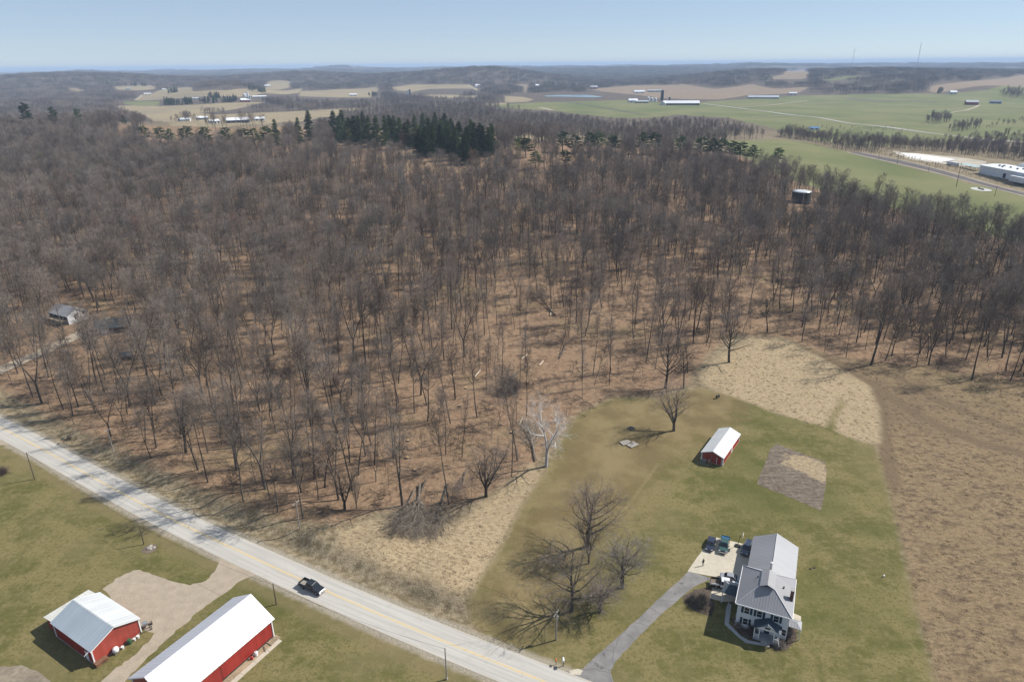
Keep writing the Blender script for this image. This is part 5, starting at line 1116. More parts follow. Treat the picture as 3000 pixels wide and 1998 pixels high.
# left side porch over the parking
sp = [(-8.0, 0.2), (-8.0, 4.0)]; SE, SR = 2.65, 3.6
MB().slab([(-8.05, -0.2, SE), (-WX, -0.2, SE), (-WX, 1.75, SR), (-7.2, 1.75, SR)], 0.1).build('side_porch_roof', M_ROOFT, H0)  # front slope's shade is put in as slate colour; other slopes stay grey
MB().slab([(-8.05, 3.7, SE), (-WX, 3.7, SE), (-WX, 1.75, SR), (-7.2, 1.75, SR)], 0.1).build('side_porch_roof', M_ROOFHY, H0)
MB().slab([(-8.05, -0.2, SE), (-8.05, 3.7, SE), (-7.2, 1.75, SR)], 0.1).build('side_porch_hip', M_ROOFHY, H0)
for y in (0.0, 3.5): MB().box((-7.85, y, 1.28), (0.15, 0.15, 2.56)).build('side_porch_post', M_TRIM, H0)
MB().box((-WX - 0.03, 1.7, 1.4), (0.06, 0.95, 2.1)).build('side_door', M_TRIM, H0)
# right side porch
MB().slab([(EX - 0.3, -4.3, 2.75), (6.9, -4.3, 2.6), (6.0, -3.1, 3.15), (WX, -3.1, 3.3)], 0.08).build('small_porch_roof', M_ROOFH, H0)
MB().slab([(6.9, -4.3, 2.6), (6.9, -1.9, 2.6), (6.0, -3.1, 3.15)], 0.08).build('small_porch_hip', mat('sunlit_standing_seam', (0.42, 0.43, 0.45)), H0)  # sunlit hip takes the lightened copy of the grey steel
MB().slab([(WX, -1.9, 2.75), (6.9, -1.9, 2.6), (6.0, -3.1, 3.15), (WX, -3.1, 3.3)], 0.08).build('small_porch_roof', M_ROOFH, H0)
for y in (-4.15, -2.05): MB().box((6.75, y, 1.28), (0.13, 0.13, 2.5)).build('small_porch_post', M_TRIM, H0)
# chimney, flue, vents
ch = MB().span((4.15, -1.35, EZ - 0.6), (4.75, -0.65, 8.4)).build('chimney', M_BRICK, H0); MB().span((4.08, -1.42, 8.4), (4.82, -0.58, 8.52)).build('chimney_cap', M_FOUND, ch)
fl = MB().tube((0.15, 6.6, AR - 0.6), (0.15, 6.6, AR + 1.7), 0.14).build('flue', M_GALV, H0); MB().lathe((0.15, 6.6, AR + 1.7), [(0.26, 0), (0.26, 0.12), (0.05, 0.26)], 12).build('flue_cap', M_TRIM, fl)
MB().tube((2.9, 0.2, 7.2), (2.9, 0.2, 7.75), 0.12).build('roof_vent', M_DARK, H0); MB().tube((-1.9, 0.6, 7.6), (-1.9, 0.6, 8.25), 0.12).build('roof_vent', M_DARK, H0)
# ---- house in the wood
wh0 = P1(205, 935); wh = empty('wood_house', (wh0.x, wh0.y, wh0.z), R_(-28)); tag(wh, 'white house with grey roof standing in the wood at the left', 'house')
M_SHINGLE = mat('grey_shingle', (0.30, 0.305, 0.315), 0.85, 0.12, 2.5); M_DKSHINGLE = mat('dark_shingle', (0.10, 0.105, 0.11), 0.85, 0.2, 2.0)
gable(wh, 13.5, 8.6, 3.7, 6.0, 0.5, mat('shaded_siding', (0.30, 0.31, 0.32), .7, .08, 2), mat('pale_gable', (0.58, 0.60, 0.63), .6, .05, 2), M_SHINGLE, M_SHINGLE)  # long walls: shade on the white siding is put into a grey colour
MB().box((6.79, -0.9, 2.6), (0.06, 1.3, 2.4)).build('window', M_GLASS, wh); MB().box((6.79, 2.4, 3.2), (0.06, 1.0, 1.2)).build('window', M_GLASS, wh)
for k in range(4): MB().box((-4.8 + 3.1 * k, -4.33, 2.9), (1.4, 0.06, 1.4)).build('window', M_GLASS, wh)
dk = MB().span((-5.5, -7.2, 2.0), (6.3, -4.35, 2.18)).build('deck', M_WOOD, wh)
for x in (-5.3, -1.4, 2.4, 6.1): MB().box((x, -7.05, 1.6), (0.16, 0.16, 3.2)).build('deck_post', M_WOOD, dk)
MB().box((0.4, -7.12, 3.05), (11.8, 0.08, 0.1)).build('deck_rail', M_WOOD, dk)
gh0 = P1(335, 968); gh = empty('dark_garage', (gh0.x, gh0.y, gh0.z), R_(20)); tag(gh, 'low dark-roofed garage among the trees beside the wood house', 'garage')
gable(gh, 12.5, 8.0, 2.7, 5.2, 0.4, mat('brown_board', (0.10, 0.08, 0.065), 0.85, 0.2, 2), mat('brown_board', (0.1, 0.08, 0.065)), M_DKSHINGLE, M_DKSHINGLE, trim=False)
MB().box((-2.5, -4.03, 1.2), (3.0, 0.06, 2.2)).build('garage_door', M_TRIM, gh)
hs0 = P1(372, 1052); hs = empty('garden_shed', (hs0.x, hs0.y, hs0.z), R_(15)); tag(hs, 'tiny dark shed under the trees below the garage', 'shed')
gable(hs, 4.0, 3.2, 2.0, 3.0, 0.25, mat('brown_board', (0.1, 0.08, 0.065)), mat('brown_board', (0.1, 0.08, 0.065)), M_DKSHINGLE, M_DKSHINGLE, trim=False)
MB().box((0, -1.63, 0.95), (1.1, 0.05, 1.8)).build('door', M_WOOD, hs)
# ---- water tank
tk0 = P1(2345, 594); tk = empty('water_tank', (tk0.x, tk0.y, tk0.z)); tag(tk, 'round water tank with shade-darkened shell and shiny roof rising from the wood', 'water tank')
TR, THt = 6.7, 8.2
MB().lathe((0, 0, -1), [(TR, 0), (TR, THt + 1)], 40).build('shell', mat('shaded_tank_shell', (0.05, 0.06, 0.06), 0.5, 0.15, 0.6), tk, smooth=False)  # shade of the near side is put into the near-black shell colour
MB().lathe((0, 0, THt), [(TR + 0.12, 0), (TR + 0.12, 0.12), (TR * 0.6, 0.75), (0.4, 1.15), (0.05, 1.2)], 40).build('dome_roof', mat('tank_roof', (0.72, 0.75, 0.78), 0.3, 0.08, 0.6, spec=0.6), tk, smooth=True)
for k in range(3): MB().lathe((0, 0, 2.0 * (k + 1)), [(TR + 0.02, 0), (TR + 0.05, 0.03), (TR + 0.02, 0.06)], 40).build('hoop', mat('shaded_tank_shell', (0.05, 0.06, 0.06)), tk)
MB().box((-1.2, -TR - 0.15, THt / 2), (0.5, 0.05, THt)).build('ladder', M_GALV, tk)
MB().tube((0, 0, THt + 1.1), (0, 0, THt + 1.9), 0.25).build('vent', M_DARK, tk)

# ------------------------------------------------------------------ far farms: (label, category, px, py(base), yaw deg, length, width, wall h, ridge h, wall, roof)
M_FW = mat('far_white_wall', (0.72, 0.73, 0.75), 0.6, 0.05, 0.3); M_FR = mat('far_white_roof', (0.80, 0.82, 0.85), 0.4, 0.04, 0.2); M_FG = mat('far_grey_roof', (0.48, 0.52, 0.56), 0.45, 0.08, 0.2)
M_FRED = mat('far_red_wall', (0.28, 0.035, 0.03), 0.6, 0.1, 0.3); M_FDK = mat('far_dark_wall', (0.07, 0.07, 0.075), 0.7, 0.1, 0.3); M_FBL = mat('far_blue_wall', (0.15, 0.20, 0.27), 0.6, 0.1, 0.3)
def far_building(label, cat, zpx, yaw, L, W, hw, hr, wm, rm, name='barn', doors=2, chimney=False):
    p = P1(*zpx); view = math.degrees(math.atan2(-p.x, p.y))
    o = empty(name, (p.x, p.y, p.z - 0.3), R_(view + yaw)); tag(o, label, cat)
    MB().extrude([(-W / 2, 0), (W / 2, 0), (W / 2, hw), (0, hr - 0.1), (-W / 2, hw)], 'x', -L / 2, L / 2).build('wall', wm, o)
    for s in (-1, 1): MB().slab([(-L / 2 - .6, s * (W / 2 + .6), hw - .2), (L / 2 + .6, s * (W / 2 + .6), hw - .2), (L / 2 + .6, 0, hr), (-L / 2 - .6, 0, hr)], 0.12).build('roof_panel', rm, o)
    for k in range(doors): MB().box((-L / 2 + L * (k + .5) / max(1, doors), -W / 2 - 0.06, min(hw, 4) * 0.42), (min(3.2, L / (doors * 2 + 1)), 0.1, min(hw, 4) * 0.8)).build('door', M_FDK, o)
    if chimney: MB().span((L * .2, -.4, hw), (L * .2 + .8, .4, hr + 1.2)).build('chimney', M_BRICK, o)
    return o
z1 = lambda x, y: Z1([(x, y)])[0]; z2 = lambda x, y: Z2([(x, y)])[0]; z3 = lambda x, y: Z3([(x, y)])[0]
FB = far_building
FB('white-roofed blue barn, left of the row of valley barns', 'barn', z1(1395, 473), 12, 21, 10, 4, 7, M_FBL, M_FR)
FB('small white house in front of the valley barns', 'house', z1(1480, 500), 20, 15, 8, 4, 6.5, M_FW, M_FR, 'house', 3, True)
FB('longest white barn of the valley row left of the spruces', 'barn', z1(1642, 494), 6, 33, 12, 4.5, 8, M_FBL, M_FR, doors=5)
FB('white barn at the right end of the valley row', 'barn', z1(1788, 480), 8, 20, 10, 4, 7, M_FW, M_FR)
FB('little house beside the tree left of the valley barns', 'house', z1(1255, 484), 30, 10, 8, 3.5, 6, M_FBL, M_FG, 'house', 2)
FB('tiny white cottage at the foot of the left wood', 'house', z1(1300, 482), -20, 8, 7, 3.5, 6, M_FW, M_FR, 'house', 2)
FB('dark barn with white roof beside the distant silos', 'barn', z1(1692, 352), 10, 25, 14, 6, 11, M_FRED, M_FR, doors=3)
FB('long low white shed behind the distant silo farm', 'shed', z1(1790, 322), 4, 42, 10, 4, 6.5, M_FW, M_FR, doors=6)
FB('white farmhouse behind the distant silo barn', 'house', z1(1695, 318), 25, 12, 10, 7, 11, M_FW, M_FG, 'house', 3, True)
FB('small grey shed in the upper left tan field', 'shed', z1(885, 266), 15, 16, 9, 4, 6, M_FDK, M_FG)
FB('white shed beside the gravel hill road', 'shed', z1(1018, 302), 5, 24, 9, 4, 6.5, M_FW, M_FR)
FB('white shed by the round far copse', 'shed', z1(1130, 270), 20, 14, 8, 4, 6, M_FW, M_FR)
FB('pale shed between two far evergreens', 'shed', z1(1350, 333), 8, 18, 9, 3.5, 6, M_FW, M_FG)
FB('white barn under the round tan hill', 'barn', z1(1845, 247), 8, 30, 12, 5, 9, M_FW, M_FR)
FB('white barn at the centre-left far field edge', 'barn', z2(82, 310), 8, 26, 11, 5, 8, M_FW, M_FR)
FB('white house on the far hill beside the climbing road', 'house', z2(940, 252), 30, 24, 15, 8, 14, M_FW, M_FR, 'house', 3)
FB('tall white house left of the far evergreen row', 'house', z2(1350, 260), 25, 16, 14, 12, 18, M_FW, M_FR, 'house', 3)
FB('brown house right of the far evergreen row', 'house', z2(1740, 262), 10, 30, 16, 7, 13, M_FRED, M_FG, 'house', 3)
FB('white farm buildings left of the far long shed', 'barn', z2(2055, 292), 12, 38, 16, 6, 11, M_FW, M_FR)
FB('far long grey shed above the dairy farm', 'shed', z2(2160, 282), 4, 50, 14, 5, 8, M_FBL, M_FG)
FB('white barn at the left end of the dairy farm', 'barn', z2(2010, 355), 14, 24, 15, 6, 10, M_FW, M_FR)
FB('long dark open shed of the dairy farm', 'shed', z2(2072, 358), 6, 34, 14, 4, 6.5, M_FDK, M_FG, doors=6)
FB('huge grey-roofed dairy barn beside the tall silo', 'barn', z3(-12, 372), 5, 88, 26, 5, 10.5, M_FDK, M_FR, doors=12)
FB('white gabled barn in front of the dairy silo', 'barn', z2(2230, 372), 70, 24, 13, 5, 9, M_FW, M_FR)
FB('long pale-roofed barn beside the valley road bend', 'barn', z3(555, 328), 5, 84, 20, 4, 9, M_FDK, M_FG, doors=10)
FB('white shed right of the long pale-roofed barn', 'shed', z3(760, 302), 8, 22, 12, 5, 8, M_FW, M_FR)
FB('distant red barn with pale roof in the green field', 'barn', z3(1990, 372), 14, 26, 14, 7, 11, M_FRED, M_FG, doors=3)
FB('low blue-grey shed right of the distant red barn', 'shed', z3(2157, 363), 8, 24, 10, 5, 7.5, M_FBL, M_FBL)
FB('white farmhouse under the grey field at right', 'house', z3(1863, 298), 25, 17, 12, 6, 10, M_FW, M_FR, 'house', 3, True)
FB('blue-roofed hut beside the stony strip', 'shed', z3(905, 542), 10, 14, 7, 2.8, 4.5, M_FW, mat('blue_tarp', (0.10, 0.25, 0.50), 0.5), 'shed', 2)
def silo(label, zpx, r, h, m, cap):
    p = P1(*zpx); o = empty('silo', (p.x, p.y, p.z - .3)); tag(o, label, 'silo')
    MB().lathe((0, 0, 0), [(r, 0), (r, h)], 20).build('shell', m, o, smooth=False); MB().lathe((0, 0, h), [(r * 1.02, 0), (r * 0.75, r * 0.5), (r * 0.1, r * 0.75)], 20).build('dome', cap, o, smooth=True)
silo('tall dark blue silo of the dairy farm', z2(2212, 342), 4.3, 25, mat('blue_silo', (0.03, 0.04, 0.06), 0.4), M_FDK)
silo('short brown silo beside the tall dark silo', z2(2264, 350), 2.6, 12, mat('brown_silo', (0.14, 0.10, 0.08), 0.7), M_FG)
for k, (x, y) in enumerate(((2117, 345), (2141, 350), (2166, 352))):
    silo(('left', 'middle', 'right')[k] + ' of three round grain bins at the dairy farm', z2(x, y), 4.6, 7.5, mat('grain_bin', (0.62, 0.64, 0.66), 0.4, 0.08, 0.5), M_FR)
silo('grey silo at the right of the distant silo farm', z1(1728, 352), 2.8, 17, mat('grey_silo', (0.34, 0.36, 0.40), 0.7), M_FR)
silo('white domed silo of the distant silo farm', z1(1712, 322), 2.8, 15, M_FW, M_FR)
silo('dark silo on the centre-left far farm', z2(473, 302), 3.4, 17, M_FDK, M_FDK)
silo('white silo on the centre-left far farm', z2(458, 302), 3.4, 15, M_FW, M_FR)
# factory beyond the railway
f0 = P1(2867, 507); f1 = P1(2978, 536); fd = Vector((f1.x - f0.x, f1.y - f0.y, 0)); fyaw = math.atan2(fd.y, fd.x); fd.normalize(); fn = Vector((-fd.y, fd.x, 0))
fb = empty('factory', f0, fyaw); tag(fb, 'long white flat-roofed factory building at the right edge', 'factory')
MB().span((0, 0, -0.5), (95, 26, 7.2)).build('wall', mat('factory_white', (0.74, 0.76, 0.80), 0.6, 0.04, 0.4, ribs=(0, 0.4, 0.02)), fb)
MB().slab([(-0.6, -0.6, 7.25), (95.6, -0.6, 7.25), (95.6, 13, 8.1), (-0.6, 13, 8.1)], 0.2).slab([(-0.6, 26.6, 7.25), (95.6, 26.6, 7.25), (95.6, 13, 8.1), (-0.6, 13, 8.1)], 0.2).build('roof', M_FR, fb)
MB().box((31, -0.05, 2.0), (3.2, 0.1, 4.0)).build('loading_door', M_DARK, fb)
MB().span((44, -6, -0.3), (60, 0.02, 4.4)).build('annex', M_FW, fb)
for x, y in ((12, 8), (14, 11), (18, 6), (24, 9), (33, 8), (36, 11), (48, 8), (52, 10)): MB().span((x, y, 7.6), (x + 1.2, y + 1.2, 8.9)).build('roof_unit', M_DARK, fb)
a0 = f0 + fd * 14 + fn * 36; ab = empty('arched_warehouse', (a0.x, a0.y, f0.z), fyaw); tag(ab, 'grey arched-roof warehouse behind the white factory', 'warehouse')
MB().extrude([(15 * math.cos(t), 3 + 8 * math.sin(t)) for t in [math.pi * k / 14 for k in range(15)]] + [(-15, -0.5), (15, -0.5)], 'x', 0, 80).build('vault_roof', mat('grey_vault', (0.40, 0.42, 0.44), 0.5, 0.06, 0.3, ribs=(0, 1.2, 0.05)), ab, smooth=False)
MB().box((-0.06, 0, 2.5), (0.1, 7, 5)).build('door', M_DARK, ab)
t0 = f0 + fd * (-2) + fn * 78; tb = empty('teal_warehouse', (t0.x, t0.y, f0.z), fyaw); tag(tb, 'tan-roofed warehouse with teal walls behind the factory', 'warehouse')
MB().extrude([(-26, -0.5), (26, -0.5), (26, 8), (0, 10.9), (-26, 8)], 'x', 0, 95).build('wall', mat('teal_wall', (0.02, 0.13, 0.21), 0.5, 0.08, 0.3), tb)
for s in (-1, 1): MB().slab([(-0.8, s * 26.6, 8.0), (95.8, s * 26.6, 8.0), (95.8, 0, 11.1), (-0.8, 0, 11.1)], 0.2).build('roof_panel', mat('tan_roof', (0.56, 0.52, 0.45), 0.6, 0.05, 0.2), tb)
MB().box((20, -26.05, 2.5), (6, 0.1, 5)).build('door', M_DARK, tb)
p_ = f0 + fd * (-34) + fn * 8; op = empty('open_shed', (p_.x, p_.y, f0.z), fyaw); tag(op, 'low open shed with pale roof left of the factory', 'shed')
MB().slab([(0, -4, 3.6), (24, -4, 3.6), (24, 4, 4.2), (0, 4, 4.2)], 0.15).build('roof', mat('aqua_roof', (0.45, 0.56, 0.56), 0.5), op)
for k in range(5):
    for s in (-1, 1): MB().box((0.5 + 5.75 * k, s * 3.7, 1.8), (0.25, 0.25, 3.9)).build('post', M_WOOD, op)
tr0 = P1(2775, 484); trl = empty('semi_trailer', tr0, fyaw); tag(trl, 'white box trailer parked beside the white lot', 'trailer')
MB().span((0, -1.3, 1.1), (14, 1.3, 4.0)).build('box', M_FW, trl)
for x in (1.5, 2.8, 12.5):
    for s in (-1, 1): MB().tube((x, s * 1.0, 0.5), (x, s * 1.3, 0.5), 0.5, n=12).build('wheel', M_DARK, trl)
ov = P1(2874, 556); od = empty('oval_bed', ov, fyaw - 0.1); tag(od, 'pale oval stone bed with dark letters-like planting in the green field', 'planting bed')
MB().poly([(0, 0, 0.28)] + [(9.5 * math.cos(t), 6.5 * math.sin(t), 0.25) for t in [2 * math.pi * k / 28 for k in range(28)]], [(0, k + 1, (k + 1) % 28 + 1) for k in range(28)]).build('stone_bed', mat('pale_stone_bed', (0.52, 0.52, 0.49), 0.9, 0.1, 0.5), od)
for x, y, w in ((-3.0, 0.2, 1.1), (-1.6, -0.2, 0.8), (0.8, 0.1, 1.6), (2.6, -0.1, 1.0)): MB().lathe((x, y, 0.2), [(w, 0), (w * 0.9, 0.5), (w * 0.4, 0.9), (0.05, 1.0)], 9).build('dark_planting', mat('dark_shrub', (0.05, 0.05, 0.035), 0.95, 0.3, 2), od)
# ------------------------------------------------------------------ poles and cables
M_POLE = mat('pole_wood', (0.14, 0.11, 0.085), 0.9, 0.2, 5); M_POLEPALE = mat('pale_pole_wood', (0.34, 0.31, 0.28), 0.85, 0.15, 5)
POLES = {}
def pole(key, label, b, t, arm=0.0, m=M_POLE, r=0.14, yaw=0.0, transformer=False, foot=False, minh=None):
    p = P1(*b); h = vert_height(p, *t)
    if minh: h = max(h, minh)
    o = empty('utility_pole', p, yaw); tag(o, label, 'utility pole')
    MB().tube((0, 0, -0.5), (0, 0, h), r, r * 0.65, n=10).build('shaft', m, o, smooth=False)
    if arm:
        MB().box((0, 0.12, h - 0.5), (arm, 0.1, 0.12)).build('crossarm', m, o)
        for x in (-arm * .46, -arm * .2, arm * .2, arm * .46): MB().lathe((x, 0.12, h - 0.44), [(0.05, 0), (0.07, 0.1), (0.03, 0.22)], 8).build('insulator', M_TRIM, o)
    if transformer: MB().lathe((0.32, 0, h - 2.1), [(0.22, 0), (0.24, 0.1), (0.24, 0.85), (0.1, 1.0)], 12).build('transformer', M_GALV, o)
    if foot: MB().tube((0, 0, -0.2), (0, 0, 0.5), r * 1.5, r * 1.35, n=10).build('base_sleeve', M_CONC, o)
    POLES[key] = Vector((p.x, p.y, p.z + h)); return o
rz_ = math.atan2(*(ROAD[40] - ROAD[30])[::-1]) + math.pi / 2
pole('a', 'dark utility pole on the lawn at the far left edge', (102, 1404), (79, 1325))
pole('b', 'dark pole beside the small stone heap', (422, 1594), (406, 1539))
pole('c', 'dark pole beside the long red barn', (810, 1770), (803, 1709))
pole('d', 'pole with pale foot at the bottom edge by the road', (1309, 1989), (1304, 1897), m=M_POLEPALE, foot=True)
pole('e', 'pale crossarm pole on the wood side of the road', (879, 1550), (863, 1470), 1.8, M_POLEPALE, yaw=rz_)
pole('f', 'grey crossarm pole with transformer beside the lawn trees', (1629, 1874), (1634, 1792), 1.9, M_POLEPALE, 0.17, rz_, True)
pole('g', 'pale pole among the left roadside trees', (333, 1325), (308, 1258), 1.8, M_POLEPALE, yaw=rz_)
pole('h', 'tall dark pole standing in the green field before the factory', (2801, 548), (2817, 478), 3.0, r=0.26, yaw=0.4)
pole('i', 'short pole right of the oval stone bed', (2914, 575), (2920, 545), 2.0, r=0.2)
pole('j', 'slim pole beside the railway verge', (2719, 505), (2720, 480), 1.8, r=0.18)
pole('k', 'pole on the green ridge left of the white lot', (2628, 481), (2633, 448), 2.0, r=0.2)
pole('l', 'farthest pole on the green ridge', (2574, 467), (2576, 442), 1.8, r=0.18)
def cable(p, q, sag, label, r=0.018):
    pts = []
    for k in range(17):
        t = k / 16; v = p.lerp(q, t); v.z -= sag * 4 * t * (1 - t); pts.append(v)
    m = MB()
    for a, b in zip(pts[:-1], pts[1:]): m.tube(a, b, r, n=4, caps=False)
    o = m.build('overhead_cable', M_DARK); tag(o, label, 'cable')
cable(POLES['a'] - Vector((0, 0, .2)), POLES['b'] - Vector((0, 0, .2)), 0.8, 'thin overhead cable above the left lawn, between its two poles')
cable(POLES['b'] - Vector((0, 0, .2)), POLES['c'] - Vector((0, 0, .2)), 0.8, 'thin overhead cable crossing above the farm yard entrance')
cable(POLES['c'] - Vector((0, 0, .2)), POLES['d'] - Vector((0, 0, .2)), 1.0, 'thin overhead cable over the lawn right of the long barn')
cable(POLES['g'] - Vector((0, 0, .3)), POLES['e'] - Vector((0, 0, .3)), 1.2, 'thin overhead cable along the wood side of the road')
cable(POLES['e'] - Vector((0, 0, .3)), POLES['f'] - Vector((0, 0, .3)), 1.4, 'thin overhead cable passing over the straw grass')
for k, (x, y, h) in enumerate(((2685, 215, 150.0), (2495, 205, 120.0))):
    d = ray(x, 200); t = (9000 if k == 0 else 12000) / np.hypot(d[0], d[1]); X_, Y_ = d[0] * t, d[1] * t; zb = float(gz(np.array([X_]), np.array([Y_]))[0])
    o = empty('radio_mast', (X_, Y_, zb)); tag(o, ('nearer', 'fainter')[k] + ' thin radio mast on the horizon at right', 'mast')
    MB().tube((0, 0, -5), (0, 0, h + 90), 3.0, 1.6, n=6).build('lattice', M_FDK, o); MB().tube((0, 0, h + 90), (0, 0, h + 110), 0.8, n=5).build('antenna', M_FDK, o)

# ------------------------------------------------------------------ vehicles
M_TYRE = mat('tyre', (0.02, 0.02, 0.02), 0.9, 0.2, 8); M_RIM = mat('wheel_rim', (0.5, 0.5, 0.52), 0.3, 0.1, 8, metal=0.8); M_CHROME = mat('chrome', (0.75, 0.76, 0.78), 0.15, 0.05, 5, metal=0.9)
M_LAMP = mat('headlamp', (0.7, 0.72, 0.75), 0.1, 0.05, 5, spec=0.8); M_TAIL = mat('tail_lamp', (0.35, 0.02, 0.02), 0.2, 0.1, 5)
def paint(name, c): return mat(name, c, 0.22, 0.04, 2, spec=0.6, coat=0.8)
def ring(x, hw, zb, zt, r=0.12):
    return [(x, -hw + r, zb), (x, hw - r, zb), (x, hw, zb + r), (x, hw, zt - r), (x, hw - r, zt), (x, -hw + r, zt), (x, -hw, zt - r), (x, -hw, zb + r)]
def wheels(o, xs, W, r):
    for x in xs:
        for s in (-1, 1):
            w = MB().tube((x, s * (W / 2 - 0.24), r), (x, s * (W / 2 + 0.01), r), r, n=18).build('wheel', M_TYRE, o)
            MB().tube((x, s * (W / 2 - 0.02), r), (x, s * (W / 2 + 0.025), r), r * 0.62, n=14).build('rim', M_RIM, w)
def cab(o, pm, x0, x1, x2, x3, hw0, hw1, zb, zt, glass=True):
    """painted cabin: belt line from x0 (rear) to x3 (front), roof from x1 to x2"""
    b = [(x0, -hw0, zb), (x3, -hw0, zb), (x3, hw0, zb), (x0, hw0, zb)]; t = [(x1, -hw1, zt), (x2, -hw1, zt), (x2, hw1, zt), (x1, hw1, zt)]
    MB().poly(b + t, [(3, 2, 1, 0), (4, 5, 6, 7), (0, 1, 5, 4), (1, 2, 6, 5), (2, 3, 7, 6), (3, 0, 4, 7)]).build('cabin', pm, o, bevel=0.06)
    def pane(nm, q, f=0.12):
        q = [Vector(p) for p in q]; c = sum(q, Vector()) / 4; n = (q[1] - q[0]).cross(q[2] - q[0]).normalized()
        if n.dot(c - Vector(((x1 + x2) / 2, 0, (zb + zt) / 2))) < 0: n = -n
        q2 = [c + (p - c) * (1 - f) + n * 0.02 for p in q]; P_ = q2 + [p - n * 0.03 for p in q2]
        MB().poly(P_, [(0, 1, 2, 3), (7, 6, 5, 4), (0, 4, 5, 1), (1, 5, 6, 2), (2, 6, 7, 3), (3, 7, 4, 0)]).build(nm, M_GLASS, o)
    pane('windshield', [b[1], b[2], t[2], t[1]]); pane('rear_window', [b[3], b[0], t[0], t[3]])
    for s, (i, j) in ((-1, (0, 1)), (1, (3, 2))):
        bm_, tm_ = (Vector(b[i]) + Vector(b[j])) / 2, (Vector(t[i]) + Vector(t[j])) / 2
        pane('side_window', [b[i], bm_, tm_, t[i]], 0.16); pane('side_window', [bm_, b[j], t[j], tm_], 0.16)
def lamps(o, xf, xr, hw, z):
    for s in (-1, 1):
        MB().box((xf, s * (hw - 0.25), z), (0.1, 0.36, 0.17)).build('headlight', M_LAMP, o); MB().box((xr, s * (hw - 0.18), z + 0.05), (0.08, 0.22, 0.28)).build('taillight', M_TAIL, o)
        MB().box((0.75, s * (hw + 0.1), 1.0), (0.12, 0.2, 0.14)).build('mirror', M_TYRE, o)
def sedan(o, pm, L=4.75, W=1.8, H=1.42, suv=False):
    hw = W / 2; f, r = L / 2, -L / 2; zt = 0.86 if not suv else 1.02; zb = 0.22
    sec = [(r, .82, .45, zt - .12), (r + .12, .95, .3, zt - .02), (r + .8, 1, zb, zt + .04), (0, 1, zb, zt + .03), (f - 1.2, 1, zb, zt), (f - .45, .97, zb, zt - .12), (f - .1, .88, .3, zt - .25), (f, .75, .4, zt - .34)]
    MB().loft([ring(x, hw * k, a, b) for x, k, a, b in sec]).build('body', pm, o, bevel=0.03)
    if suv: cab(o, pm, r + .12, r + .5, .55, 1.25, hw * .95, hw * .78, zt - .02, H + .35)
    else: cab(o, pm, r + .75, r + 1.35, .35, 1.2, hw * .92, hw * .70, zt - .02, H)
    wheels(o, (r + .95, f - .92), W, .33 if not suv else .38); lamps(o, f - .13, r + .03, hw * .92, zt - .28)
    for x in (f - .02, r + .02): MB().box((x, 0, .45), (.1, W * .8, .18)).build('bumper', pm, o)
    if suv:
        for s in (-1, 1): MB().tube((r + .7, s * hw * .68, H + .42), (.3, s * hw * .68, H + .42), .025).build('roof_rail', M_CHROME, o)
def pickup(o, pm, L=5.7, W=1.95, H=1.85, bedm=None, flat=False, cover=None):
    hw = W / 2; f, r = L / 2, -L / 2; xb = -0.95; zt = 1.08
    sec = [(xb, 1, .42, zt), (.9, 1, .42, zt), (1.5, 1, .42, zt), (f - .5, .98, .42, zt - .06), (f - .1, .93, .45, zt - .12), (f, .86, .5, zt - .2)]
    MB().loft([ring(x, hw * k, a, b) for x, k, a, b in sec]).build('body', pm, o, bevel=0.03)
    cab(o, pm, xb + .02, xb + .16, .8, 1.5, hw * .94, hw * .76, zt - .02, H)
    bm_ = bedm or mat('bed_liner', (0.16, 0.15, 0.14), 0.8, 0.2, 5)
    if flat:
        MB().span((r, -hw * 1.02, .78), (xb - .05, hw * 1.02, .88)).build('flat_bed', bm_, o)
        for k in range(6): MB().span((r + .08, -hw + .06 + k * (W - .1) / 6, .883), (xb - .12, -hw + .06 + (k + .86) * (W - .1) / 6, .91)).build('plank', M_WOOD, o)
        MB().span((xb - .16, -hw, .9), (xb - .08, hw, 1.75)).build('headboard', M_DARK, o)
        for s in (-1, 1): MB().span((r + .1, s * hw - .04, .9), (xb - .2, s * hw + .04, 1.25)).build('stake_side', pm if s < 0 else M_DARK, o)
    else:
        MB().span((r + .05, -hw + .1, .62), (xb - .02, hw - .1, .72)).build('bed_floor', bm_, o)
        for s in (-1, 1): MB().span((r + .02, s * hw - (.1 if s > 0 else -.0), .45), (xb - .01, s * hw + (.0 if s > 0 else .1), zt + .1)).build('bed_side', pm, o, bevel=0.02)
        MB().span((r, -hw + .1, .5), (r + .08, hw - .1, zt + .08)).build('tailgate', pm, o)
        if cover: MB().span((r + .1, -hw + .12, .95), (xb - .1, hw - .12, 1.02)).build('bed_cover', cover, o)
    MB().span((f - .04, -hw * .95, .42), (f + .14, hw * .95, .66)).build('front_bumper', M_CHROME, o, bevel=0.03); MB().span((r - .12, -hw * .9, .5), (r + .0, hw * .9, .64)).build('rear_bumper', M_CHROME, o)
    MB().box((f + .005, 0, .82), (.03, W * .5, .2)).build('grille', M_DARK, o)
    MB().span((r + .1, -.5, .4), (f - .2, .5, .52)).build('chassis', M_DARK, o)
    wheels(o, (r + 1.15, f - .95), W, .40); lamps(o, f - .03, r - .02, hw, .85)
def place(name, label, cat, rear, front, builder, L, z=0.9, zbase=0.0, **kw):
    a, b = Pz(*rear, z), Pz(*front, z); c = (a + b) / 2; yaw = math.atan2(b.y - a.y, b.x - a.x)
    o = empty(name, (c.x, c.y, zbase), yaw); tag(o, label, cat); builder(o, L=L, **kw); return o
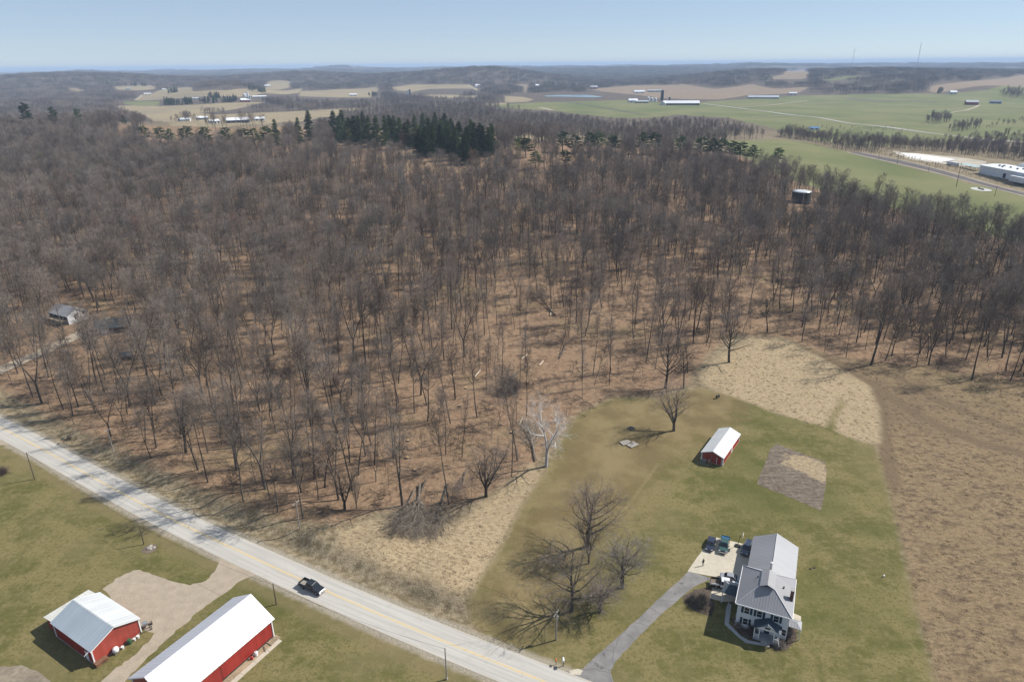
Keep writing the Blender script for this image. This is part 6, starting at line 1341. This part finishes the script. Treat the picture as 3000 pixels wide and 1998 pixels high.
place('pickup_truck', 'black pickup truck driving on the country road', 'pickup', C5([(362, 985)])[0], C5([(478, 1040)])[0], pickup, 5.9, pm=paint('black_paint', (0.012, 0.014, 0.018)), bedm=mat('grey_bed', (0.30, 0.275, 0.24), 0.8, 0.1, 5), zbase=0.04)
place('sedan_car', 'dark blue sedan parked at the far left of the pad', 'car', C7([(343, 80)])[0], C7([(303, 225)])[0], sedan, 4.8, pm=paint('navy_paint', (0.022, 0.026, 0.050)), zbase=0.025)
place('pickup_truck', 'green pickup with blue bed cover parked on the concrete pad', 'pickup', C7([(495, 90)])[0], C7([(463, 245)])[0], pickup, 5.3, pm=paint('green_paint', (0.035, 0.085, 0.075)), cover=mat('blue_cover', (0.03, 0.13, 0.30), 0.5), zbase=0.025)
place('suv_car', 'dark blue estate car half hidden beside the rear wing', 'car', C7([(770, 150)])[0], C7([(712, 265)])[0], sedan, 4.8, pm=paint('slate_paint', (0.03, 0.04, 0.065)), suv=True, zbase=0.025)
place('sedan_car', 'silver car parked nose towards the farmhouse', 'car', C7([(468, 525)])[0], C7([(655, 565)])[0], sedan, 4.5, pm=paint('silver_paint', (0.30, 0.31, 0.33)), zbase=0.025)
place('pickup_truck', 'white stake-bed pickup parked under the side porch', 'pickup', C7([(335, 592)])[0], C7([(640, 640)])[0], pickup, 5.7, pm=paint('white_paint', (0.72, 0.73, 0.75)), flat=True, z=1.0, zbase=0.025)
# ------------------------------------------------------------------ person on the pad
pp = Pz(*C7([(232, 418)])[0], 0.0)
pe = empty('person', (pp.x, pp.y, 0.022), R_(200)); tag(pe, 'person in dark clothes standing on the concrete pad', 'person')
jv = [(0, 0, .95), (0, 0, 1.15), (0, .01, 1.42), (0, 0, 1.52), (0, -.02, 1.62), (0, -.02, 1.73), (.20, 0, 1.42), (.27, .02, 1.14), (.24, -.12, .92), (.23, -.17, .85), (-.20, 0, 1.42), (-.27, .02, 1.14), (-.25, -.08, .90), (-.25, -.12, .82),
      (.10, 0, .90), (.13, -.03, .50), (.14, .03, .09), (.14, -.13, .04), (-.10, 0, .90), (-.12, .05, .50), (-.13, .12, .09), (-.13, -.04, .04)]
je = [(0, 1), (1, 2), (2, 3), (3, 4), (4, 5), (2, 6), (6, 7), (7, 8), (8, 9), (2, 10), (10, 11), (11, 12), (12, 13), (0, 14), (14, 15), (15, 16), (16, 17), (0, 18), (18, 19), (19, 20), (20, 21)]
jr = [.15, .14, .16, .06, .10, .085, .075, .05, .038, .035, .075, .05, .038, .035, .10, .07, .05, .045, .10, .07, .05, .045]
me = bpy.data.meshes.new('body'); me.from_pydata(jv, je, []); me.materials.append(mat('dark_clothes', (0.02, 0.022, 0.03), 0.9, 0.2, 8)); bo = link_mesh('body', me, pe)
sk = bo.modifiers.new('skin', 'SKIN'); sk.use_smooth_shade = True; bo.modifiers.new('sub', 'SUBSURF').levels = 1
for v, r in zip(me.skin_vertices[0].data, jr): v.radius = (r, r * .8)
me.skin_vertices[0].data[0].use_root = True
hm_ = mat('dark_hair', (0.03, 0.02, 0.015), 0.8); MB().lathe((0, -.01, 1.66), [(.09, 0), (.115, .06), (.10, .13), (.04, .165)], 10).build('hair', hm_, pe, smooth=True)
fc = mat('skin_tone', (0.45, 0.28, 0.2), 0.6); MB().lathe((0, -.075, 1.58), [(.03, 0), (.055, .05), (.05, .11), (.02, .14)], 8).build('face', fc, pe, smooth=True)
for s in (-1, 1):
    hb_ = MB(); base = Vector((s * .235, -.15 if s > 0 else -.11, .80)); hb_.box(base, (.035, .08, .10))
    for q in range(4): hb_.tube(base + Vector((0, -.032 + .021 * q, -.045)), base + Vector((0, -.045 + .02 * q, -.12 + .012 * abs(q - 1))), .010, .007, n=5)
    hb_.tube(base + Vector((0, -.04, .02)), base + Vector((0, -.085, -.03)), .011, .008, n=5); hb_.build('hand', fc, pe)
# ------------------------------------------------------------------ yard furniture
hp = Pz(*C7([(648, 200)])[0], 0.0); ho = empty('basketball_hoop', (hp.x, hp.y, 0.02), R_(-115)); tag(ho, 'portable basketball hoop at the pad edge beside the rear wing', 'basketball hoop')
MB().span((-.5, -.9, 0), (.5, .2, .25)).build('base', M_DARK, ho); MB().tube((0, -.4, .2), (0, 0, 3.1), .06).build('pole', M_DARK, ho); MB().box((0, .5, 3.2), (1.3, .05, .85)).build('backboard', M_TRIM, ho); MB().tube((0, 0, 2.9), (0, .5, 3.1), .04).build('arm', M_DARK, ho)
rg = MB()
for k in range(12): rg.tube((.23 * math.cos(k * .5236), .78 + .23 * math.sin(k * .5236), 3.0), (.23 * math.cos((k + 1) * .5236), .78 + .23 * math.sin((k + 1) * .5236), 3.0), .012, n=5)
rg.build('rim', mat('orange_rim', (.6, .15, .03), .5), ho)
def mailbox(label, px, m, s=1.0, post=M_WOOD, yaw=0.0):
    p = P1(*px); o = empty('mailbox', p, yaw); tag(o, label, 'mailbox'); o.scale = (s, s, s)
    MB().box((0, 0, .5), (.1, .1, 1.1)).build('post', post, o)
    MB().extrude([(-.14, 1.0), (.14, 1.0), (.14, 1.18), (.09, 1.29), (0, 1.33), (-.09, 1.29), (-.14, 1.18)], 'y', -.3, .3).build('box', m, o); MB().box((.16, .05, 1.25), (.02, .05, .16)).build('flag', mat('red_flag', (.5, .03, .03), .5), o)
mailbox('dark green mailbox at the left road edge by the wood', C4([(370, 192)])[0], mat('green_box', (.03, .09, .07), .5), 1.3)
mailbox('white mailbox by the road near the driveway mouth', (1650, 1950), M_TRIM, 1.3, M_DARK)
mailbox('small orange newspaper box left of the white mailbox', (1629, 1946), mat('orange_box', (.62, .16, .05), .5), 0.9)
# slabs, fire ring, drum
for k, (x, y, a) in enumerate(((196, 702, 20), (242, 716, 35))):
    p = P1(*C8([(x, y)])[0]); o = empty('plank_platform', (p.x, p.y, 0), R_(a)); tag(o, ('left', 'right')[k] + ' of two weathered plank platforms lying on the lawn', 'platform')
    for q in range(6): MB().span((-1.5, -1.1 + q * .37, .22), (1.5, -1.1 + q * .37 + .33, .30)).build('plank', mat('pale_plank', (.42, .38, .33), .9, .2, 4), o)
    for s in (-1, 1): MB().span((s * 1.3 - .06, -1.1, .0), (s * 1.3 + .06, 1.1, .215)).build('bearer', M_WOOD, o)
fp = P1(*C8([(233, 602)])[0]); fo = empty('fire_ring', fp); tag(fo, 'round stone fire ring under the leaning lawn tree', 'fire ring')
for k in range(14):
    a = k * 2 * math.pi / 14; MB().box((.95 * math.cos(a), .95 * math.sin(a), .13), (.3, .36, .26 + RND.uniform(-.05, .05)), rz=a + RND.uniform(-.2, .2)).build('stone', mat('fire_stone', (.17, .15, .13), .9, .3, 6), fo)
MB().lathe((0, 0, 0), [(.85, 0), (.8, .04), (.1, .07)], 14).build('ash', mat('ash', (.07, .065, .06), .95, .3, 6), fo)
dp = P1(*C8([(830, 392)])[0]); do = empty('barrel_grill', dp, .4); tag(do, 'black barrel grill at the top edge of the lawn', 'grill')
MB().tube((-.6, 0, .75), (.6, 0, .75), .38, n=16).build('drum', M_DARK, do, smooth=False)
for x in (-.45, .45):
    for s in (-1, 1): MB().tube((x, s * .25, 0), (x, s * .2, .5), .03).build('leg', M_DARK, do)
MB().tube((.3, 0, 1.1), (.3, 0, 1.6), .06).build('stack', M_DARK, do)
wpx = (2589, 1689); q = P1(*wpx); o = empty('wellhead', q); tag(o, 'white capped wellhead on the lawn right of the farmhouse', 'wellhead')
MB().tube((0, 0, -.1), (0, 0, .35), .14, n=12).build('casing', M_TRIM, o); MB().lathe((0, 0, .35), [(.18, 0), (.18, .07), (.08, .12)], 12).build('cap', M_TRIM, o)
q = P1(*C7([(1490, 450)])[0]); o = empty('septic_hatch', q, .3); tag(o, 'dark septic hatch pair on the lawn right of the rear wing', 'hatch')
for x in (-.5, .45): MB().lathe((x, 0, 0), [(.28, 0), (.28, .08), (.22, .11)], 12).build('lid', M_DARK, o)
hpile = P1(*C4([(862, 800)])[0]); o = empty('stone_heap', hpile); tag(o, 'small heap of stones in a bare ring on the left lawn', 'stone heap')
MB().lathe((0, 0, -.02), [(1.7, 0), (1.5, .05), (.1, .1)], 16).build('bare_ring', mat('ring_soil', (.17, .13, .10), .95, .25, 3), o)
for k in range(11):
    a = RND.uniform(0, 6.28); rr_ = RND.uniform(.1, .9); s = RND.uniform(.22, .5)
    MB().lathe((rr_ * math.cos(a), rr_ * math.sin(a), .03), [(s * .9, 0), (s, s * .3), (s * .7, s * .65), (s * .15, s * .8)], 7).build('stone', mat('heap_stone', (.40, .37, .32), .9, .25, 3), o)
# clutter along the barns
def barn_item(b, x, y): return local_pt(b, x, y)
q = barn_item(b1, 7.15, -0.9); o = empty('propane_tank', q, b1.rotation_euler.z); tag(o, 'small white fuel tank against the red gable wall', 'tank')
MB().lathe((0, 0, .25), [(.1, 0), (.5, .12), (.55, .4), (.55, .7), (.5, .95), (.1, 1.1)], 16).build('tank', M_TRIM, o, smooth=True); MB().span((-.4, -.4, 0), (.4, .4, .26)).build('stand', M_WOOD, o)
q = barn_item(b1, 7.15, 1.7); o = empty('green_barrel', q); tag(o, 'dark green barrel beside the red gable wall', 'barrel'); MB().lathe((0, 0, 0), [(.38, 0), (.42, .2), (.42, .75), (.38, .95), (.3, .97)], 14).build('drum', mat('barrel_green', (.05, .12, .06), .6, .2, 4), o); MB().lathe((0, 0, .97), [(.34, 0), (.34, .05), (.1, .06)], 14).build('lid', mat('barrel_green', (.05, .12, .06)), o)
for k, (yy, s) in enumerate(((.3, .3), (2.6, .26), (3.3, .3))):
    q = barn_item(b1, 7.2, yy); o = empty('white_bucket', q); tag(o, ('nearest', 'middle', 'farthest')[k] + ' white bucket by the red gable wall, counted from the fuel tank', 'bucket'); o.scale = (s / .3,) * 3
    MB().lathe((0, 0, 0), [(.22, 0), (.28, .55), (.26, .57)], 12).build('pail', M_TRIM, o); MB().tube((-.27, 0, .5), (.27, 0, .5), .015, n=5).build('handle', M_GALV, o)
q = barn_item(b1, 7.05, -3.6); o = empty('feed_bunk', q, b1.rotation_euler.z); tag(o, 'rusty brown feed trough at the red barn corner', 'trough')
MB().extrude([(-.45, .05), (.45, .05), (.5, .7), (.42, .7), (.38, .15), (-.38, .15), (-.42, .7), (-.5, .7)], 'y', -1.1, 1.1).build('trough', mat('rust', (.22, .11, .065), .8, .25, 3), o); MB().box((0, 0, .71), (.98, 2.2, .03)).build('lid', mat('rust', (.22, .11, .065)), o)
q = barn_item(b1, 5.9, 5.6); o = empty('farm_implement', q, .6); tag(o, 'old farm implement beside the barn, grey drum on a frame', 'implement')
MB().tube((-.5, 0, .9), (.5, 0, .9), .5, n=14).build('drum', M_GALV, o)
for x in (-.9, .9): MB().tube((x, -1.5, .2), (x, .8, .35), .05).build('frame_bar', M_DARK, o)
for y in (-1.4, -.7): MB().tube((-1.1, y, .25), (1.1, y, .25), .05).build('frame_bar', M_DARK, o)
for s in (-1, 1): MB().tube((s * 1.1, .2, .35), (s * 1.25, .2, .35), .35, n=12).build('wheel', M_TYRE, o)
q = local_pt(b2, 5.6, yN - .75); o = empty('white_drum', q); tag(o, 'white plastic drum beside the long red wall', 'drum'); MB().lathe((0, 0, .03), [(.3, 0), (.33, .1), (.33, .8), (.25, .92), (.08, .95)], 14).build('shell', M_TRIM, o); MB().lathe((0, 0, .97), [(.1, 0), (.08, .05)], 10).build('cap', M_DARK, o)
q = local_pt(b2, 4.6, yN - .7); o = empty('red_can', q); tag(o, 'red fuel can next to the white drum', 'can'); MB().span((-.25, -.18, .03), (.25, .18, .6)).build('can', mat('can_red', (.45, .03, .03), .5), o, bevel=.05); MB().tube((.1, 0, .6), (.25, 0, .8), .04).build('spout', M_TRIM, o)
for k, (x, y, a) in enumerate(((8.6, -.9, .3), (7.4, -1.1, -.2))):
    q = local_pt(b2, x, yN + y + .2); o = MB().box((0, 0, .1), (1.5, .2, .14)).build('timber', M_WOOD); o.location = q; o.rotation_euler = (0, 0, b2.rotation_euler.z + a + 1.2); tag(o, ('outer', 'inner')[k] + ' dark timber lying at the long barn corner', 'timber')
# ------------------------------------------------------------------ shrubs and brush
def bush_mesh(name, seed, R, H, n, w=.012, up=.7, bark=None):
    r = np.random.default_rng(seed); a = r.uniform(0, 6.28, n); el = np.abs(r.normal(0, .75, n)); d = np.stack([np.cos(a) * np.sin(el) * R, np.sin(a) * np.sin(el) * R, np.cos(el) * H], 1) * r.uniform(.65, 1.1, (n, 1))
    p0 = r.normal(0, .12 * R, (n, 3)); p0[:, 2] = 0; segs = [np.concatenate([p0, p0 + d * .6, np.full((n, 1), w * 2), np.full((n, 1), w)], 1)]
    b = p0 + d * .55
    for q in range(5):
        t = r.uniform(.3, 1, (n, 1)); s0 = p0 + d * t * .95; e = d * .28 + r.normal(0, .2, (n, 3)) * [R, R, H]; segs.append(np.concatenate([s0, s0 + e, np.full((n, 1), w), np.zeros((n, 1))], 1))
    tv, tf = tubes(segs[0][: n // 3], 3); wv, wf = ribbons(np.concatenate(segs), r)
    return np_mesh(name, np.concatenate([tv, wv]), [tf, wf + len(tv)], [M_BARK, M_TWIG], np.concatenate([np.zeros(len(tf), int), np.ones(len(wf), int)]))
def bush(label, px, R, H, n, seed, name='bare_shrub', z=None, m=None):
    p = P1(*px); e = empty(name, p, RND.uniform(0, 6)); tag(e, label, 'shrub'); link_mesh('branches', bush_mesh('bush', seed, R, H, n), e)
    return e
M_SHRUBDK = M_TWIG
bush('large round brown shrub at the driveway end', C7([(215, 870)])[0], 2.1, 2.4, 900, 1)
bush('low shrub left of the large round brown shrub', C7([(110, 820)])[0], 1.2, 1.3, 400, 2)
bush('brown shrub at the right front corner of the farmhouse', C7([(1200, 1230)])[0], 1.6, 2.2, 700, 3)
bush('low dark shrub beside the front porch steps', C7([(1120, 1350)])[0], 1.3, 1.2, 400, 4)
bush('dark shrub below the lower front window', C7([(640, 1120)])[0], 1.3, 1.3, 500, 5)
bush('dark shrub left of the front porch', C7([(790, 1180)])[0], 1.4, 1.5, 500, 6)
bush('bare brushy shrub at the left lawn edge', C4([(20, 370)])[0], 2.2, 2.0, 500, 7)
bush('pale grey bush inside the front clearing of the wood', (985, 1130), 3.0, 4.0, 600, 8)
bush('dark tangled thicket behind the white-barked tree', (1500, 1150), 4.5, 5.0, 1400, 9)
bush('dark low thicket in the left middle of the wood', (985, 1030), 5.0, 3.0, 800, 10)
bush('grey bush on the road bank beside the dark green mailbox', C4([(400, 170)])[0], 1.2, 1.4, 300, 12)
def felled(label, base, tip, mesh, natural, name='felled_tree', flat=0.5, lift=0.6):
    a, b = P1(*base), P1(*tip); d = (b - a); L = min(d.length, natural * 1.15); d.normalize(); x = Vector((0, 0, 1)).cross(d).normalized(); y = d.cross(x)
    e = empty(name); s = L / natural; M = Matrix((x, y, d)).transposed().to_4x4(); M.translation = a + Vector((0, 0, lift))
    e.matrix_world = M @ Matrix.Diagonal((s * 1.1, s * flat, s, 1)); tag(e, label, 'felled tree'); link_mesh('trunk', mesh[0], e); link_mesh('crown', mesh[1], e)
felled('big felled treetop fanned out on the straw grass', (1230, 1425), (1262, 1590), BIG['slash'], 17.0)
felled('second stem lying in the big felled treetop', (1246, 1415), (1222, 1560), BIG['slash'], 17.0)
felled('small forked felled top right of the big one', (1312, 1425), (1300, 1560), BIG['slash'], 17.0, flat=0.25)
felled('third stem spread at the left of the big felled treetop', (1215, 1440), (1185, 1560), BIG['slash'], 17.0)
felled('felled top leaning left of the forked corner tree', (1365, 1385), (1330, 1470), WOOD_PROTO[3], 22, flat=0.4)
felled('felled treetop beside the dark tangled thicket', (1545, 1075), (1420, 1150), WOOD_PROTO[1], 22)
felled('felled treetop in the middle clearing of the wood', (1515, 995), (1610, 1010), WOOD_PROTO[4], 22)
felled('felled top right of the middle clearing', (1640, 1050), (1700, 985), WOOD_PROTO[2], 22)
felled('fallen trunk along the wood corner by the white-barked tree', (1570, 1350), (1510, 1225), BIG['slash'], 17, flat=0.3)
felled('dark brush top at the far end of the clearing', (1625, 925), (1585, 865), WOOD_PROTO[6], 22, flat=0.9)
felled('fallen branches at the right wood edge above the straw', (2330, 975), (2420, 1000), WOOD_PROTO[0], 22)
felled('grey fallen top on the right wood edge', (2880, 1100), (2760, 1080), WOOD_PROTO[7], 22, flat=0.35)
felled('red-brown brush left of the wood corner tree', (1395, 1300), (1480, 1330), WOOD_PROTO[8], 22, flat=0.3)
M_CUT = mat('fresh_cut_wood', (.62, .42, .20), .8, .15, 4); M_PALELOG = mat('pale_log', (.55, .46, .35), .85, .15, 4)
STUMPS = [((1363, 1016), 'fresh pale stump nearest the middle of the thinned wood'), ((1378, 1061), 'small stump below the upper left stump'), ((1447, 976), 'stump at the top of the thinned clearing'), ((1365, 1138), 'stump halfway down the thinned wood'),
          ((1346, 1191), 'broad stump left of the dark thicket'), ((1499, 1268), 'lone stump left of the white-barked tree'), ((1196, 1292), 'upper of the left row of stumps'), ((1194, 1342), 'middle of the left row of stumps'), ((1216, 1378), 'stump at the butt of the big felled treetop')]
for k, (px, lb) in enumerate(STUMPS):
    p = P1(*px); o = empty('tree_stump', p, RND.uniform(0, 6)); tag(o, lb, 'stump'); r = RND.uniform(.35, .5)
    MB().lathe((0, 0, -.1), [(r * 1.35, 0), (r * 1.1, .2), (r, .5)], 12).build('bark', M_BARK, o); MB().lathe((0, 0, .4), [(r * .97, 0), (r * .95, .03), (.02, .04)], 12).build('cut_face', M_CUT, o)
LOGS = [((1527, 1053), (1545, 1040), .28, 'bright debarked log in the clearing'), ((1580, 1072), (1592, 1058), .25, 'short pale log right of the bright log'), ((1390, 1106), (1408, 1085), .3, 'pale split log left of the thin trees'), ((1522, 1243), (1531, 1224), .22, 'pale log behind the white-barked tree'), ((1612, 927), (1616, 908), .3, 'pale log leaning at the far brush top'), ((1105, 1140), (1120, 1136), .2, 'short log lying by the front clearing')]
for a, b, r, lb in LOGS:
    p, q = P1(*a), P1(*b); o = empty('log', p); tag(o, lb, 'log'); MB().tube((0, 0, r * .8), q - p + Vector((0, 0, r * .8)), r, r * .8, n=9).build('stem', M_PALELOG, o); d = (q - p).normalized(); MB().tube(Vector((0, 0, r * .8)) - d * .02, Vector((0, 0, r * .8)) + d * .01, r * .9, n=9).build('cut_face', M_CUT, o)
# ------------------------------------------------------------------ budding and rusty trees
BUD = tree_meshes('budding_tree', make_tree(701, H=14, base=.25, spread=4.8, nlimb=16, tr=.2, ntw=14, tw_w=.02), M_BARK, M_BUDTWIG); RUST = tree_meshes('rusty_tree', make_tree(702, H=17, base=.35, spread=5.0, nlimb=16, tr=.2, ntw=14, tw_w=.016), M_BARK, M_REDTWIG)
for k, (t, lb) in enumerate(((z1(1620, 610), 'yellow-green budding tree below the slim pine'), (z1(1870, 600), 'yellow-green budding tree below the spruce stand'), (z2(60, 590), 'pale green budding tree at the foot of the spruces'), (z2(1230, 705), 'greenish budding tree right of the spruce stand'), (z1(320, 755), 'greenish tree deep in the left wood'), (z1(210, 500), 'yellowish tree on the left hill slope'))):
    b = P1(t[0], t[1] + 34); put_tree('budding_tree', BUD, b, k * 1.3, 1.15, lb)
for k, (t, lb) in enumerate(((z1(2060, 560), 'rusty-brown tree below the left spruces'), (z1(430, 640), 'reddish tree on the left wood slope'), (z2(420, 640), 'rusty-brown tree in front of the spruce stand'), (z2(900, 760), 'rusty-brown tree below the spruce stand'), ((700, 690), 'reddish tree in the middle of the left wood'), ((420, 700), 'reddish tree above the wood house'))):
    b = P1(t[0], t[1] + 45); put_tree('rusty_tree', RUST, b, k * 1.1, 1.1, lb)
# far evergreens: copses in the valley
FE = [(z1(1200, 372), 7, 60), (z1(1310, 366), 4, 30), (z1(1415, 360), 3, 26), (z1(1475, 360), 2, 12), (z1(1490, 325), 3, 16), (z1(1445, 322), 2, 10), (z1(1560, 355), 3, 18), (z1(1620, 350), 3, 14), (z1(1185, 290), 4, 26), (z1(1770, 278), 6, 50), (z1(880, 215), 0, 0), (z2(1500, 250), 12, 120), (z2(290, 315), 9, 90), (z3(1775, 290), 2, 8), (z1(900, 240), 9, 200), (z2(230, 225), 8, 150)]
pts = []; 
for (c, n, sp) in FE:
    if n == 0: continue
    p = P1(*c)
    for q in range(n * 3): pts.append((p.x + RND.uniform(-sp, sp) * .6, p.y + RND.uniform(-6, 14)))
pts = np.array(pts)
scatter_object('distant_evergreens', 'dark evergreen copses scattered over the far valley', 'evergreens', np.stack([pts[:, 0], pts[:, 1], gz(pts[:, 0], pts[:, 1]) - 1.0], 1), rng.uniform(0, 6.28, len(pts)), rng.uniform(.6, 1.0, len(pts)), rng.integers(0, 4, len(pts)), [s[1] for s in (SPRUCE[0], SPRUCE[1], PINE[0], PINE[1])])
# ------------------------------------------------------------------ dry grass tussocks
def tussock(seed, n, R, H, w, ms):
    r = np.random.default_rng(seed); a = r.uniform(0, 6.28, n); rad = R * np.sqrt(r.uniform(0, 1, n)); p = np.stack([np.cos(a) * rad, np.sin(a) * rad, np.full(n, -.03)], 1)
    d = np.stack([np.cos(a) * .5 + r.normal(0, .35, n) + .25, np.sin(a) * .5 + r.normal(0, .35, n), r.uniform(.6, 1.1, n)], 1) * H; seg = np.concatenate([p, p + d * r.uniform(.6, 1.1, (n, 1)), np.full((n, 1), w), np.zeros((n, 1))], 1)
    v, f = ribbons(seg, r); return np_mesh('tussock', v, f, ms)
M_STRAW = bark_material('straw_blades', (.30, .235, .15), (.47, .385, .26), (.40, .32, .21)); M_DEADW = bark_material('dead_weed_blades', (.15, .11, .075), (.25, .185, .12), (.21, .152, .10))
TUS = [tussock(800 + k, 34, .45, .22, .04, M_STRAW) for k in range(2)] + [tussock(810 + k, 34, .42, .24, .035, M_DEADW) for k in range(2)]
def tus_points(poly, spacing, pick, smin, smax, thresh=None, seed=0):
    mn, mx = poly.min(0), poly.max(0); mn = np.maximum(mn, [-260, 60]); mx = np.minimum(mx, [330, 420]); n = int((mx[0] - mn[0]) * (mx[1] - mn[1]) / spacing ** 2)
    x = rng.uniform(mn[0], mx[0], n); y = rng.uniform(mn[1], mx[1], n); m = (poly_sdf(x, y, poly) > .2); x, y = x[m], y[m]
    m = waves(x, y, 9, seed) + .5 * waves(x, y, 3.5, seed + 1) > (thresh if thresh is not None else -9); x, y = x[m], y[m]
    return x, y, np.full(len(x), pick) + rng.integers(0, 2, len(x)), rng.uniform(smin, smax, len(x))
sets = [tus_points(WP['straw'], 1.5, 0, .35, 1.0), tus_points(WP['straw2'], 1.4, 0, .35, 1.0), tus_points(WP['straw'], 4.0, 2, .5, 1.2), tus_points(WP['straw2'], 3.6, 2, .5, 1.2), tus_points(WP['meadow'], 3.4, 0, .35, .9), tus_points(WP['meadow'], 2.0, 2, .35, 1.0)]
rx = rng.uniform(-150, 12, 9000); ry = rng.uniform(80, 190, 9000); rdd_ = road_dist(rx, ry); m = (rdd_ > 6.5) & (rdd_ < 26); rx, ry = rx[m], ry[m]
m = (poly_sdf(rx, ry, WP['lawn']) < 0) & (waves(rx, ry, 12, 44) > -.3); rx, ry = rx[m], ry[m]; sets.append((rx, ry, rng.integers(0, 4, len(rx)), rng.uniform(.5, 1.0, len(rx))))
tx_ = np.concatenate([s[0] for s in sets]); ty_ = np.concatenate([s[1] for s in sets]); ok = (np.abs(np.degrees(np.arctan2(tx_, ty_))) < 44) & (line_dist(tx_, ty_, TRK[0]) > 1.6) & (line_dist(tx_, ty_, TRK[1]) > 1.0) & (poly_sdf(tx_, ty_, WP['strip']) < 0)
tp = np.concatenate([s[2] for s in sets])[ok]; ts = np.concatenate([s[3] for s in sets])[ok]; tx_, ty_ = tx_[ok], ty_[ok]
scatter_object('dry_grass', 'tall dry straw and dead weeds of the meadow', 'grass', np.stack([tx_, ty_, gz(tx_, ty_)], 1), rng.normal(0, .8, len(tx_)), ts, tp, TUS)
print('tussocks', len(tx_))
# ------------------------------------------------------------------ haze
hb = MB(); hb.span((-60000, -20000, -40.0), (60000, 60000, 132.0))
hm = bpy.data.materials.new('haze'); hm.use_nodes = True
for n in list(hm.node_tree.nodes):
    if n.type != 'OUTPUT_MATERIAL': hm.node_tree.nodes.remove(n)
pv = hm.node_tree.nodes.new('ShaderNodeVolumePrincipled'); pv.inputs['Color'].default_value = (0.58, 0.75, 1.0, 1); pv.inputs['Density'].default_value = 9.0e-5; pv.inputs['Anisotropy'].default_value = 0.0
hm.node_tree.links.new(pv.outputs[0], hm.node_tree.nodes['Material Output'].inputs['Volume'])
haze = hb.build('haze', hm); tag(haze, 'thin blue haze over the far hills', 'haze', kind='stuff')
